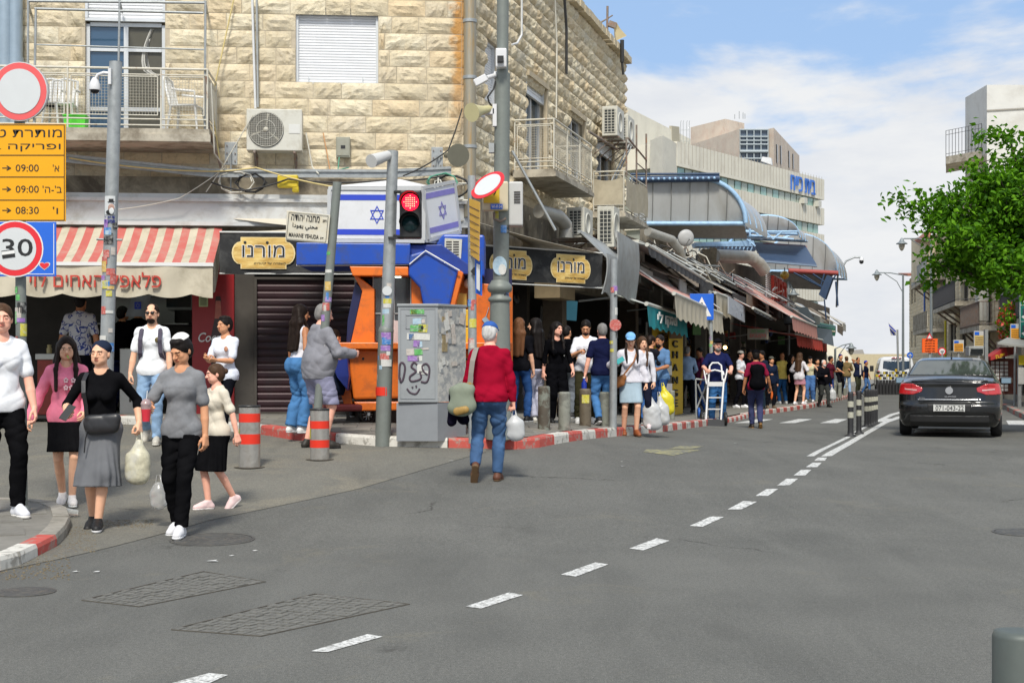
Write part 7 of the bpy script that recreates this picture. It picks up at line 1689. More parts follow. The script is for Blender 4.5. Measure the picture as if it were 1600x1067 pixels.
cab(0,zl-.012,.02,cablo,cablo,'base');bd,A_,B_,C_=cab(zl,zh,0,cabm,cabs,'body');MB().add([p+V((0,0,z))for z in(zh+.002,zh+.035)for p in(A_+V((-.015,-.015,0)),B_+V((.01,-.02,0)),C_+V((.02,.01,0)),A_+sd*dp)],[(0,1,5,4),(1,2,6,5),(2,3,7,6),(3,0,4,7),(4,5,6,7),(3,2,1,0)]).bd('top',cabm,t,bevel=.006)
MB().box(((A_.x+B_.x)/2,.02,zl-.006),(w*.98,.1,.012)).bd('shadow_gap',ink,t)
MF=frame(V((A_.x,-.0,0)),V((1,-.02/w,0)))
q=MB()
for(x0,x1,z0,z1)in((.03,w-.03,zl+.04,zh-.03),):
 for(a_,b_,c_,d_)in((x0,x1,z0,z0+.005),(x0,x1,z1-.005,z1),(x0,x0+.005,z0,z1),(x1-.005,x1,z0,z1)):lbq(q,MF,((a_+b_)/2,-.003,(c_+d_)/2),(b_-a_,.006,d_-c_))
q.bd('door_seam',cablo,t);q=MB()
zz=lambda py:Q(650,py).z;xx=lambda px:(px-622)/(684-622)*w
for(a_,b_,c_,d_)in((xx(634),xx(667),zz(514),zz(513)),(xx(634),xx(667),zz(493),zz(492)),(xx(634),xx(635),zz(514),zz(492)),(xx(666),xx(667),zz(514),zz(492))):lbq(q,MF,((a_+b_)/2,-.004,(c_+d_)/2),(b_-a_,.008,d_-c_))
q.bd('hatch_seam',cablo,t)
for px,py,w_,h_,mi_ in((652,487,22,7,3),(647,487,9,7,1),(652,502,14,9,7),(661,502,6,6,6),(651,513,20,10,3),(661,513,14,12,1),(654,526,36,10,0),(643,526,8,9,2),(651,537,10,10,5),(656,538,8,9,7),(641,550,12,10,6),(654,550,13,9,3),(646,560,18,8,5),(656,560,8,8,0),(657,576,10,14,0),(663,582,12,5,0),(664,545,12,3,6)):
 q=MB();lbq(q,MF,(xx(px),-.0055,zz(py)),(w_/F*D,.004,h_/F*D),Euler((0,R(runi(-5,5)),0)).to_matrix());q.bd('sticker',stick_m[mi_],t)
MB().ball(MF@V((xx(660),-.008,zz(512))),(.018,.002,.026),8,6).bd('portrait_print',ink,t)
grf=mat('graffiti_purple',(.07,.045,.065),.7)
def squig(pts,r=.013):
 q=MB();fp=[]
 n=len(pts)
 for i in range(n-1):
  p0,p1,p2,p3=[V((pts[max(0,min(n-1,j))][0],pts[max(0,min(n-1,j))][1],0))for j in(i-1,i,i+1,i+2)]
  for k in range(5):t_=k/5;fp.append(.5*((2*p1)+(p2-p0)*t_+(2*p0-5*p1+4*p2-p3)*t_*t_+(3*p1-p0-3*p2+p3)*t_**3))
 fp.append(V((*pts[-1],0)));q.tu([MF@V((xx(p.x),-.004,zz(p.y)))for p in fp],[r]*len(fp),5);return q.bd('graffiti_stroke',grf,t)
squig([(624,592),(625,570),(630,567),(633,575),(630,592),(626,597),(625,590)]);squig([(652,570),(647,566),(643,573),(650,580),(641,588),(642,595),(652,594),(658,590),(656,580)]);squig([(668,585),(662,580),(660,572),(666,568),(671,575),(670,590),(666,597),(658,596)]);squig([(636,607),(641,613),(650,615),(656,607)],.011);squig([(644,604),(645,606)],.012);squig([(650,602),(651,605)],.012)
MSd=frame(B_,sd);q=MB();lbq(q,MSd,(.13,-.004,zz(522)),(.1,.008,(585-480)*.5/F*D*1.05));q.bd('poster_strip',mat('poster_brown',(.28,.22,.12),.8,var=.3,vs=20),t)
rd=random.Random(31)
for i in range(26):
 q=MB();lbq(q,MSd,(rd.uniform(.05,.5),-.003-.0005*i,rd.uniform(zl+.35,zh-.05)),(rd.uniform(.03,.12),.003,rd.uniform(.04,.16)),Euler((0,rd.uniform(-.3,.3),0)).to_matrix());q.bd('paper_scrap',rd.choice((stick_m[0],stick_m[6],cabs,cabm,stick_m[0])),t)
 # --- thin pole with seen-edge-on signs
t,b,tp,Q=pole('sign_pole','thin grey pole with a tilted no-entry disc and yellow board seen nearly edge on','sign post',739,690,737,275,.055,.05,gpole,lift=PAV,seed=14,ns=7,s0=.35,s1=.6)
yb=MB().sb([Q(733,310,-.08),Q(749,316,-.3),Q(748,408,-.3),Q(735,398,-.08)][::-1],V((.01,.01,0))).bd('yellow_board',mat('board_yellow',(.6,.36,.06),.5,var=.08),t);q=MB()
for k in range(8):q.cyl(Q(733,322+k*11,-.085),Q(749,330+k*11.3,-.305),.004,n=4)
q.bd('line_print',grf,yb)
MB().sb([Q(742,404,-.1),Q(752,408,-.2),Q(752,462,-.2),Q(743,458,-.1)][::-1],V((.01,.01,0))).bd('blue_board',bsg,t);MB().sb([Q(745,412,-.16),Q(750,414,-.21),Q(750,455,-.21),Q(745,451,-.16)][::-1],V((-.004,-.01,0))).bd('white_print',wpr,t)
MB().sb([Q(735,424,-.1),Q(741,417,-.1),Q(747,424,-.1),Q(741,431,-.1)],V((0,.01,0))).bd('diamond_plate',ink,t)
def odisc(rx,ry,m_,nm,dz,par):
 q=MB();c=Q(762,289,-.15);u_=V((.8,.0,.6));v_=V((-.35,.8,.47)).normalized();nn=u_.cross(v_);nn=nn if nn.y<0 else-nn
 pts=[c+u_*rx*cos(a)+v_*ry*sin(a)+nn*dz for a in lins(0,2*pi,33)[:-1]];q.sb(pts,-nn*.008);return q.bd(nm,m_,par)
rs=odisc(.235,.235,sred,'round_sign',0,t);odisc(.185,.185,swhite,'face',.006,rs)
# --- main lamp post
t,b,tp,Q=pole('lamp_post','tall thick green grey lamp post with ornate collar, cameras and wifi box','lamp post',781,686,785,115,.105,.098,gpole2,lift=PAV,seed=17,ns=6,s0=.38,s1=.62)
MB().cyl(tp,P(786,-60,b.y)-b,.075,n=16).bd('upper_pole',gpole2,t)
zc=Q(780,470).z;q=MB();q.cyl((0,0,0),(0,0,zc-.0),.15,.125,18)
q.la([(.125,0),(.15,.02),(.15,.05),(.115,.08),(.115,.12),(.15,.14),(.16,.18),(.15,.22),(.12,.25),(.105,.28)],(0.0,0,zc-.02),22);q.la([(.18,0),(.18,.1),(.165,.14),(.16,.3),(.145,.36)],(0,0,0),22);q.bd('ornate_base',gpole2,t)
q=MB();disc(q,(Q(781,416).x,Q(781,416).z),.09,.12,-.108,20);q.bd('blue_sticker',stick_m[7],t);q=MB();disc(q,(Q(785,422).x,Q(785,422).z),.05,.07,-.111,12);q.bd('torn_sticker',stick_m[0],t)
cw=mat('camera_white',(.66,.66,.66),.35,var=.03)
c1=MB().box(Q(783,92,-.14),(.14,.14,.24)).bd('box_camera',cw,t,bevel=.015);MB().box(Q(782,93,-.26),(.08,.1,.07)).bd('lens',bkp,c1)
q=MB();q.cyl(Q(774,118,-.05),Q(760,122,-.2),.03,n=8);q.box((0,0,0),(.17,.08,.09),Euler((0,R(-28),0)).to_matrix());o_=Q(751,126,-.25)
for i in range(len(q.v)-8,len(q.v)):q.v[i]=tuple(V(q.v[i])+o_)
q.bd('bullet_camera',cw,t,bevel=.01);MB().cyl(Q(772,118),Q(780,118),.05,n=10).bd('clamp',cw,t)
def horn(a,b_,r0,r1,m_,nm='horn_speaker',par=None,sq=False):
 q=MB();a,b_=V(a),V(b_);d=(b_-a);n=8;pts=[a+d*i/n for i in range(n+1)];rr_=[r0+(r1-r0)*(i/n)**2.2 for i in range(n+1)]
 q.tu(pts,rr_,18 if not sq else 4);q.v;o=q.bd(nm,m_,par);return o
hm_=mat('horn_cream',(.55,.5,.27),.5,var=.06);horn(Q(766,170,-.05),Q(737,176,-.35),.045,.12,hm_,par=t);MB().box(Q(762,175,-.05),(.16,.1,.07)).box(Q(773,181,-.05),(.05,.1,.28)).cyl(Q(740,180,-.3),Q(756,182,-.15),.02).bd('horn_bracket',cw,t)
horn(P(697,243,21.5)-b,P(716,243,20.9)-b,.04,.17,mat('horn_olive',(.13,.125,.09),.6),par=t)
MB().tu([Q(774,128,-.05),Q(771,140,-.08),Q(762,152,-.1),Q(764,160,-.1),Q(768,166,-.08)],.012,6).bd('cable',cable_m,t)
MB().box(Q(768,232,-.02),(.07,.1,.12)).bd('small_box',gp,t)
wf=MB();wf.box(Q(774,307,-.12),(.33,.12,.37));w1=wf.bd('wifi_box',mat('wifi_cream',(.58,.52,.36),.5,var=.05),t,bevel=.02)
MB().box(Q(768,300,-.19),(.2,.01,.28)).bd('yellow_label',mat('wifi_yellow',(.62,.42,.02),.5),w1);MB().box(Q(776,323,-.195),(.15,.012,.065)).bd('blue_label',bsg,w1)
text('WI-FI 04',Tran(Q(776,323,-.195)),.13,.04,wpr,w1,depth=.008,bold=.01)
for r in(.05,.08):MB().tu([Q(765,296,-.2)+V((r*cos(a),-.0,r*sin(a)*1.1))for a in lins(-.9,.9,8)],.008,4).bd('wave_print',ink,w1)
w2_=MB().box(Q(800,320,.12),(.28,.28,.56)).bd('grey_box',mat('box_grey',(.5,.5,.48),.5,var=.05),t,bevel=.02);q=MB();[q.box(Q(808,300+4*k,-.03),(.08,.01,.012))for k in range(5)];q.bd('vent_slots',dark,w2_,kind='stuff')
MB().tu([Q(772,332,-.1),Q(772,342,-.12),Q(782,346,-.14),Q(790,342,-.1)],.018,6).bd('clamp',ry,t)
# --- steel bollards with red bands
bandm=mat('band_red',(.72,.03,.01),.5,var=.05)
def sbollard(px,py,pyt,rpx,label,redb=True):
 b=G(px,py);t=empty('steel_bollard',b,label,'bollard','steel bollards with red bands');D=b.y;h=CH-(pyt-HY)/F*D-b.z;r=rpx/F*D
 MB().cyl((0,0,-.05),(0,0,h-.02),r,n=28).bd('tube',steel,t);MB().la([(r*1.0,h-.025),(r*1.04,h-.02),(r*1.04,h),(r*.3,h+.004),(0,h+.004)],n=28).bd('cap',bkp,t)
 for f0,f1 in((.61,.76),(.24,.39))if px>450 else((.73,.87),(.38,.54)):
  MB().cyl((0,0,h*f0),(0,0,h*f1),r*1.012,n=28,cap=False).bd('red_band',bandm,t)
 MB().la([(r*1.5,.003),(r*1.45,.006),(r*1.0,.008)],n=24).bd('collar',mat('bollard_pit',(.07,.06,.045),.95,var=.3),t)
 MB().gr(lambda u,v:(sin(-1.3+(u-.5)*.6)*(r*1.02),-cos(-1.3+(u-.5)*.6)*r*1.02,h*(.42+.2*v)),4,2).bd('yellow_reflector',mat('reflector_yellow',(.6,.5,.02),.4),t)
sbollard(390,730,633,16.5,'steel bollard with two red bands behind the small girl');sbollard(499.5,718,638,15,'steel bollard with two red bands at the foot of the leaning pole')
# --- old pavement bollards
bm=[mat('bollard_worn_%d'%i,c,.6,.1,var=.2,vs=6,dirt=d_,dq=5,dm=.85,dp_=(.48,.56))for i,(c,d_)in enumerate((((.09,.075,.055),(.22,.24,.2)),((.24,.25,.21),(.14,.14,.12)),((.13,.105,.07),(.08,.06,.04)),((.2,.21,.17),(.12,.12,.1))))]
def pbollard(px,py,pyt,wpx,k,label,stick=None):
 b=G(px,py,PAV);t=empty('pavement_bollard',b,label,'bollard','worn metal bollards along the market kerb');D=b.y;h=CH-(pyt-HY)/F*D-b.z;r=wpx/2/F*D
 MB().la([(r,-.02),(r,h-.03),(r*.96,h-.01),(r*.7,h),(0,h)],n=20).bd('post',bm[k],t)
 if stick:MB().gr(lambda u,v:(sin((u-.5)*1.3)*(r+.003),-cos((u-.5)*1.3)*(r+.003),h*(.62+.22*v)),5,1).bd('sticker',stick_m[stick],t)
for a_ in((850,671,603,19,0,'dark peeling bollard nearest the old man in red'),(882,671,612,19,1,'grey bollard with a torn white sticker below the woman in black',0),(914.5,666,607,18.5,2,'brown bollard with a yellow sticker and a blue packet on top',1),(944,665,612,17,3,'smooth grey bollard in front of the man in navy'),(957,663,618,12,3,'slim bollard half hidden behind the man in navy'),(1050,655,610,9,1,'small bollard in front of the exchange booth'),(1260,628,605,8,0,'dark bollard beside the woman in wide jeans'),(1275,627,606,6,1,'thin bollard right of the woman in wide jeans'),(1304,622,594,6.5,1,'light bollard near the tent, left of the pair'),(1312,621,598,6.5,1,'light bollard near the tent, right of the pair'),(1320,618,606,5,3,'shortest bollard before the white striped posts')):pbollard(*a_)
# --- black and white flexible posts
fb_=mat('rubber_black',(.022,.022,.024),.6,var=.15);fw_=mat('post_white_band',(.42,.41,.33),.6,var=.15,dirt=(.2,.19,.14),dq=18,dm=.6)
def fpost(px,py,pyt,wpx,label):
 b=G(px,py);t=empty('flexible_post',b,label,'flexible post','black and white posts on the centre line');D=b.y;h=CH-(pyt-HY)/F*D-b.z;r=wpx/2/F*D
 MB().la([(r*1.9,0),(r*1.9,.02),(r*1.05,.04),(r,.08)]+[(r*(1 if i%2 else.93),.08+(h-.08)*i/22)for i in range(1,22)]+[(r*.8,h),(0,h)],n=14).bd('post',fb_,t)
 for f0 in(.42,.66):MB().cyl((0,0,h*f0),(0,0,h*(f0+.13)),r*1.02,n=14,cap=False).bd('pale_band',fw_,t)
for px,py,pt,w_,lb in((1329,682,612,9.5,'nearest black and white post on the centre line'),(1342,678,610,8.5,'second black and white post behind the nearest'),(1354,667,608,7.5,'left post of the packed row of striped posts'),(1358.5,666,608,7,'second post of the packed row of striped posts'),(1362,664.5,608,7,'middle post of the packed row of striped posts'),(1365.5,663,608,7,'fourth post of the packed row of striped posts'),(1368.5,662,608,6.5,'last post of the packed row of striped posts')):fpost(px,py,pt,w_,lb)
for i in range(12):
 b=G(1371+i*5,616.5);t=empty('traffic_post',b,['leftmost','second from left','third from left','fourth from left','fifth from left','sixth from left','seventh from left','eighth from left','ninth from left','tenth from left','eleventh from left','rightmost'][i]+' checked post in the row before the van','flexible post','row of checked posts before the van');r=.055;MB().cyl((0,0,0),(0,0,.72),r*1.6,r*1.3,n=8).bd('post',fb_,t)
 for j in range(3):MB().box((-.03 if(i+j)%2 else.03,0,.8+j*.13),(.13,.1,.12)).bd('check_block',(fw_,mat('check_yellow',(.5,.38,.02),.6),fb_)[(i+j)%3],t)
 # --- bottom right bollard
b=V((P(1592,900,4.3).x,4.3,0));t=empty('corner_bollard',b,'grey green bollard top cut off by the bottom right picture corner','bollard');h=CH-(984-HY)/F*4.3;MB().la([(.078,0),(.078,h-.02),(.072,h-.004),(.05,h),(0,h+.002)],n=28).bd('post',mat('bollard_greygreen',(.09,.105,.095),.55,.2,var=.12,vs=9,dirt=(.1,.11,.1),dq=14,dm=.6),t)
# --- pedestrian crossing signs and poles
def crossing(px,py,lift,cx0,cy0,cx1,cy1,label,r=.05):
 t,b,tp,Q=pole('crossing_sign',label,'sign',px,py,cx0*.15+cx1*.85,cy0-4,r,r,gpole,lift=lift,seed=int(px),ns=6,s0=.4,s1=.75);D=b.y
 x0,z1=Q(cx0,cy0,-.1).x,Q(cx0,cy0,-.1).z;x1,z0=Q(cx1,cy1,-.1).x,Q(cx1,cy1,-.1).z;w,h=x1-x0,z1-z0;cx,cz=(x0+x1)/2,(z0+z1)/2
 p=MB().box((cx,-.1,cz),(w,.02,h)).bd('panel',bsg,t,bevel=.005)
 MB().add([(cx-w*.4,-.113,cz-h*.36),(cx+w*.4,-.113,cz-h*.36),(cx,-.113,cz+h*.38)],[(0,1,2)]).bd('triangle',wpr,p)
 q=MB();q.ball((cx,-.115,cz+h*.12),(w*.05,.003,w*.05),8,5);q.sb([(cx-w*.05,-.114,cz-h*.02),(cx+w*.04,-.114,cz-h*.02),(cx+w*.05,-.114,cz+h*.08),(cx-w*.04,-.114,cz+h*.08)],(0,-.003,0))
 for a_,b_ in(((-.02,-.02),(-.1,-.24)),((.02,-.02),(.08,-.24)),((-.04,.06),(-.12,-.04)),((.04,.06),(.12,-.02))):q.cyl((cx+a_[0]*w,-.115,cz+a_[1]*h),(cx+b_[0]*w,-.115,cz+b_[1]*h),w*.022,n=4)
 q.bd('figure',ink,p);return t
crossing(1113,648.5,PAV,1078,459,1115,500,'blue pedestrian crossing sign on a pole between the awnings')
t,b,tp,Q=pole('grey_pole','stickered grey pole at the kerb between the banner awning and lady in cap','pole',958,668,959,405,.058,.055,gpole,lift=PAV,seed=22,ns=9,s0=.45,s1=.85);q=MB();disc(q,(Q(961,508).x,Q(961,508).z),.09,.09,-.07,16);q.bd('red_sticker',stick_m[4],t)
# --- right side signs
def board(px0,py0,px1,py1,D,m_,label,name='road_sign',cat='sign',pole_py=None,group=None,rim=None):
 b=P((px0+px1)/2,600,D);b.z=float(gz(b.x,D));t=empty(name,b,label,cat,group);Q=lambda x,y,d=0:P(x,y,D+d)-b
 p=MB().sb([Q(px0,py1),Q(px1,py1),Q(px1,py0),Q(px0,py0)],V((0,.05,0))).bd('panel',m_,t)
 MB().cyl((0,.08,0),Q((px0+px1)/2,py0,.08),.04,n=8).bd('pole',gp,t);return t,p,Q
ors=mat('sign_bright_orange',(.85,.12,.01),.5,var=.03)
t,p,Q=board(1441,529,1465,551,47,ors,'orange temporary road sign with black Hebrew lines above the car roof')
for k in range(5):text('סגור לתנועה בקטע'[:16-k],Tran(Q(1453,532.5+k*4)),.32,.05,ink,p,depth=.01,bold=.015,rv=True)
wt=MB().sb([Q(1447,530,-.02),Q(1458,530,-.02),Q(1452.5,520,-.02)],V((0,.03,0))).bd('warning_triangle',sred,t);MB().sb([Q(1449.2,528.7,-.03),Q(1455.8,528.7,-.03),Q(1452.5,523,-.03)],V((0,.008,0))).bd('face',wpr,wt)
b=P(1472,600,50);t=empty('no_turn_sign',b,'small round red ringed sign peeking over the car roof','sign');o=P(1472,549,50)-b;MB().cyl(o,o+V((0,.03,0)),.14,n=20).bd('ring',sred,t);q=MB();disc(q,(o.x,o.z),.1,.1,-.004,20);q.bd('face',wpr,t);MB().box(o+V((0,-.01,0)),(.12,.01,.03)).bd('symbol',ink,t);MB().cyl((0,.05,-.5),o,.03).bd('pole',gp,t)
b=P(1422,600,60);t=empty('round_blue_sign',b,'round blue arrow sign behind the van','sign');o=P(1422,555,60)-b;MB().cyl(o,o+V((0,.03,0)),.13,n=20).bd('disc',bsg,t);MB().box(o+V((0,-.01,0)),(.16,.01,.03)).box(o+V((0,-.01,0)),(.03,.01,.14)).bd('arrow',wpr,t);MB().cyl((0,.05,-.5),o,.03).bd('pole',gp,t)
for(x0,y0,x1,y1,D,lb)in((1490,531,1506,550,50,'small orange and blue bus stop board left of the taller pair'),(1522,517,1538,541,49,'higher pale yellow bus stop board over the car roof'),(1579,506,1594,530,46,'orange and blue bus stop board under the flowers')):
 t,p,Q=board(x0,y0,x1,y1,D,mat('board_rim',(.5,.5,.48),.5),lb,'bus_stop_sign',group='bus stop boards');h=y1-y0
 MB().sb([Q(x0+1,y1-1,-.01),Q(x1-1,y1-1,-.01),Q(x1-1,y0+h*.3,-.01),Q(x0+1,y0+h*.3,-.01)],V((0,.006,0))).bd('orange_field',mat('board_orange',(.75,.33,.01),.5)if x0!=1522 else mat('board_pale_yellow',(.55,.42,.15),.5),p)
 MB().sb([Q(x0+1,y0+h*.27,-.01),Q(x0+8,y0+h*.27,-.01),Q(x0+8,y0+1.5,-.01),Q(x0+1,y0+1.5,-.01)],V((0,.006,0))).bd('blue_field',bsg,p)
 q=MB()
 for k in range(4):q.sb([Q(x0+2,y0+h*(.42+.14*k)+.8,-.016),Q(x1-2,y0+h*(.42+.14*k)+.8,-.016),Q(x1-2,y0+h*(.42+.14*k),-.016),Q(x0+2,y0+h*(.42+.14*k),-.016)],V((0,.004,0)))
 q.bd('line_print',grf,p)
b=P(1540,600,48);t=empty('ticket_machine',b,'grey ticket machine and pole behind the car roof','machine');MB().sb([P(1514,556,48)-b,P(1538,556,48)-b,P(1538,541,48)-b,P(1514,541,48)-b],V((0,.4,0))).bd('housing',gp,t,bevel=.02);MB().sb([P(1517,553,47.9)-b,P(1536,553,47.9)-b,P(1536,545,47.9)-b,P(1517,545,47.9)-b],V((0,.02,0))).bd('panel',dglass,t);MB().sb([P(1539,612,48)-b,P(1544,612,48)-b,P(1544,515,48)-b,P(1539,515,48)-b],V((0,.15,0))).bd('post',gv,t)
# direction board at the right edge
b=P(1602,600,30);b.z=float(gz(b.x,30));t=empty('direction_sign',b,'tall green direction board with white arrows cut by the right edge','sign');Q=lambda x,y,d=0:P(x,y,30+d)-b
grn=mat('sign_green',(.0,.17,.13),.5,var=.04);p=MB().sb([Q(1593,528),Q(1650,528),Q(1650,452),Q(1593,452)],V((0,.05,0))).bd('panel',grn,t)
MB().sb([Q(1593,451),Q(1650,451),Q(1650,444),Q(1593,444)],V((0,.05,0))).bd('blue_header',bsg,t);text('יפו',Tran(Q(1604,447.5)),.2,.06,wpr,t,depth=.01,rv=True)
q=MB()
for y in(476.5,502):q.sb([Q(1594,y+.8,-.01),Q(1649,y+.8,-.01),Q(1649,y,-.01),Q(1594,y,-.01)],V((0,.006,0)))
for x in(1594,):q.sb([Q(x-.6,527,-.01),Q(x+.4,527,-.01),Q(x+.4,453,-.01),Q(x-.6,453,-.01)],V((0,.006,0)))
for y in(469,495,521):q.sb([Q(1596,y,-.01),Q(1601,y+4,-.01),Q(1601,y-4,-.01)],V((0,.006,0)))
q.bd('arrow',wpr,p)
for y in(462,488,514):MB().sb([Q(1598,y+5,-.01),Q(1606,y+5,-.01),Q(1606,y-6,-.01),Q(1598,y-6,-.01)],V((0,.006,0))).bd('icon_panel',mat('icon_dark',(.03,.05,.08),.5),p)
MB().cyl(Q(1620,620),Q(1620,444),.06,n=10).bd('pole',gp,t)
# bus shelter, red awning shop front, poster panels on the right
b=G(1588,636,PAV);b.z=float(gz(b.x,b.y))+PAV;D=b.y;t=empty('bus_shelter',b,'grey bus shelter with a sloping roof and yellow poster on the right pavement','bus shelter');Q=lambda x,y,d=0:P(x,y,D+d)-b
MB().sb([Q(1559,538,-.5),Q(1640,548,-.5),Q(1640,540,1.2),Q(1574,530,1.2)],(0,0,.06)).bd('roof',mat('shelter_grey',(.33,.34,.32),.5,.2,var=.08),t);MB().sb([Q(1591,636),Q(1596,636),Q(1596,543),Q(1591,543)],V((0,.1,0))).bd('post',gv,t)
MB().sb([Q(1592,570,-.05),Q(1602,570,-.05),Q(1602,555,-.05),Q(1592,555,-.05)],V((0,.02,0))).bd('yellow_poster',mat('poster_yellow',(.7,.55,.02),.5),t);MB().sb([Q(1591,600,-.05),Q(1610,600,-.05),Q(1610,574,-.05),Q(1591,574,-.05)],V((0,.02,0))).bd('poster',mat('poster_pale',(.5,.5,.48),.5,var=.2,vs=12),t)
b=P(1563,600,48);t=empty('red_kiosk_awning',b,'red shop awning with yellow letters behind the bus shelter','awning');Q=lambda x,y,d=0:P(x,y,48+d)-b
MB().sb([Q(1548,563),Q(1575,556),Q(1590,552,2),Q(1590,540,2),Q(1572,541),Q(1548,557)],V((0,.6,0))).bd('canopy',mat('awning_crimson',(.4,.03,.03),.7),t);text('פיצה',Tran(Q(1563,556,-.1))@Matrix.Rotation(R(-15),4,'Y'),.34,.12,yel,t,depth=.05,bold=.03,rv=True)
q=MB()
for i in range(4):
 for j in range(8):q.sb([Q(1549+i*7,569+j*6,.3),Q(1554+i*7,569+j*6,.3),Q(1554+i*7,564.5+j*6,.3),Q(1549+i*7,564.5+j*6,.3)],V((0,.03,0)))
q.bd('postcards',wpr,t,kind='stuff');MB().sb([Q(1546,616,.4),Q(1590,616,.4),Q(1590,560,.4),Q(1546,560,.4)],V((0,.1,0))).bd('rack',mat('rack_brown',(.2,.07,.05),.7,var=.2),t)
# --- bicycle half hidden behind the old man
b=G(722,682,PAV)+V((.3,1.0,0));b.z=float(gz(b.x,b.y))+PAV;t=empty('bicycle',b,'bicycle parked behind the utility cabinet, mostly hidden by the man in red','bicycle',rz=R(72));rw=.33
for x in(-.52,.52):
 w_=MB().tu([(x+rw*cos(a),0,rw+rw*sin(a))for a in lins(0,2*pi,33)[:-1]],.019,8,True).bd('wheel',mat('tyre',(.02,.02,.02),.8),t);MB().tu([(x+(rw-.025)*cos(a),0,rw+(rw-.025)*sin(a))for a in lins(0,2*pi,33)[:-1]],.012,6,True).cyl((x,-.03,rw),(x,.03,rw),.025,n=8).bd('rim',gv,w_)
 q=MB();[q.cyl((x,0,rw),(x+rw*.93*cos(a),0,rw+rw*.93*sin(a)),.0025,n=3,cap=False)for a in lins(0,2*pi,21)[:-1]];q.bd('spokes',gv,w_,kind='stuff')
q=MB();[q.cyl(a_,b_,.018)for a_,b_ in(((-.52,0,rw),(-.4,0,.85)),((-.4,0,.8),(.1,0,.78)),((-.38,0,.7),(.0,0,.3)),((0,0,.3),(.14,0,.85)),((0,0,.3),(.52,0,rw)),((.52,0,rw),(.1,0,.75)))];q.bd('frame',mat('bike_red',(.3,.03,.03),.4),t)
MB().ball((.16,0,.88),(.13,.07,.035),10,6).bd('saddle',bkp,t);MB().tu([(-.42,-.28,.98),(-.45,-.1,.96),(-.42,0,.94),(-.45,.1,.96),(-.42,.28,.98)],.016,6).cyl((-.42,0,.94),(-.4,0,.85),.016).bd('handlebar',bkp,t)
# --- scooter wheel and blanket of the seated man are built with him
# --- the people and what they carry
def base_at(px,D,lift=PAV):b=P(px,600,D);b.z=float(gz(b.x,D))+lift;return b
bagw=mat('plastic_bag_white',(.62,.63,.63),.35,var=.08,vs=12,trans=.25,bump=.006,bs=30);bagt=mat('plastic_bag_clear',(.68,.68,.66),.2,trans=.6,var=.05,bump=.006,bs=25)
def plastic_bag(name,label,hand,w,h,m,dx=0.,group=None,cat='bag',fat=.4,gap=.05):
 t=empty(name,V(hand),label,cat,group);f=[]
 f.append(((dx*.3,0,-gap-.04),(dx*.7,0,-h*.45),.03,w*.33,.05,.7));f.append(((dx*.7-w*.18,0,-h*.55),(dx-w*.2,0,-h*.86),w*.26,w*.28,.06,.75));f.append(((dx*.7+w*.18,0,-h*.55),(dx+w*.2,0,-h*.88),w*.26,w*.28,.06,.75));f.append(((dx,0,-h*.6),(dx,0,-h*.85),w*.34,w*.34,.06,.75))
 blob('bag_body',f,m,t,h=.013 if h<.55 else.016,folds=.008,seed=len(label),f=1.6,zd=.35)
 MB().tu([(dx*.3-.03,0,-gap-.06),(-.012,0,0),(.012,0,.0),(dx*.3+.03,0,-gap-.06)],.008,5).bd('handle',m,t);return t
def phone(label,pos,rot,c=ink):t=bpy.data.objects.new('tmp',None);bpy.data.objects.remove(t);o=MB().box((0,0,0),(.076,.009,.152)).bd('phone',c,bevel=.004);o.location=pos;o.rotation_euler=rot;return tag(o,label,'phone')
HW=lambda i,n:V(t_world(i['t'],i['J']['wr'+n]*i['S']));
def hand(i,n,k=.09):
 d=i['J']['wr'+n]-i['J']['el'+n];d=d/np.linalg.norm(d);return V(t_world(i['t'],(i['J']['wr'+n]+d*k)*i['S']))
WK=((.09,-.2,0,0),(-.09,.16,.03,28));WK2=((.09,.16,.03,28),(-.09,-.2,0,0));ST=((.1,0,0,0),(-.1,.03,0,0))
# --- the family in front
p1=person('man in white t-shirt and black joggers, cut by the left edge',2,806,474,35,lift=H2,skin='pink',hair='brown',hy='short',top=('tee','#e9ebee'),bottom=('joggers','#111113'),shoes=('#dcdde2','#efece6'),L=(.24,-.12,.86),Rr=(-.26,0,.8),feet=((.1,-.14,0,0),(-.1,.1,0,0)),head=(-15,0,0))
p2=person('girl with long dark hair and glasses in a pink hoodie and short black skirt',104,789,526,14,skin='light',hair='dark',hy='long',top=('hoodie','#f5879f'),bottom=('skirt','#141416',.56,cloth('#141416'),.05),shoes=('#e6e0da','#efefea'),L=(.2,-.25,.98),Rr=(-.37,-.04,.9),feet=((.06,-.12,0,0),(-.05,.14,.02,20)),head=(5,6,0),face={'glasses':1,'hairlen':.3},build=.93)
o=MB().cyl(V(p2['H'](.004,-.1,-.062)),V(p2['H'](.02,-.13,-.09)),.006,.005,8).bd('cucumber_stick',mat('cucumber',(.3,.5,.08),.4));o.matrix_world=Tran(p2['t'].location)@p2['t'].rotation_euler.to_matrix().to_4x4();tag(o,'small green cucumber stick in the mouth of the girl in pink','snack')
text('✿ ✿\n✿✿',Tran(p2['up'](.04,-.15,1.27)),.12*p2['S'],.13*p2['S'],mat('pink_print',(.7,.5,.52),.8),p2['t'],depth=.03,name='print')
p3=person('woman in dark patterned headscarf and long grey skirt, holding a phone',158,826,531,4,skin='light',hair='dark',hy='turban',top=('tight','#131315'),bottom=('skirt','#6a6b70',.4,folded('grey_jersey',(.13,.135,.145),.9,var=.12,vs=5),.07),shoes=('#131313','#d8d8d8'),chest=1,L=(.345,.02,.98),Rr=(-.26,-.24,1.1),feet=((-.0,-.16,.0,0),(-.1,.1,.0,10)),head=(-14,2,2),face={'scarf':'#262e40'},build=1.02,curl=(.7,.6))
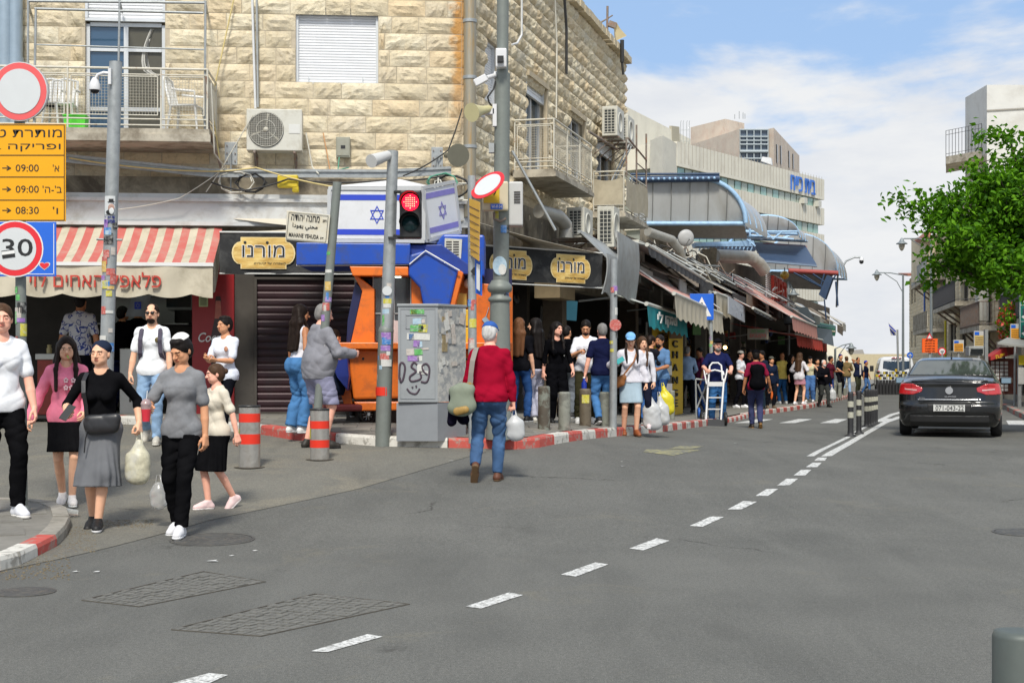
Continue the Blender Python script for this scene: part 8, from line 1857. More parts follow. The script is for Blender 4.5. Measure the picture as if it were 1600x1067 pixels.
sW=lambda i,q_:V(t_world(i['t'],V(q_)*i['S']))
phone('black phone in the hand of the woman with the headscarf',hand(p3,'r',.1)+V((.02,-.03,.02)),(R(-35),R(18),R(-20)))
T3=p3['t'];S3=p3['S']
cb=empty('crossbody_bag',sW(p3,(.04,-.17,.98)),'small black crossbody bag on the stomach of the woman in black','bag');blk_l=mat('black_leather',(.018,.018,.02),.35,var=.2,vs=20,bump=.003)
blob('bag_body',[((-.1,0,.03),(.12,0,.05),.05,.045,.03,.7),((-.08,0,-.03),(.1,0,-.02),.06,.055,.04,.7)],blk_l,cb,h=.007,folds=.003)
strip('strap',[sW(p3,q_)-cb.location for q_ in((-.1,-.14,1.02),(-.105,-.16,1.15),(-.12,-.185,1.27),(-.13,-.14,1.38),(-.12,-.04,1.455),(-.1,.04,1.44))],.035,blk_l,cb)
MB().tu([sW(p3,q_)-cb.location for q_ in((-.08,-.2,.93),(-.1,-.2,.84),(-.11,-.2,.72))],.006,5).bd('strap_end',blk_l,cb)
popm=mat('popcorn_bag',(.6,.57,.42),.45,var=.25,vs=30,dirt=(.62,.62,.6),dq=4,dm=.7,bump=.008,bs=40,trans=.1)
pb=plastic_bag('plastic_bag','clear bag full of pale snacks hanging from the hand of the woman in black',hand(p3,'l',.09),.21,.43,[popm],-.02,'plastic shopping bags')
p4=person('boy in a grey t-shirt and white skullcap looking down at a red drink',284,835,522,-6,skin='mid',hair='black',hy='thick',top=('tee','#76787c',folded('grey_marl',(.19,.195,.205),.9,var=.2,vs=14)),bottom=('joggers','#121214'),shoes=('#d9d9db','#f2f2f2'),L=(.225,.0,.8),Rr=(-.2,-.3,1.12),feet=((.05,-.2,0,0),(-.08,.1,.01,8)),head=(-22,24,0),hat=('kippah','#e8e6e0'),build=.9,curl=(.4,.75))
hc_=hand(p4,'r',.1)+V((.0,-.03,0));cu=empty('drink_cup',hc_+V((0,0,-.08)),'clear cup of red slush in the hand of the boy in grey','cup')
MB().la([(.03,0),(.04,.1)],n=18).bd('red_drink',mat('red_drink',(.62,.03,.05),.25,coat=.4),cu);MB().la([(.04,.1),(.043,.135),(.045,.14),(.042,.15),(.03,.175),(.012,.185)],n=18).bd('lid',mat('lid_clear',(.6,.45,.45),.15,trans=.5,var=0),cu);MB().cyl((0,0,.15),(.01,0,.25),.004).bd('straw',wpr,cu)
plastic_bag('plastic_bag','clear plastic bag with wrappers hanging beside the dark trousers of the boy in grey',V((P(248,742,p4['p'].y+.35).x,p4['p'].y+.35,P(248,742,p4['p'].y+.35).z)),.13,.27,[bagt],-.0,'plastic shopping bags')
p5=person('small girl in a cream t-shirt with pink sleeves and a black skirt, facing left',338,795,568,-48,skin='pink',hair='brown',hy='tied',top=('tee','#d8cfbd'),bottom=('skirt','#121214',.46,cloth('#121214'),.04),shoes=('#e6c9c6','#efe6e2'),L=(.3,.12,.86),Rr=(-.2,-.05,.9),feet=((.05,.18,.05,35),(-.03,-.12,0,0)),head=(-22,6,0),build=.86)
p6=person('man in sunglasses, white t-shirt and pale jeans with a grey backpack',238,694,474,3,skin='light',hair='dark',hy='crop',top=('tee','#eef0f3'),bottom=('jeans','#8fb3d6',None,folded('light_denim',(.26,.4,.58),.85,var=.25,vs=5)),shoes=('#b8b3a6','#d8d4c8'),L=(.24,-.1,.84),Rr=(-.28,-.03,.82),feet=((.07,-.12,0,0),(-.13,.28,.1,45)),head=(-4,0,0),face={'shades':1,'beard':.004})
def backpack(i,label,c,straps=True,size=1.,back=True):
 t=empty('backpack',sW(i,(0,.2,1.15)),label,'backpack');S=i['S'];Rm=i['t'].rotation_euler.to_matrix();m_=c if not isinstance(c,str)else cloth(c)
 L_=lambda q_:sW(i,q_)-t.location
 blob('pack_body',[(L_((-.07,.2,1.32)),L_((.07,.2,1.32)),.085*S*size,.085*S*size,.06),(L_((-.08,.22,1.0)),L_((.08,.22,1.0)),.1*S*size,.1*S*size,.08),(L_((0,.2,1.3)),L_((0,.23,1.0)),.12*S*size,.13*S*size,.08),(L_((-.03,.3,1.02)),L_((.03,.3,1.02)),.07*S*size,.07*S*size,.03)],m_,t,h=.012*max(1,i['p'].y/18),folds=.004,seed=4)
 if straps:
  for sg in(1,-1):strip('strap',[L_(q_)for q_ in((sg*.1,.12,1.38),(sg*.105,.02,1.475),(sg*.115,-.09,1.42),(sg*.12,-.155,1.3),(sg*.125,-.13,1.14),(sg*.14,-.02,1.05))],.05*S,m_,t,th=.012)
 return t
backpack(p6,'grey backpack worn by the man in sunglasses','#55505c')
MB().ball(p6['up'](.09,-.14,1.3),(.035,.012,.035),12,6).bd('chest_logo',mat('logo_dark_gold',(.12,.09,.02),.6,var=.3,vs=60),p6['t'])
p7=person('young man with short dark hair in a white t-shirt, hands clasped before him',352,690,494,-22,skin='mid',hair='black',hy='thick',top=('tee','#dfe4ee'),bottom=('slim','#15161c'),shoes=('#cfc8b4','#e0dccc'),L=(.04,-.3,1.14),Rr=(-.1,-.3,1.16),feet=WK,head=(-20,0,0),build=.92,curl=(.8,.8))
MB().ball(p7['up'](.1,-.135,1.3),(.03,.01,.035),10,6).bd('chest_logo',mat('logo_rainbow',(.5,.25,.15),.6,var=.5,vs=60),p7['t'])
pat=mat('pattern_shirt',(.5,.5,.52),.85,var=.05);t_,b_,k_=nodes_of(pat);vo=N(t_,'ShaderNodeTexVoronoi',feature='SMOOTH_F1',Scale=11.);co_=N(t_,'ShaderNodeTexCoord');nn_=N(t_,'ShaderNodeTexNoise',Scale=9.,Detail=2.);mm_=N(t_,'ShaderNodeMix',data_type='RGBA',blend_type='LINEAR_LIGHT');mm_.inputs[0].default_value=.09;k_(co_.outputs['Object'],nn_.inputs['Vector']);k_(co_.outputs['Object'],mm_.inputs[6]);k_(nn_.outputs['Color'],mm_.inputs[7]);k_(mm_.outputs[2],vo.inputs['Vector'])
r_=N(t_,'ShaderNodeValToRGB');r_.color_ramp.interpolation='CONSTANT';e=r_.color_ramp.elements;e[0].position=0;e[0].color=(.45,.46,.5,1);e[1].position=.25;e[1].color=(.03,.05,.22,1);e2=e.new(.38);e2.color=(.5,.5,.52,1);k_(vo.outputs['Distance'],r_.inputs[0]);k_(r_.outputs[0],b_.inputs['Base Color'])
person('man seen from behind in a blue and white patterned shirt at the falafel counter',124,0,458,176,base=base_at(124,22.1),skin='tan',hair='black',hy='crop',top=('tee','#8888aa',pat),bottom=('trousers','#16161a'),L=(.3,.02,.85),Rr=(-.3,.02,.85),build=1.12,head=(0,8,0))
person('dim figure in black standing inside the falafel shop beside the camera pole',190,0,478,150,base=V((P(190,600,23.9).x,23.9,fl)),skin='tan',hair='black',top=('tee','#0c0c0e'),bottom=('jeans','#26305a'))
person('dim bearded figure in black inside the falafel shop behind the man in sunglasses',216,0,472,-150,base=V((P(216,600,24.3).x,24.3,fl)),skin='tan',hair='black',top=('tee','#0c0c0e'),bottom=('jeans','#15151a'))
# --- by the kiosk
p10=person('big bald man in a grey hoodie and pale knee shorts at the kiosk counter',497,700,474,118,lift=0.0,skin='pink',hair='grey',hy='crop',top=('hoodie','#85858b'),bottom=('shorts','#8e8ea6',.53),shoes=('#2a2620','#1b1b1b','low'),L=(.2,-.3,1.12),Rr=(-.22,-.36,1.15),build=1.38,belly=.05,lean=5,head=(-10,12,0))
person('long haired woman in white tank top and jeans beside the big man in grey',466,676,476,150,lift=PAV,skin='tan',hair='dark',hy='long',top=('tank','#d9d7dc'),bottom=('wide','#4d7bab'),shoes=('#ddddda','#eeeeee'),L=(.24,-.05,.85),Rr=(-.2,-.15,1.0),build=.92,head=(-25,5,0))
bs=base_at(521,19.9);bs.z-=.42;pS=person('seated bald man with a dark beard on a black mobility scooter by the kiosk',521,0,514,135,base=bs,skin='mid',hair='dark',hy='crop',top=('jacket','#1a2030'),bottom=('trousers','#14141a'),L=(.2,-.4,1.0),Rr=(-.2,-.4,1.0),feet=((.1,-.48,.5,0),(-.1,-.48,.5,0)),face={'beard':.006},head=(10,10,0))
g0=base_at(520,19.8);sc=empty('mobility_scooter',g0,'black mobility scooter with silver spoked wheels half hidden by the leaning pole','scooter',rz=R(125))
for x,y in((-.22,.35),(.22,.35),(0,-.55)):
 w_=MB().tu([(x,y+.12*cos(a),.12+.12*sin(a))for a in lins(0,2*pi,25)[:-1]],.034,8,True).bd('wheel',bkp,sc);q=MB()
 for a in lins(0,2*pi,11)[:-1]:q.cyl((x,y,.12),(x,y+.1*cos(a),.12+.1*sin(a)),.008,n=4)
 q.cyl((x-.04,y,.12),(x+.04,y,.12),.025,n=8);q.bd('spokes',mat('chrome',(.6,.6,.6),.2,.9,var=0),w_)
MB().box((0,0,.22),(.4,1.0,.1)).box((0,.3,.35),(.3,.3,.25)).bd('chassis',mat('scooter_red',(.12,.015,.015),.4),sc,bevel=.03);MB().box((0,.25,.5),(.42,.42,.1)).box((0,.45,.8),(.4,.1,.5)).bd('seat',bkp,sc,bevel=.03);MB().cyl((0,-.55,.2),(0,-.35,.9),.03,n=8).cyl((-.25,-.35,.9),(.25,-.35,.9),.02,n=8).bd('steering_column',bkp,sc)
# --- old man crossing
p13=person('old man from behind in dark red sweater, jeans and blue cap',765,752,500,176,skin='pink',hair='white',hy='short',top=('long','#86132b',folded('burgundy_knit',(.3,.006,.025),1.,vs=7,spec=0)),bottom=('jeans','#27528e',None,folded('blue_denim',(.035,.09,.2),.85,var=.35,vs=5,dirt=(.09,.2,.4),dq=4,dm=.5)),shoes=('#5a3320','#6b5238'),L=(.3,-.14,.86),Rr=(-.27,-.06,.78),feet=((.14,.12,.1,58),(-.08,-.1,0,0)),build=1.16,belly=.03,hat=('cap','#3a5fa5'),lean=4,head=(-12,10,0),curl=(.5,.9))
plastic_bag('plastic_bag','white plastic bag in the right hand of the old man in red',hand(p13,'r',.09),.19,.3,[bagw],.02,'plastic shopping bags')
mbg=empty('messenger_bag',sW(p13,(.27,.1,.98)),'pale green and tan messenger bag at the left hip of the old man in red','bag');L_=lambda q_:sW(p13,q_)-mbg.location
blob('bag_body',[(L_((.2,.2,1.02)),L_((.38,.16,1.0)),.05,.045,.06,.8),(L_((.2,.21,.84)),L_((.38,.18,.82)),.065,.06,.08,.75),(L_((.29,.2,.98)),L_((.29,.2,.84)),.09,.1,.08,.6)],mat('bag_sage',(.2,.23,.17),.8,var=.12,vs=8),mbg,h=.009,folds=.004)
tanl=mat('tan_leather',(.33,.2,.05),.6,var=.2,vs=12)
blob('front_pocket',[(L_((.33,.26,.78)),L_((.24,.28,.8)),.045,.04,.03,.6)],tanl,mbg,h=.009);blob('strap_mount',[(L_((.2,.2,1.08)),L_((.2,.18,1.04)),.035,.045,.02,.5)],tanl,mbg,h=.008)
strip('strap',[L_(q_)for q_ in((.2,.21,1.06),(.185,.215,1.2),(.17,.2,1.33),(.15,.13,1.43),(.14,.05,1.475),(.12,-.04,1.45),(.15,-.14,1.3))],.052,mat('strap_taupe',(.24,.22,.19),.8),mbg,nrm=[V((0,1,0))]*4+[V((0,0,1))]*2+[V((0,-1,0))],th=.006)
jk=empty('draped_jacket',sW(p13,(.34,.0,.85)),'dark jacket hanging over the left arm of the old man in red','jacket');L_=lambda q_:sW(p13,q_)-jk.location
blob('jacket_fabric',[(L_((.3,-.1,.98)),L_((.37,.04,.95)),.06,.06,.05),(L_((.38,.04,.93)),L_((.41,.08,.66)),.06,.05,.05),(L_((.32,-.1,.95)),L_((.3,-.05,.7)),.06,.07,.06)],cloth('#151220'),jk,h=.011,folds=.012,seed=9,f=1.3)
# --- at the sweets shop
pc=dict(lift=PAV)
person('woman with long auburn hair from behind in black top and jeans',812,659,497,172,skin='light',hair='auburn',hy='long',top=('tee','#17171b'),bottom=('jeans','#33568c'),build=.95,face={'back':1},**pc)
p15=person('woman in a black top and wide white trousers with long straight black hair',838,659,497,-125,skin='light',hair='black',hy='long',top=('tee','#131316'),bottom=('wide','#cfcfe0'),shoes=('#e0dcd0','#e8e4d8'),L=(.22,-.02,.9),Rr=(-.16,-.22,1.1),build=.92,face={'hairlen':.4},**pc)
o=MB().box((0,0,0),(.2,.07,.16)).bd('handbag',blk_l,bevel=.015);o.location=hand(p15,'l',.05)+V((-.02,-.05,.1));tag(o,'small black handbag of the woman in white trousers','bag')
person('woman all in black with long dark hair facing the road',869,661,503,4,skin='pink',hair='black',hy='long',top=('tight','#0d0d10'),bottom=('wide','#0e0e11'),shoes=('#151515','#202020'),chest=1,L=(.26,-.14,.92),Rr=(-.24,.0,.85),build=.93,face={'hairlen':.4},**pc)
pk_=person('person from behind in black t-shirt with white back print',886,653,508,170,skin='mid',hair='black',hy='crop',top=('tee','#0f0f12'),bottom=('trousers','#6b7077'),build=.92,**pc)
text('YD.',Tran(pk_['up'](0,.14,1.22))@Matrix.Rotation(pi,4,'Z'),.2,.09,wpr,pk_['t'],depth=.01,bold=.02,name='print')
p18=person('dark haired man in a white t-shirt and olive trousers looking down at his phone',915,661,500,8,skin='mid',hair='black',hy='short',top=('tee','#dfe1e8'),bottom=('trousers','#383626'),shoes=('#d8d8d6','#eeeeee'),L=(.1,-.3,1.2),Rr=(-.12,-.3,1.22),head=(-8,26,0),face={'beard':.005},curl=(.7,.7),**pc)
phone('phone held by the man in white above the bollards',(hand(p18,'r')+hand(p18,'l'))/2+V((0,-.02,.02)),(R(-60),0,R(90)),swhite)
p19=person('grey haired man from behind in a navy t-shirt and blue jeans',941,665,505,190,skin='pink',hair='grey',hy='short',top=('tee','#1a1e3c'),bottom=('jeans','#4a78ac'),shoes=('#1e1e1e','#d8d8d8'),L=(.32,.03,.83),Rr=(-.2,-.2,1.0),feet=((.1,.14,.05,20),(-.1,-.1,0,0)),build=1.14,**pc)
o=hand(p19,'l',.1);t=empty('drink_bottle',o+V((0,-.02,-.2)),'dark blue bottle in the hand of the man in navy','bottle');MB().la([(.04,0),(.042,.14),(.02,.19),(.018,.22)],n=12).bd('body',mat('bottle_blue',(.01,.03,.3),.3,var=.2),t);MB().la([(.02,.22),(.02,.24),(0,.242)],n=10).bd('cap',wpr,t)
# --- lady with the cap
p20=person('woman in a light blue cap, white blouse and pale denim skirt looking at her phone',985,681,518,6,skin='light',hair='dark',hy='short',top=('blouse','#d5d3da'),bottom=('skirt','#9fb4c4',.56,folded('pale_denim',(.33,.43,.5),.85,var=.12,vs=5,bump=.003),.0),shoes=('#8a4a24','#5a3a20','low'),L=(.27,-.06,.87),Rr=(-.27,-.28,1.24),feet=((.09,-.1,0,0),(-.1,.04,0,0)),hat=('cap','#7fb2df'),head=(-10,22,0),chest=.8,curl=(.8,.6))
phone('teal phone in the hand of the woman in the light blue cap',hand(p20,'r',.12)+V((-.02,-.03,.03)),(R(-30),R(60),0),mat('phone_teal',(.05,.35,.35),.4))
for sg in(1,-1):
 L2=[p20['up'](sg*.075,-.04,1.58),p20['up'](sg*.1,-.1,1.46),p20['up'](sg*.095,-.16,1.34),p20['up'](sg*.09,-.175,1.24)]
 MB().tu(L2,[.02,.022,.02,.01],8).bd('braid',MATS['hair_dark'],p20['t'])
cb=empty('shoulder_bag',sW(p20,(-.2,-.14,.98)),'brown leather shoulder bag of the woman in the light blue cap','bag');L_=lambda q_:sW(p20,q_)-cb.location;lea=mat('brown_leather',(.27,.1,.025),.5,var=.15)
blob('bag_body',[(L_((-.27,-.12,.93)),L_((-.15,-.17,1.0)),.055,.05,.04,.6),(L_((-.26,-.12,.87)),L_((-.18,-.16,.9)),.05,.05,.05,.6)],lea,cb,h=.012);strip('strap',[L_(q_)for q_ in((-.16,-.18,1.03),(-.06,-.2,1.16),(.02,-.21,1.27),(.08,-.13,1.41),(.1,-.03,1.47))],.025,lea,cb)
h_=hand(p20,'l',.09)
plastic_bag('plastic_bag','larger white carrier bag hanging from the hand of the woman in the light blue cap',h_,.3,.62,[bagw],.08,'plastic shopping bags');plastic_bag('plastic_bag','white carrier bag behind, right of the one held by the woman in the cap',h_+V((.2,.25,-.05)),.24,.5,[bagw],.06,'plastic shopping bags')
person('girl with brown hair in a striped top half hidden behind the woman in the cap',1004,669,526,-5,skin='light',hair='brown',hy='long',top=('long','#c9c9cf'),bottom=('trousers','#1b1d2c'),shoes=('#d8c8c8','#e8e8e8'),build=.9,**pc)
person('man with dark hair in a black t-shirt and jeans looking away by the exchange booth',1016,661,524,150,skin='mid',hair='dark',hy='short',top=('tee','#1c1c22'),bottom=('jeans','#3a5f96'),L=(.26,-.02,.84),Rr=(-.24,-.1,.84),**pc)
p23=person('bearded man in a slate blue polo shirt carrying a yellow carrier bag',1031,662,523,-35,skin='tan',hair='black',hy='short',top=('tee','#5c7da3'),bottom=('jeans','#28426e'),shoes=('#161616','#cccccc'),L=(.12,-.3,1.08),Rr=(-.2,-.25,1.05),feet=WK,face={'beard':.012},**pc)
plastic_bag('plastic_bag','bright yellow carrier bag in front of the exchange booth',P(1035,598,p23['p'].y-.35),.29,.52,[mat('bag_yellow',(.7,.6,.02),.4,var=.08,trans=.1,bump=.005)],.07,'plastic shopping bags')
person('man from behind in a pale blue shirt and black trousers right of the exchange booth',1074,646,541,178,skin='mid',hair='grey',hy='crop',top=('long','#8ba3c0'),bottom=('trousers','#14161c'),**pc)
pp=person('woman in a purple top with a beige shoulder bag behind the hand truck',1094,645,543,-60,skin='tan',hair='black',hy='short',top=('tee','#8a3f6c'),bottom=('jeans','#2c4a80'),**pc)
blob_t=empty('tote_bag',sW(pp,(-.22,-.12,.95)),'beige tote bag beside the woman in purple','bag');blob('bag_body',[((0,0,.1),(0,0,-.12),.1,.14,.05,.5)],cloth('#a59a7c'),blob_t,h=.02)
# --- man with the hand truck
p26=person('bearded man in black cap and navy t-shirt pushing a white hand truck',1121,664,528,0,skin='pink',hair='grey',hy='short',top=('tee','#1c2248'),bottom=('jeans','#3c6ba0'),shoes=('#5d6570','#d8d8d8'),L=(.22,-.38,1.1),Rr=(-.27,-.36,1.12),feet=((.1,0,0,0),(-.1,.1,0,0)),build=1.18,belly=.03,hat=('cap','#17171c'),face={'beard':.012},head=(8,0,0),curl=(.8,.8))
D=p26['p'].y-.75;b=V((P(1115,668,D).x,D,float(gz(P(1115,668,D).x,D))));ht=empty('hand_truck',b,'white tubular hand truck with black toe plate pushed by the man in navy','hand truck');Q=lambda px,py,d=0:P(px,py,D+d)-b
wm=mat('truck_white',(.72,.72,.72),.35,var=.04)
MB().cyl(Q(1103,656),Q(1107,592,.3),.022,n=8).cyl(Q(1126.5,656),Q(1131,592,.3),.022,n=8).bd('side_rail',wm,ht)
MB().tu([Q(1107,594,.3),Q(1109,572,.35),Q(1113,567,.38),Q(1122,567,.38),Q(1127,571,.35),Q(1129,594,.3)],.02,8).bd('top_hoop',wm,ht)
MB().tu([Q(1104,585,.3),Q(1105,581,.33),Q(1117,578,.35),Q(1130,581,.33),Q(1131,586,.3)],.02,8).bd('hoop',wm,ht)
for x0,x1 in((1104,1101),(1131,1135)):MB().tu([Q(x0,600,.3),Q(x1,584,.34),Q(x1+(1 if x1>1110 else-1),577,.5)],.017,8).bd('handle',wm,ht)
MB().cyl(Q(1102,584,.4),Q(1102,577,.5),.03,n=8).bd('red_grip',mat('grip_red',(.5,.05,.02),.5),ht)
for py,hh in((600,.1),(621,.025),(639,.025)):MB().sb([Q(1106,py+hh*35,.2),Q(1129,py+hh*35,.2),Q(1129,py-hh*35,.2),Q(1106,py-hh*35,.2)],V((0,.02,0))).bd('crossbar',wm,ht)
MB().sb([Q(1098,667,-.15),Q(1132,667,-.15),Q(1132,655,0),Q(1098,655,0)],V((0,.02,0))).bd('toe_plate',bkp,ht)
for px in(1097,1134):q=MB();c=Q(px,659);r=11/F*D;q.la([(0,-.03),(r*.6,-.03),(r,-.025),(r,.025),(r*.6,.03),(0,.03)],(c.x,.05,r),20,axis='x');q.bd('wheel',bkp,ht)
D2=p26['p'].y+.3;b=V((P(1096,652,D2).x,D2,float(gz(P(1096,652,D2).x,D2))+PAV));tr=empty('steel_trolley',b,'grey steel trolley frame with a blue wheel left of the hand truck','trolley');Q=lambda px,py,d=0:P(px,py,D2+d)-b
q=MB()
for a_,b_ in(((1088,655),(1087,592)),((1106,650),(1104,594)),((1087,592),(1104,594)),((1088,640),(1104,600)),((1090,600),(1106,640)),((1088,650),(1106,648))):q.cyl(Q(*a_),Q(*b_),.02)
q.bd('frame',gp,tr);q=MB();c=Q(1091,645);q.la([(0,-.03),(.07,-.03),(.12,-.02),(.12,.02),(.07,.03),(0,.03)],c+V((0,-.1,0)),18,axis='x');q.bd('wheel',mat('wheel_blue',(.02,.1,.4),.4),tr)
# --- the crowd
person('youth in a white t-shirt, pale cap and white trainers',1157,637,547,55,skin='pink',hair='black',hy='short',top=('tee','#e6e8ee'),bottom=('joggers','#131318'),shoes=('#e8e8ea','#f4f4f4'),L=(.16,-.3,1.05),Rr=(-.1,-.25,1.05),feet=((.14,-.05,0,0),(-.14,.1,0,0)),build=.93,hat=('cap','#b5b2a8'),**pc)
p28=person('man from behind with a black backpack, maroon t-shirt and slate trousers on the road',1181,669,545,180,skin='tan',hair='black',hy='short',top=('tee','#84203c'),bottom=('trousers','#3d4263'),shoes=('#2a2018','#b98a52'),L=(.28,-.04,.84),Rr=(-.34,-.1,.92),feet=((.06,-.16,0,0),(-.07,.14,.05,40)),hat=('cap','#0f0f12'),build=1.0)
backpack(p28,'black backpack on the man in the maroon t-shirt','#0f0f12',size=1.05)
plastic_bag('plastic_bag','orange carrier bag beside the man with the backpack',P(1209,604,46),.2,.42,[mat('bag_orange',(.7,.15,.03),.4)],.0,'plastic shopping bags')
person('dark clothed youth looking left behind the man with the backpack',1191,640,548,-40,skin='tan',hair='black',hy='thick',top=('tee','#202636'),bottom=('jeans','#23303c'),**pc)
person('person in a dark blue jacket and grey cap left of the man in yellow',1205,638,556,30,skin='mid',hair='black',top=('jacket','#1b2438'),bottom=('trousers','#191b22'),shoes=('#6a5a48','#8a7a60'),hat=('cap','#56564f'),**pc)
person('man in a dark jacket standing deep under the butcher sign',1170,636,546,20,skin='tan',hair='black',top=('jacket','#15151a'),bottom=('trousers','#15151a'),**pc)
person('bald man from behind in a yellow shirt and blue jeans',1222,631,551,180,skin='tan',hair='black',hy='bald',top=('tee','#e6cf6c'),bottom=('jeans','#2f5f94'),shoes=('#e6e6e4','#f2f2f2'),L=(.25,-.06,.9),Rr=(-.25,-.06,.9),build=1.06,**pc)
person('woman in a long black dress between the yellow shirt and the pink skirt',1237,631,554,20,skin='mid',hair='black',hy='long',top=('tight','#0d0d10'),bottom=('skirt','#0d0d10',.1,cloth('#0d0d10'),.05),build=.95,**pc)
person('woman with long wavy brown hair in a white top and short pink skirt',1249,632,551,140,skin='light',hair='brown',hy='long',top=('hoodie','#cfccd0'),bottom=('skirt','#c98f9e',.68,cloth('#c98f9e'),.02),shoes=('#e8e4e6','#f2f2f2'),L=(.2,-.15,1.1),Rr=(-.18,-.2,1.25),build=.92,**pc)
person('woman in a beige tank top and wide blue jeans with a dark cap',1266,628,556,-10,skin='light',hair='brown',hy='short',top=('tank','#c9c4a4'),bottom=('wide','#4f74aa'),shoes=('#e0e0e0','#f0f0f0'),L=(.3,-.05,1.0),Rr=(-.28,-.1,1.0),build=.96,hat=('cap','#1a1a1e'),**pc)
p33=person('white bearded old man in a black jacket stepping off the kerb',1287,636,562,20,skin='pink',hair='white',hy='crop',top=('jacket','#131318'),bottom=('trousers','#3a3c3a'),shoes=('#0d0d0d','#141414'),L=(.3,-.05,.82),Rr=(-.14,-.26,1.15),feet=WK,build=1.1,face={'beard':.02})
plastic_bag('plastic_bag','white carrier bag in the hand of the white bearded man',hand(p33,'l',.09),.26,.48,[bagw],.04,'plastic shopping bags')
person('man in a maroon top behind the white bearded man',1297,626,556,40,skin='tan',hair='black',top=('tee','#57202e'),bottom=('jeans','#2c3f78'),**pc)
person('dark haired person peeking between the wide jeans woman and bearded man',1277,627,560,10,skin='mid',hair='black',top=('tee','#2a2a30'),bottom=('trousers','#20222c'),**pc)
person('person in black with a purple headscarf turned right near the tent',1312,617,553,60,skin='mid',hair='dark',hy='turban',top=('tee','#141b26'),bottom=('trousers','#17171c'),face={'scarf':'#34306a'},L=(.2,-.3,1.1),Rr=(-.2,-.25,1.0),**pc)
person('man from behind in a tan jacket and pale jeans with a brown cap',1323,617,556,172,skin='mid',hair='brown',top=('jacket','#7c6a48'),bottom=('jeans','#8ea8c8'),hat=('cap','#8a7350'),**pc)
p37=person('man in a navy jacket and pale shirt talking on his phone by the striped posts',1340,617,558,5,skin='tan',hair='black',hy='crop',top=('jacket','#20263c'),bottom=('trousers','#36392c'),L=(.28,-.05,.84),Rr=(-.12,-.1,1.56))
MB().sb([p37['up'](-.05,-.19,1.42),p37['up'](.05,-.19,1.42),p37['up'](.04,-.2,.95),p37['up'](-.04,-.2,.95)],(0,.01,0)).bd('shirt_front',cloth('#d8d2cc'),p37['t'])
person('woman in a blue headscarf, navy top and jeans walking right by the striped posts',1353,617,563,60,skin='tan',hair='dark',hy='turban',top=('tee','#141a30'),bottom=('jeans','#4a6c9c'),face={'scarf':'#3040a0'},L=(.25,-.15,.85),feet=WK,build=.9)
# right pavement
p39=person('man in a black cap and jacket holding a yellow bag on the right pavement',1584,619,560,-20,skin='tan',hair='black',hy='short',top=('jacket','#10131c'),bottom=('trousers','#182440'),shoes=('#a02838','#c8c8c8'),L=(.1,-.3,1.05),Rr=(-.1,-.3,1.0),hat=('cap','#101014'),head=(0,18,0),**pc)
plastic_bag('plastic_bag','yellow bag held before the man in black on the right pavement',V((hand(p39,'l')+hand(p39,'r'))/2)+V((.05,-.1,.1)),.28,.42,[MATS['bag_yellow']],0,'plastic shopping bags')
person('woman with blond hair and beige clothes left of the man in the black cap',1573,619,563,10,skin='light',hair='auburn',hy='short',top=('tee','#b09a7c'),bottom=('trousers','#a3a59a'),shoes=('#b03048','#cccccc'),**pc)
# --- vehicles as smooth solids; glass, lamps and trim are cut from the same skin
def smax(a,b,k):h=np.maximum(k-np.abs(a-b),0)/k;return np.maximum(a,b)+h*h*k*.25
def shell(fn,lo,hi,h,name,m,parent,regions=(),off=0.0):
 f=Field(lo,hi,h);X,Y,Z=np.meshgrid(*f.ax,indexing='ij',sparse=True);d=fn(X,Y,Z)-off
 for r in regions:d=np.maximum(d,r(X,Y,Z))
 f.d=d.astype(np.float32);return np_mesh(name,[f.mesh()],m if isinstance(m,list)else[m],parent)
def box_r(x0,x1,y0,y1,z0,z1):return lambda X,Y,Z:mxa((x0-X,X-x1,y0-Y,Y-y1,z0-Z,Z-z1))
itp=lambda v,xs_,ys_:np.interp(v,xs_,ys_)
def car_d(X,Y,Z):
 zt=itp(Y,[-.1,.04,.12,.42,.62,1.35,1.7,2.5,2.8,3.5,3.9,4.6,4.85],[.8,.98,1.035,1.06,1.10,1.405,1.45,1.44,1.40,1.03,.95,.82,.6])
 hw=itp(Z,[.15,.3,.5,.8,.98,1.1,1.4,1.5],[.8,.885,.915,.905,.87,.80,.62,.56])
 hw=hw-itp(Y,[-.05,.25,.7,4.1,4.6,4.85],[.11,.03,0,0,.06,.2])
 yr=itp(Z,[.15,.28,.45,.58,.64,.9,1.0,1.08],[.16,.03,0,.0,.06,.1,.09,.12])
 d=smax(Z-(zt-.05*(X/.85)**2),np.abs(X)-hw,.1);d=smax(d,yr+.13*(X/.9)**4+.03*(X/.9)**2-Y,.06);d=smax(d,Y-4.78+.3*(X/.9)**4,.15);d=smax(d,.19+.0*X-Z,.05)
 for wy in(.98,3.74):d=np.maximum(d,-(np.sqrt((Y-wy)**2+(Z-.33)**2)-.36+0*X)-(np.abs(X)<.5)*1.0)
 return d
paint=mat('car_paint_black',(.006,.0065,.007),.25,.3,var=.08,vs=2,coat=.8,dirt=(.035,.035,.032),dq=2,dm=.5);tailr=mat('tail_lamp_red',(.45,.012,.015),.15,var=.08,vs=14,coat=1.,spec=.8)
chrome=mat('chrome',(.6,.6,.6),.2,.9,var=0);rub=mat('bumper_black',(.014,.014,.014),.55,var=.15);tyre=mat('tyre',(.02,.02,.02),.8)
cb_=G(1483,684);car=empty('parked_car',cb_,'black saloon car seen from behind in the right-hand lane','car',rz=-math.atan2(1483-800,F)-R(1.5));lo,hi=(-.98,-.08,.1),(.98,4.95,1.56);H=.019
car['label']='dark saloon car seen from behind driving up the right-hand lane';car.name='saloon_car'
shell(car_d,lo,hi,H,'body',paint,car)
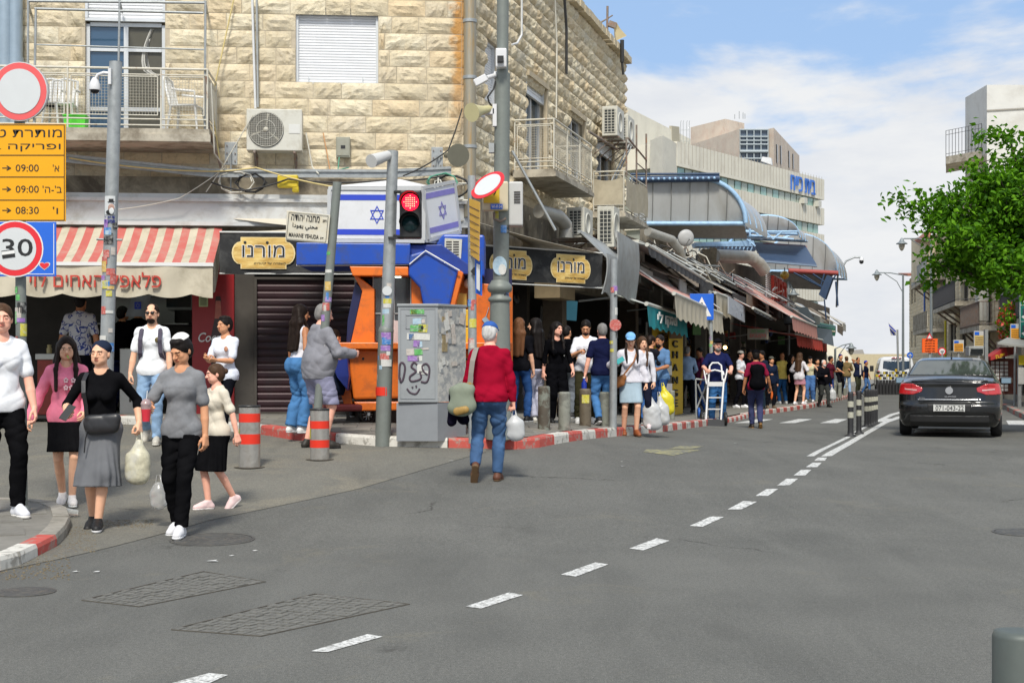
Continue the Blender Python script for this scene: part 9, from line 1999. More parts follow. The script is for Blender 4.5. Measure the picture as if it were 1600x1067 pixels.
glc=mat('car_glass',(.05,.062,.055),.08,var=.35,vs=2.5,spec=.9,coat=.5)
rg=lambda X,Y,Z:mxa((np.abs(X)-(.735-.42*(Z-1.1)),1.115-Z,Z-1.385,Y-1.36+0*Z))
shell(car_d,lo,(.98,1.6,1.56),.016,'rear_window',glc,car,[rg],.006)
rf=lambda X,Y,Z:mxa((np.abs(X)-(.765-.4*(Z-1.1)),1.095-Z,Z-1.40,Y-1.4+0*Z));shell(car_d,lo,(.98,1.6,1.56),.016,'window_seal',rub,car,[rf],.003)
for sg in(1,-1):
 sd_=lambda X,Y,Z,sg=sg:mxa((.5-X*sg,1.06-Z+.02*np.abs(Y-2.2),Z-1.38,1.0+(Z-1.06)*1.6-Y,Y-3.35+(Z-1.06)*1.9))
 shell(car_d,lo,hi,H,'side_window',glc,car,[sd_],.005)
 lamp_r=lambda X,Y,Z,sg=sg:mxa((.46-X*sg+.35*np.abs(Z-.875),np.abs(Z-.865-.035*(X*sg-.6))-.1*np.clip((X*sg-.38)/.25,.3,1),Y-.42+0*X))
 lp=shell(car_d,lo,(.98,.6,1.2),.012,'tail_light',tailr,car,[lamp_r],.012)
 shell(car_d,lo,(.98,.6,1.2),.010,'lamp_insert',mat('lamp_clear',(.55,.35,.33),.15,coat=1.),lp,[lambda X,Y,Z,sg=sg:mxa((.56-X*sg,X*sg-.78,np.abs(Z-.85-.1*(X*sg-.6))-.014,Y-.42+0*X))],.018)
 shell(car_d,lo,(.98,.6,1.2),.010,'lamp_seam',paint,lp,[box_r(min(sg*.655,sg*.665),max(sg*.655,sg*.665),-.1,.42,.76,.98)],.016)
 mr=MB().box((sg*.99,2.75,1.0),(.22,.1,.13)).bd('door_mirror',paint,car,bevel=.03);MB().box((sg*.99,2.69,1.0),(.17,.01,.1)).bd('mirror_glass',mat('mirror_glass',(.3,.42,.5),.05,.8,var=0),mr)
shell(car_d,lo,(.98,.6,1.2),.014,'bumper_insert',rub,car,[box_r(-.68,.68,-.2,.3,.2,.40)],.01)
MB().tu([(x,.072+.13*(x/.9)**4+.03*(x/.9)**2-.03,.68)for x in lins(-.54,.54,13)],.014,8).bd('chrome_strip',chrome,car)
shell(car_d,lo,(.98,.6,1.2),.012,'plate_recess',rub,car,[lambda X,Y,Z:mxa((np.abs(X)-.36-.25*(Z-.5),.47-Z,Z-.62,Y-.3+0*X))],.004)
shell(car_d,lo,(.98,1.0,1.3),.010,'boot_lip',paint,car,[lambda X,Y,Z:mxa((np.abs(X)-.66,1.0-Z,Z-1.05,.02-Y,Y-.3+0*X))],.018)
np_=MB().box((0,-.03,.535),(.54,.015,.125)).bd('number_plate',mat('plate_white',(.6,.6,.57),.4,var=.03),car,bevel=.004);text('071-043-22',Tran((.01,-.038,.535)),.48,.085,ink,np_,depth=.006)
q=MB()
for a_ in((0,.058,.5,.005),(0,-.058,.5,.005)):q.box((a_[0],-.039,.535+a_[1]),(a_[2],.004,a_[3]))
q.bd('plate_border',ink,np_)
bg_=MB().la([(0,-.012),(.055,-.014),(.066,0),(.066,.03)],(0,.045,.845),24,axis='y').bd('round_badge',chrome,car);MB().la([(0,-.018),(.04,-.018),(.04,0)],(0,.043,.845),20,axis='y').bd('badge_face',rub,bg_);MB().box((.005,.024,.85),(.012,.006,.045),Euler((0,R(35),0)).to_matrix()).box((-.01,.024,.84),(.03,.006,.01)).bd('badge_print',chrome,bg_)
text('SUPERB',Tran((.02,.055,.735)),.2,.032,chrome,car,depth=.03);text('2.0 TSI',Tran((.46,.075,.71)),.13,.024,chrome,car,depth=.04);text('SKODA',Tran((-.47,.075,.71)),.1,.024,chrome,car,depth=.04)
MB().box((0,1.62,1.46),(.03,.12,.02)).cyl((0,1.62,1.46),(0,1.66,1.53),.01).bd('antenna',rub,car)
for wy in(.98,3.74):
 for sg in(1,-1):
  w_=MB().la([(.2,-.1),(.31,-.1),(.33,-.07),(.33,.07),(.31,.1),(.2,.1)],(sg*.8,wy,.33),32,axis='x').bd('wheel',tyre,car);MB().la([(.0,.06*sg),(.05,.07*sg),(.19,.05*sg),(.21,.09*sg)],(sg*.8,wy,.33),20,axis='x').bd('rim',mat('alloy',(.35,.35,.36),.3,.8,var=.05),w_)
MB().box((0,2.4,.24),(1.5,4.3,.08)).bd('underbody',rub,car)
# --- white van
vb=G(1401,613.5);van=empty('white_van',vb,'white minibus van with a dark rear window behind the checked posts','van',rz=-math.atan2(1401-800,F)+R(3))
hv=ztop(vb,557)-vb.z
def van_d(X,Y,Z):
 zt=itp(Y,[-.1,.1,.4,3.6,4.2,4.6,5.1],[hv-.15,hv-.05,hv,hv-.02,1.5,1.15,.9]);hw=itp(Z,[.15,.4,.9,1.1,hv],[.88,.97,.97,.95,.78])
 d=smax(Z-zt+.04*X*X,np.abs(X)-hw,.2);d=smax(d,itp(Z,[.2,.5,1.0,hv],[.0,0,.04,.22])+.08*X**4-Y,.08);d=smax(d,Y-5.0,.2);d=smax(d,.25-Z+0*X,.05)
 for wy in(.95,4.0):d=np.maximum(d,-(np.sqrt((Y-wy)**2+(Z-.33)**2)-.37+0*X)-(np.abs(X)<.5)*1.0)
 return d
lo,hi=(-1.05,-.1,.15),(1.05,5.1,hv+.1);vw=mat('van_white',(.66,.68,.7),.3,var=.04,coat=.5)
shell(van_d,lo,hi,.035,'body',vw,van);shell(van_d,lo,(1.05,.5,hv+.1),.025,'rear_window',mat('van_glass',(.03,.05,.075),.08),van,[lambda X,Y,Z:mxa((np.abs(X-.02)-.74+.1*(Z-1.1),1.08-Z+.25*np.abs(X),Z-hv+.22,Y-.4+0*X))],.012)
for sg in(1,-1):
 for z0 in(.78,.98):shell(van_d,lo,(1.05,.5,hv),.025,'tail_light',tailr,van,[box_r(min(sg*.84,sg*1.0),max(sg*.84,sg*1.0),-.1,.3,z0,z0+.16)],.015)
 MB().box((sg*1.13,3.6,1.25),(.2,.12,.32)).bd('door_mirror',rub,van,bevel=.03)
 shell(van_d,lo,hi,.05,'side_window',mat('van_glass',(.03,.05,.075),.08),van,[lambda X,Y,Z,sg=sg:mxa((.5-X*sg,1.15-Z,Z-hv+.28,.35-Y,Y-3.7+0*Z))],.015)
 for wy in(.95,4.0):MB().la([(.18,-.1),(.3,-.1),(.32,-.07),(.32,.07),(.3,.1),(.18,.1)],(sg*.85,wy,.32),24,axis='x').bd('wheel',tyre,van)
MB().box((0,.12,hv-.06),(.5,.06,.06)).bd('brake_light',tailr,van,bevel=.01);MB().box((.02,.04,1.16),(.2,.02,.16)).bd('yellow_sticker',yel,van)
shell(van_d,lo,(1.05,.5,1.),.03,'bumper',rub,van,[box_r(-.9,.9,-.1,.3,.27,.42)],.015)
# --- office block and tower behind the market
off_s=mat('office_limestone',(.68,.65,.55),.85,var=.08,vs=.6,dirt=(.52,.48,.4),dq=.35,dm=.6,dp_=(.5,.7));off_p=mat('tower_pinkstone',(.62,.53,.43),.85,var=.12,vs=.5,dirt=(.5,.3,.22),dq=.8,dm=.35)
gw=mat('green_window',(.25,.42,.37),.15,var=.25,vs=.5,spec=.8);seam=mat('seam',(.36,.33,.27),.9,var=0)
P0,P1=P(1058,300,145),P(1288,300,175.1);P0.z=P1.z=0;MO=frame(P0,P1-P0);LO=(P1-P0).length
ofb=empty('office_building',P0,'long cream stone office building with green strip windows and blue Hebrew letters','building');oi=Tran(-P0)
zo=lambda py,px=1288:onp(MO,px,py)[1]
bands=[(zo(312.7),zo(326)),(zo(352),zo(367)),(zo(392),zo(407)),(zo(431),zo(448)),(zo(471),zo(490)),(zo(510),zo(528)),(zo(545),zo(558))]
zt_o=zo(281)
q=MB();z=0;Wd=14
edges=[0]
for a,b in bands[::-1]:
 lo_,hi_=min(a,b),max(a,b);lbq(q,oi@MO,(LO/2,Wd/2,(z+lo_)/2),(LO,Wd,lo_-z));z=hi_
lbq(q,oi@MO,(LO/2,Wd/2,(z+zt_o)/2),(LO,Wd,zt_o-z));q.bd('wall',off_s,ofb)
for a,b in bands:
 lo_,hi_=min(a,b),max(a,b);n=22
 q=MB();lbq(q,oi@MO,(LO/2,.35+Wd/2,(lo_+hi_)/2),(LO-.7,Wd-.9,hi_-lo_));f_=q.bd('window_strip',mat('strip_frame',(.25,.27,.24),.6),ofb)
 for k in range(n):
  x=.5+(LO-1.6)*(k+.5)/n;q=MB();lbq(q,oi@MO,(x,.33,(lo_+hi_)/2),((LO-1.6)/n*.84,.1,(hi_-lo_)*.86));q.bd('pane',gw if random.random()<.75 else mat('pane_pale',(.4,.46,.4),.4),f_)
for k in range(1,46):
 x=LO*k/46;q=MB();lbq(q,oi@MO,(x,-.012,(bands[0][0]+zt_o)/2+.3),(.05,.03,zt_o-max(bands[0])-.1));q.bd('stone_joint',seam,ofb)
for a,b in zip(bands,bands[1:]):
 zz0,zz1=max(b),min(a);q=MB()
 for k in range(1,46):lbq(q,oi@MO,(LO*k/46,-.012,(zz0+zz1)/2),(.05,.03,zz1-zz0-.1))
 q.bd('stone_joints',seam,ofb,kind='stuff')
xt0,xt1=onp(MO,1234,290)[0],onp(MO,1272,290)[0];text('בית כייח',oi@MO,xt1-xt0,1.75,mat('sign_blue',(.04,.17,.6),.5),ofb,depth=.12,rv=True,x=(xt0+xt1)/2,y=-.1,z=(zo(286,1252)+zo(290,1252))/2-.1)
for px,b in((1254,0),(1276,0)):
 x=onp(MO,px,318)[0];q=MB();lbq(q,oi@MO,(x,-.1,bands[b][1]+.35),(.9,.7,.7));q.bd('air_conditioner',plas,ofb)
 # stepped wing to the left
def wing(name,pts,zt0,m,d=18,parent=ofb,zb=0):
 q=MB();a=[V((p.x,p.y,0))for p in pts];n=len(a)
 q.add([V((p.x,p.y,zb))-P0 for p in a]+[V((p.x,p.y,zt0))-P0 for p in a],[tuple(range(n-1,-1,-1)),tuple(range(n,2*n))]+[(i,(i+1)%n,n+(i+1)%n,n+i)for i in range(n)]);return q.bd(name,m,parent)
e=lambda px,D:P(px,300,D)
wing('corner_block',[e(1016,143),e(1036,140),e(1058,145.2),e(1062,160),e(1016,160)],zo(219,1036)*0+CH+(570-212)/F*140,off_s)
za_=CH+(570-166)/F*150
wing('upper_block',[e(940,145),e(977,150),e(1079,172),e(1079,190),e(940,190)],za_,off_s)
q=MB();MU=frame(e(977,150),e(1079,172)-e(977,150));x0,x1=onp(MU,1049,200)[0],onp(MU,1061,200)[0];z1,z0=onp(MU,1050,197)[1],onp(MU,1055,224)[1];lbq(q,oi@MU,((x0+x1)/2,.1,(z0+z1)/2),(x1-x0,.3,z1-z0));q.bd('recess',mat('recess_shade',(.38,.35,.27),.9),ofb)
q=MB();lbq(q,oi@MU,(2,4,za_+1.0),(7,5,2.2));q.bd('roof_room',off_p,ofb)
q=MB()
for k,px in enumerate((1063.5,1067.5,1073,1077)):
 b_=e(px,166);q.tu([V((b_.x,b_.y,za_-3.2))-P0,V((b_.x,b_.y,za_+1.0))-P0,V((b_.x+.08,b_.y,za_+1.2))-P0],.035,4)
for z in(za_-2.5,za_-1.2,za_+.1):q.cyl(e(1063.5,166)*1+V((0,0,z-e(1063,166).z))-P0,e(1077,166)+V((0,0,z-e(1063,166).z))-P0,.03,n=4)
q.bd('roof_ladder',gv,ofb)
# tower
twr=empty('office_tower',V((e(1157,210).x,210,0)),'pinkish stone office tower with a glazed corner behind the long cream building','building');P0s=P0;
def tw(pts,pyt,m,name='wall',zb=5):
 q=MB();n=len(pts);o=twr.location;D=pts[1][1]
 a=[P(x,300,D_)for x,D_ in pts];zt0=CH+(570-pyt)/F*D
 q.add([V((p.x,p.y,zb))-o for p in a]+[V((p.x,p.y,zt0))-o for p in a],[tuple(range(n-1,-1,-1)),tuple(range(n,2*n))]+[(i,(i+1)%n,n+(i+1)%n,n+i)for i in range(n)]);return q.bd(name,m,twr),zt0
tw([(1079,225),(1155,210),(1157,212),(1157,240),(1079,250)],202,off_p)
tw([(1079,230),(1133,222),(1163,226),(1163,250),(1079,250)],186,off_p,'roof_room')
tw([(1156,211),(1200,211),(1200,240),(1156,240)],203.5,mat('tower_glass',(.07,.1,.14),.12,var=.4,vs=.3,spec=.8),'corner_glazing')
tw([(1199,211.2),(1209,210),(1249,238),(1249,260),(1199,250)],200,off_p)
o=twr.location;q=MB()
for k in range(5):
 x=1156+44*k/4;a=P(x,203,210.7);b=P(x,250,210.7);q.cyl(a-o,b-o,.12,n=4)
for y in(203,214,220,226,237,248):q.cyl(P(1156,y,210.7)-o,P(1200,y,210.7)-o,.15 if y!=237 else.3,n=4)
q.bd('mullion',mat('mullion',(.35,.4,.42),.5),twr)
MT=frame(V((e(1209,210).x,210,0)),e(1249,238)-e(1209,210))
for px,py0,py1 in((1213,226,255),(1219,228,257),(1232,236,262),(1238.5,241,264)):
 x,z1=onp(MT,px,py0);_,z0=onp(MT,px,py1);q=MB();lbq(q,Tran(-o)@MT,(x,0,(z0+z1)/2),(1.0,.3,z1-z0));q.bd('window',dglass,twr)
MB().sb([P(1189,252,185)-o,P(1206,258,185)-o,P(1205,247,185)-o,P(1191,245,185)-o],V((.3,1,0))).bd('roof_unit',whitep,twr)
q=MB()
for px,h in((1148,7),(1155,12),(1161,10),(1164,8)):a=P(px,186,224);q.cyl(a-o,a+V((0,0,h/F*224))-o,.06,n=4)
q.bd('antenna',gv,twr)
# --- right-hand side of the street
sm=mat('old_limestone',(.62,.54,.39),.9,var=.16,vs=1.5,dirt=(.4,.33,.22),dq=1.1,dm=.6,bump=.01,bs=8);stone2=mat('street_limestone',(.47,.4,.28),.9,var=0);stone_nodes(stone2,[(.6,.53,.38),(.68,.59,.42),(.54,.47,.34),(.66,.55,.36)],False)
wpl=mat('white_render',(.6,.6,.57),.85,var=.06,vs=1,dirt=(.42,.4,.36),dq=.8,dm=.5)
XA,XB=V((16.9,44,0)),V((29.0,104,0));MS=frame(XB,XA-XB)
LS=(XA-XB).length
def onS(px,py,off=0):return onp(MS,px,py,off)
def bldR(name,label,px0,px1,ztop_,m,holes_px=(),rows=0,seed=1,lim=0,depth=12):
 x0,x1=onS(px0,500)[0],onS(px1,500)[0]if px1<2000 else LS+9
 o=MS@V((x0,0,0));t=empty(name,o,label,'building','stone houses on the right side of the street');ti=Tran(-o)@MS
 hs=[]
 for(a,b,c,d)in holes_px:
  xa,za=onS(a,b);xb,zb2=onS(c,d);hs.append((min(xa,xb),max(xa,xb),min(za,zb2),max(za,zb2)))
 q=MB();openbox(q,ti,x0,x1,0,ztop_,hs,.3)
 for x in(x0,x1):q.quad(*[ti@V(p)for p in((x,0,0),(x,depth,0),(x,depth,ztop_),(x,0,ztop_))])
 q.quad(*[ti@V(p)for p in((x0,0,ztop_),(x1,0,ztop_),(x1,depth,ztop_),(x0,depth,ztop_))]);q.bd('wall',m,t)
 for h in hs:
  q=MB();w=h[1]-h[0];hh=h[3]-h[2]
  for p,s_ in(((h[0]+.04,(h[2]+h[3])/2),(.07,hh)),((h[1]-.04,(h[2]+h[3])/2),(.07,hh)),(((h[0]+h[1])/2,h[3]-.04),(w-.16,.07)),(((h[0]+h[1])/2,h[2]+.04),(w-.16,.07)),(((h[0]+h[1])/2,(h[2]+h[3])/2),(.05,hh-.16))):lbq(q,ti,(p[0],.14,p[1]),(s_[0],.06,s_[1]))
  f_=q.bd('window',mat('brown_frame',(.1,.08,.06),.6),t);q=MB();lbq(q,ti,((h[0]+h[1])/2,.18,(h[2]+h[3])/2),(w-.1,.02,hh-.1));q.bd('pane',dglass,f_)
 if rows:
  cn=[0];bk={'v':[],'f':[],'t':[]};pr2=[p_.copy()for p_ in protos[:6]]
  for p_ in pr2:p_.materials.clear();p_.materials.append(stone2)
  courses(ti,x0,x1,1.5,ztop_,hs,rows,.5,lambda x,z:True,.45,.95,seed,lim,t,pr2,bk,cn,.02)
  if bk['v']:bulk_mesh(bk,'stone_courses',stone2,t)
 return t,ti,x0,x1,hs
tA,tiA,*_=bldR('stone_house','far narrow stone house with slit windows at the end of the right side',1421,1463,CH+(570-432)/F*100,sm,[(1423.5,452,1426.5,475),(1428.5,450,1431,474),(1423.5,518,1426,545),(1429,517,1431.5,544),(1437,492,1446,515)],26,2,120)
q=MB();x0=onS(1421,500)[0];lbq(q,tiA,(x0+4,-.3,CH+(570-432)/F*100+.1),(9,.9,.14),Euler((0,R(4),0)).to_matrix());q.bd('eaves',mat('tile_red',(.3,.12,.08),.8,var=.2),tA)
tB,tiB,*_=bldR('stone_house','middle stone house with iron balconies above the orange road sign',1463.5,1546,9.4,sm,[(1470,430,1478,470),(1484,425,1490,468),(1503,440,1513,490),(1500,505,1510,545),(1482,505,1494,550)],34,5,150)
tC,tiC,*_=bldR('stone_house','nearest stone house with arched window and flower balcony on the right',1546.5,3000,8.4,sm,[(1562,480,1574,506),(1582,470,1594,500),(1552,540,1572,600),(1578,560,1610,620)],26,7,140)
q=MB();x1_=onS(1430,380)[0];ro=CH+(570-382)/F*86
rfm=mat('tile_red',(.3,.12,.08),.8,var=.2);a,b=P(1431,381,84),P(1449,366,82);q.sb([a,P(1452,372,80),P(1462,350,82),b],(0,.3,.2));o=q.bd('roof_corner',rfm);tag(o,'red tiled roof corner sticking out beside the tree','roof')
q=MB();q.box(P(1447,405,84),(.9,3,2.6));tag(q.bd('upper_floor',sm),'upper stone floor under the red roof corner','building')
def sbal(parent,px0,px1,py,off,rail,label,m_rail=ry,h=.95,ti=tiB,solid=False,brackets=True):
 x0,x1=onS(px0,py,off)[0],onS(px1,py,off)[0];zf=(onS(px0,py,off)[1]+onS(px1,py,off)[1])/2;x0,x1=min(x0,x1),max(x0,x1)
 q=MB();lbq(q,ti,((x0+x1)/2,-off/2,zf-.1),(x1-x0,off,.2));b_=q.bd('balcony',conc,parent,label=label)
 q=MB();cor=[(x0,-.02),(x0,-off),(x1,-off),(x1,-.02)]
 for a,b in zip(cor,cor[1:]):
  L=math.dist(a,b);n=max(2,int(L/.13));P_=lambda s,z:ti@V((a[0]+(b[0]-a[0])*s,a[1]+(b[1]-a[1])*s,zf+z))
  q.cyl(P_(0,h),P_(1,h),.025,n=5);q.cyl(P_(0,.08),P_(1,.08),.02,n=5)
  for i in range(n+1):q.cyl(P_(i/n,0),P_(i/n,h),.012,n=4,cap=False)
 q.bd('railing',m_rail,b_)
 if solid:q=MB();lbq(q,ti,((x0+x1)/2,-off+.03,zf+h/2),(x1-x0,.05,h*.8));q.bd('parapet',conc,b_)
 if brackets:
  for k in range(4):x=x0+(x1-x0)*(k+.5)/4;MB().cyl(ti@V((x,-.05,zf-.9)),ti@V((x,-off+.1,zf-.2)),.05,n=5).bd('bracket',ry,b_)
 return b_,zf,x0,x1
dri=mat('dark_railing',(.07,.07,.075),.6,.3)
sbal(tB,1458,1492,478,1.1,None,'dark railed balcony with chairs and slanting wooden struts',dri);sbal(tB,1500,1530,512,.9,None,'rusty railed balcony beside the air conditioner',ry);sbal(tA,1427,1448,516,1.0,None,'stone fronted balcony on the far house',conc,solid=True,ti=tiA,brackets=False);sbal(tA,1424,1448,440,1.0,None,'upper pale balcony on the far house',gp,ti=tiA)
sbal(tC,1562,1600,500,.8,None,'iron balcony with a planter on the nearest stone house',dri,ti=tiC)
for k in range(3):x,z=onS(1546+k*22,520,.05);MB().cyl(tiC@V((x,-.1,0)),tiC@V((x,-.1,8.5)),.07,n=8).bd('drain_pipe',gp,tC)
x,z=onS(1532,498,.4);t=sbx(MS,x-.6,x+.6,-.55,-.15,z-.1,z+1.4,plas,'air_conditioner','tall pale air conditioner on the middle stone house','air conditioner',group='air conditioners on the stone houses');q=MB();[q.box((0,-.21,.2+.12*k),(1.0,.01,.03))for k in range(10)];q.bd('grille',gp,t)
for px,py,m_,lb in((1446,470,mat('blue_cloth',(.05,.12,.4),.7),'blue banner hanging at the balcony corner'),(1479,530,mat('yellow_cloth',(.6,.5,.02),.7),'yellow cloth hanging on the stone house')):
 x,z=onS(px,py,.9);q=MB();q.gr(lambda u,v:MS@V((x-.25+.5*u,-.95-.04*sin(u*7),z-.9+1.8*v)),8,6,thick=(.01,0,0));tag(q.bd('hanging_cloth',m_),lb,'cloth')
 # flowers on the near balcony
leafm=mat('leaf_green',(.035,.1,.008),.6,var=.5,vs=3,spec=.1);leafb=mat('leaf_light',(.13,.3,.012),.6,var=.35,vs=5,spec=.1);nodes_of(leafm)[1].inputs['Subsurface Weight'].default_value=0
flm=mat('flower_red',(.5,.05,.03),.6,var=.2);
def foliage(c,rad,n,s,ms,rdn,name='foliage',parent=None,kind='stuff',dens=None):
 q=MB();vs=[];fs=[];mi_=[]
 for _ in range(n):
  while True:
   d=V((rdn.uniform(-1,1),rdn.uniform(-1,1),rdn.uniform(-1,1)))
   if.0<d.length<1:break
  p=c+V((d.x*rad[0],d.y*rad[1],d.z*rad[2]));a=s*rdn.uniform(.7,1.3);M_=Euler((rdn.uniform(-1.2,1.2),rdn.uniform(-1.2,1.2),rdn.uniform(0,6.3))).to_matrix();q.mat(rdn.choice(range(len(ms))))
  q.add([p+M_@V(v)for v in((-a*.5,0,0),(0,-a*.32,.03*a),(a*.55,0,-.05*a),(0,a*.32,.03*a))],[(0,1,2,3)])
 return q.bd(name,ms,parent,kind=kind)
pz=onS(1583,510,.8);pl_=empty('flower_planter',MS@V((pz[0],-.85,pz[1]-.2)),'balcony planter overflowing with green leaves and red flowers','planter');foliage(V((0,0,.3)),(.45,.9,.75),900,.14,[leafm,leafb,flm],random.Random(4),parent=pl_);MB().box((0,0,-.4),(.6,1.2,.2)).bd('box',conc,pl_)
# white block with a stone side and high balcony
wb=empty('white_block',V((P(1542,300,84).x,84,0)),'tall white rendered block with a stone side wall and a high iron balcony','building');o=wb.location;zt0=CH+(570-133)/F*84
a,b,c=P(1514,300,90),P(1542,300,84),P(1720,300,84);a.z=b.z=c.z=0
MB().sb([b-o,c-o,c+V((0,0,zt0))-o,b+V((0,0,zt0))-o],V((0,4,0))).bd('wall',wpl,wb)
q=MB();z1=CH+(570-173)/F*84;q.sb([b-o+V((-.02,-.03,z1-.04)),c-o+V((0,-.03,z1+.35)),c-o+V((0,-.03,z1+.42)),b-o+V((-.02,-.03,z1+.03))],V((0,-.05,0)));q.bd('string_course',mat('cornice_dim',(.35,.33,.29),.9),wb)
MW=frame(a,b-a);Lb=(b-a).length;q=MB();lbq(q,Tran(-o)@MW,(Lb/2-.12,.26,zt0/2),(Lb-.2,.5,zt0));q.bd('side_wall',sm,wb)
cn=[0];bk={'v':[],'f':[],'t':[]};pr2=[p_.copy()for p_ in protos[:4]]
for p_ in pr2:p_.materials.clear();p_.materials.append(stone2)
courses(Tran(-o)@MW,0,Lb-.1,8,zt0,[],26,.4,lambda x,z:True,.4,.8,3,120,wb,pr2,bk,cn,.02);bulk_mesh(bk,'stone_courses',stone2,wb)
for px,y0,y1 in((1520,196,214),(1531,187,210),(1533,268,282)):
 x,z1=onp(MW,px,y0);_,z0=onp(MW,px,y1);q=MB();lbq(q,Tran(-o)@MW,(x,-.02,(z0+z1)/2),(.8,.12,z1-z0));q.bd('window',dglass,wb)
x0b,zfb=onp(MW,1533,240,.1);q=MB();bz=CH+(570-243)/F*85
bp=[P(1534,243,86.5),P(1534,243,83),P(1478,247,85.5),P(1478,247,89.5)]
for p in bp:p.z=bz
q.sb([p-o for p in bp],(0,0,-.45));hb=q.bd('balcony',conc,wb);q=MB()
for a_,b_ in((bp[0],bp[1]),(bp[1],bp[2]),(bp[2],bp[3])):
 n=max(3,int((b_-a_).length/.25))
 for h in(.15,1.55,1.3):q.cyl(a_+V((0,0,h))-o,b_+V((0,0,h))-o,.015,n=4)
 for k in range(n+1):p=a_.lerp(b_,k/n);q.cyl(p-o,p+V((0,0,1.55))-o,.018,n=4,cap=False)
q.bd('railing',dri,hb)
# right pavement
RP=[G(x,y)for x,y in((1640,700),(1600,655),(1571,640),(1540,628),(1500,618),(1470,612),(1440,607))]
for p in RP:p.z=0
RP.append(RP[-1]+V((10,40,0)))
inn=[p+V((9,1,0))for p in RP]
rpv=MB().gr(lambda u,v:(lambda i,f:(lambda p:(p.x,p.y,float(gz(p.x,p.y))+PAV))(RP[i].lerp(RP[i+1],f).lerp(inn[i].lerp(inn[i+1],f),v)))(min(int(u*(len(RP)-1)),len(RP)-2),u*(len(RP)-1)-min(int(u*(len(RP)-1)),len(RP)-2)),60,6).bd('right_pavement',pavm,kind='structure')
RQ=[p for p in RP][::-1]
kerb(RQ,lambda n,a:gry_k if n%3 else red_k,rpv,1.0,.17,PAV,upto=200)
# far end of the street: low walls, hill
q=MB();q.sb([P(1300,604,130),P(1430,604,130),P(1430,553,130),P(1300,553,130)],V((0,5,0)));tag(q.bd('far_wall',mat('far_wall',(.5,.43,.28),.9)),'pale stone wall closing the far end of the street','wall')
q=MB();q.sb([P(1322,556,200),P(1352,556,200),P(1348,546,200),P(1328,547,200)],V((0,5,0)));tag(q.bd('far_building',mat('far_bld',(.35,.33,.3),.9)),'small grey roof showing above the far wall','building')
MB().gr(lambda u,v:(-300+900*u,420+120*v,-6+(9+3*sin(u*9)+2*sin(u*23))*sin(v*1.57)),40,4).bd('far_hill',mat('hill',(.2,.22,.14),.95,var=.2,vs=.02),kind='structure')
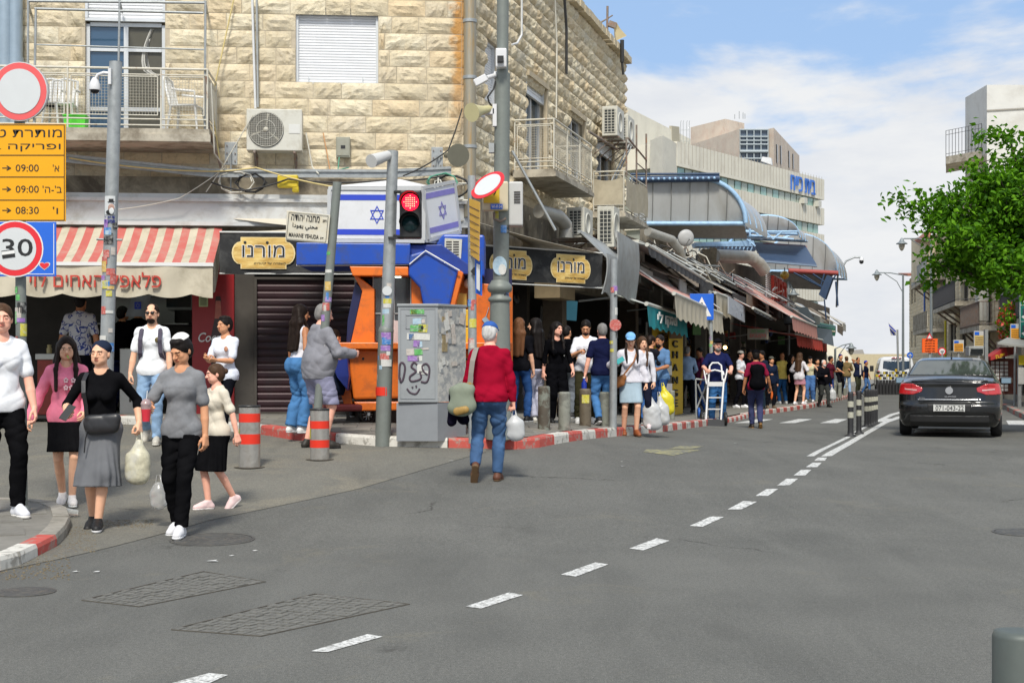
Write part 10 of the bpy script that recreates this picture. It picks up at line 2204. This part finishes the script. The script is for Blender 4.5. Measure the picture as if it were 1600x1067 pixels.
# --- tree at the right
def tree():
 rdn=random.Random(21);base=V((16.2*1.0-.4,30,.1));base=V((P(1665,500,27).x,27,.12))
 t=empty('street_tree',base,'broad leafy green tree reaching over the street from the right edge','tree')
 tr=MB();tips=[]
 def lim(p,d,L,r,lev):
  pts=[p];n=5;dd=d.copy()
  for i in range(n):
   dd=(dd+V((rdn.uniform(-.16,.16),rdn.uniform(-.16,.16),rdn.uniform(-.06,.1)))).normalized();pts.append(pts[-1]+dd*L/n)
   if lev>=1 and i>0:tips.append((pts[-1].copy(),dd.copy(),lev))
  tr.tu(pts,[r*(1-.6*i/n)for i in range(n+1)],7 if lev<2 else 5)
  if lev<3:
   for k in range(4 if lev<2 else 3):
    i=rdn.randint(2,n);a=rdn.uniform(0,6.28);nd=(dd+V((cos(a)*.9,sin(a)*.9,rdn.uniform(-.15,.5)))).normalized();lim(pts[i],nd,L*.62,r*.45,lev+1)
 lim(V((0,0,0)),V((-.05,0,1)),2.6,.17,0)
 tgt=[p_+V((.22,0,-.05))for p_ in(P(1425,318,27),P(1478,300,26.5),P(1515,250,27),P(1560,215,27),P(1600,232,27.5),P(1440,365,26.5),P(1450,410,27),P(1490,370,25.5),P(1530,330,28),P(1580,300,26),P(1520,400,26),P(1575,390,28),P(1560,430,25.5),P(1610,350,26),P(1640,280,27),P(1480,340,28.5),P(1545,280,26),P(1600,420,27),P(1700,300,27),P(1760,350,27),P(1720,400,26),P(1650,400,28.5),P(1460,400,28))]
 c0=V((-.2,0,2.5))
 for g_ in tgt:
  e_=g_-base;m1=c0.lerp(e_,.35)+V((rdn.uniform(-.2,.2),rdn.uniform(-.3,.3),rdn.uniform(.0,.35)));m2=c0.lerp(e_,.7)+V((rdn.uniform(-.2,.2),rdn.uniform(-.3,.3),rdn.uniform(.0,.3)));pts=[]
  for k in range(9):
   s=k/8;pts.append(c0*(1-s)**3+m1*3*s*(1-s)**2+m2*3*s*s*(1-s)+e_*s**3)
  tr.tu(pts,[.06*(1-.85*k/8)+.006 for k in range(9)],5)
  for k in range(3,9):tips.append((pts[k],(pts[k]-pts[k-1]).normalized(),2))
  for k in range(4,9):
   for _ in range(2):
    a=V((rdn.uniform(-1,1),rdn.uniform(-1,1),rdn.uniform(-.7,.8))).normalized();L=rdn.uniform(.25,.6);q2=[pts[k],pts[k]+a*L*.5+V((0,0,.04)),pts[k]+a*L];tr.tu(q2,[.012,.008,.004],4);tips+=[(q2[1],a,3),(q2[2],a,3)]
 tr.bd('trunk',mat('bark',(.12,.095,.07),.9,var=.3,vs=8,bump=.01,bs=20),t)
 q=MB();ms=[leafm,leafb,mat('leaf_mid',(.085,.18,.025),.5,var=.4,vs=4)]
 for p,d,lev in tips:
  if p.z<1.7:continue
  nl=rdn.randint(20,48)
  sp=rdn.uniform(.08,.2)
  for _ in range(nl):
   o_=V((rdn.gauss(0,1),rdn.gauss(0,1),rdn.gauss(0,.8)))*sp;s=rdn.uniform(.08,.15);lc=p+o_
   M_=Euler((rdn.uniform(-.9,.9),rdn.uniform(-.3,1.2),rdn.uniform(0,6.3))).to_matrix();q.mat(rdn.choice((0,1,2,2)))
   q.add([lc+M_@V(v)for v in((-s*.5,0,0),(-s*.1,-s*.36,-.06*s),(s*.6,0,-.16*s),(-s*.1,s*.36,-.06*s),(0,0,.1*s))],[(0,1,4),(1,2,4),(2,3,4),(3,0,4)])
 q.bd('leaves',ms,t,kind='stuff')
for nm in('leaf_green','leaf_light','leaf_mid'):
 m_=mat(nm,(.075,.2,.008),.6,var=.4,vs=4,spec=.1);t_,b_,k_=nodes_of(m_);tb=N(t_,'ShaderNodeBsdfTranslucent');tb.inputs['Color'].default_value=(.14,.36,.005,1);ms_=N(t_,'ShaderNodeMixShader');ms_.inputs[0].default_value=.3;k_(b_.outputs[0],ms_.inputs[1]);k_(tb.outputs[0],ms_.inputs[2]);k_(ms_.outputs[0],t_.nodes['Material Output'].inputs[0])
tree()
# ---- street lamps
def lamp(label,px,pyb,pyt,D,arm_px,arm_py,lx,ly,m=mat('lamp_grey',(.22,.25,.26),.5,.3)):
 b=P(px,pyb,D);b.z=float(gz(b.x,D))+PAV;t=empty('street_lamp',b,label,'street lamp','street lamps');tp=P(px,pyt,D)-b
 MB().cyl((0,0,0),tp,.075,.05,10).cyl((0,0,0),(0,0,.9),.11,n=10).bd('pole',m,t)
 e_=P(lx,ly,D)-b;a_=P(arm_px,arm_py,D)-b;MB().tu([tp,tp.lerp(a_,.5)+V((0,0,.05)),a_,a_+(e_-a_)*.3],.028,6).tu([tp-V((0,0,.9)),tp-V((0,0,.35))+(a_-tp)*.25,a_-(a_-tp)*.25],.02,6).bd('arm',m,t)
 MB().la([(.03,.34),(.05,.3),(.09,.24),(.12,.17),(.24,.1),(.25,.07),(.15,.06)],e_,14).bd('hood',m,t)
 MB().la([(.14,.06),(.13,-.05),(.08,-.17),(.03,-.22),(0,-.23)],e_,14).bd('glass_bowl',mat('lamp_bowl',(.5,.47,.38),.2,trans=.3),t);return t
lamp('street lamp with a hooded lantern nearest the tree, its pole behind the flag',1411,610,430,72,1372,426,1370,432);lamp('higher hooded street lamp partly hidden by the tree leaves',1455,600,376,62,1412,373,1409,384)
lamp('small hooded lamp on the far left pavement beside the market tent',1305,612,545,66,1328,537,1330,547)
lamp('hooded lamp hanging below the far arched roof',1232,560,440,58,1238,452,1240,464)
t=empty('camera_mast',P(1309,470,62),'thin curved mast with a dome camera beside the far arched roof','camera mast');o=t.location;MB().tu([P(1307,480,62)-o,P(1309,430,62)-o,P(1322,408,62)-o,P(1335,402,62)-o,P(1346,402,62)-o],.04,6).bd('mast',gv,t);MB().la([(.05,.1),(.1,.02),(.11,-.06)],P(1346,405,62)-o,12).bd('housing',whitep,t);MB().ball(P(1346,409,62)-o,.1,10,6).bd('dome',bkp,t)
fl_=empty('street_flag',P(1402,560,70),'white and blue flag flying from a leaning pole above the van','flag');o=fl_.location;MB().cyl(P(1404,600,70)-o,P(1402,515,70)-o,.05).bd('pole',gp,fl_)
def fg_(u,v):a=P(1402,517,70)-o;return a+V((-.45*(1-v)*1.6*u-.05,.1*sin(u*6),.1*0+.45*u-.55*(1-v)*1+.3*u*(1-v)))
MB().add([P(1402,517,70)-o,P(1401,524,70)-o,P(1392,524,70)-o,P(1388,504,69.8)-o,P(1396,511,70)-o],[(0,1,2,3,4)]).bd('cloth',wpr,fl_);MB().add([P(1400,517,69.9)-o,P(1400,520,69.9)-o,P(1389,509,69.7)-o,P(1388.5,506,69.7)-o],[(0,1,2,3)]).add([P(1399,524,69.9)-o,P(1396,524,69.9)-o,P(1390,514,69.7)-o,P(1392,514,69.7)-o],[(0,1,2,3)]).bd('stripe',bluel,fl_)
bpy.data.objects.remove(_to);bpy.data.curves.remove(_tc)
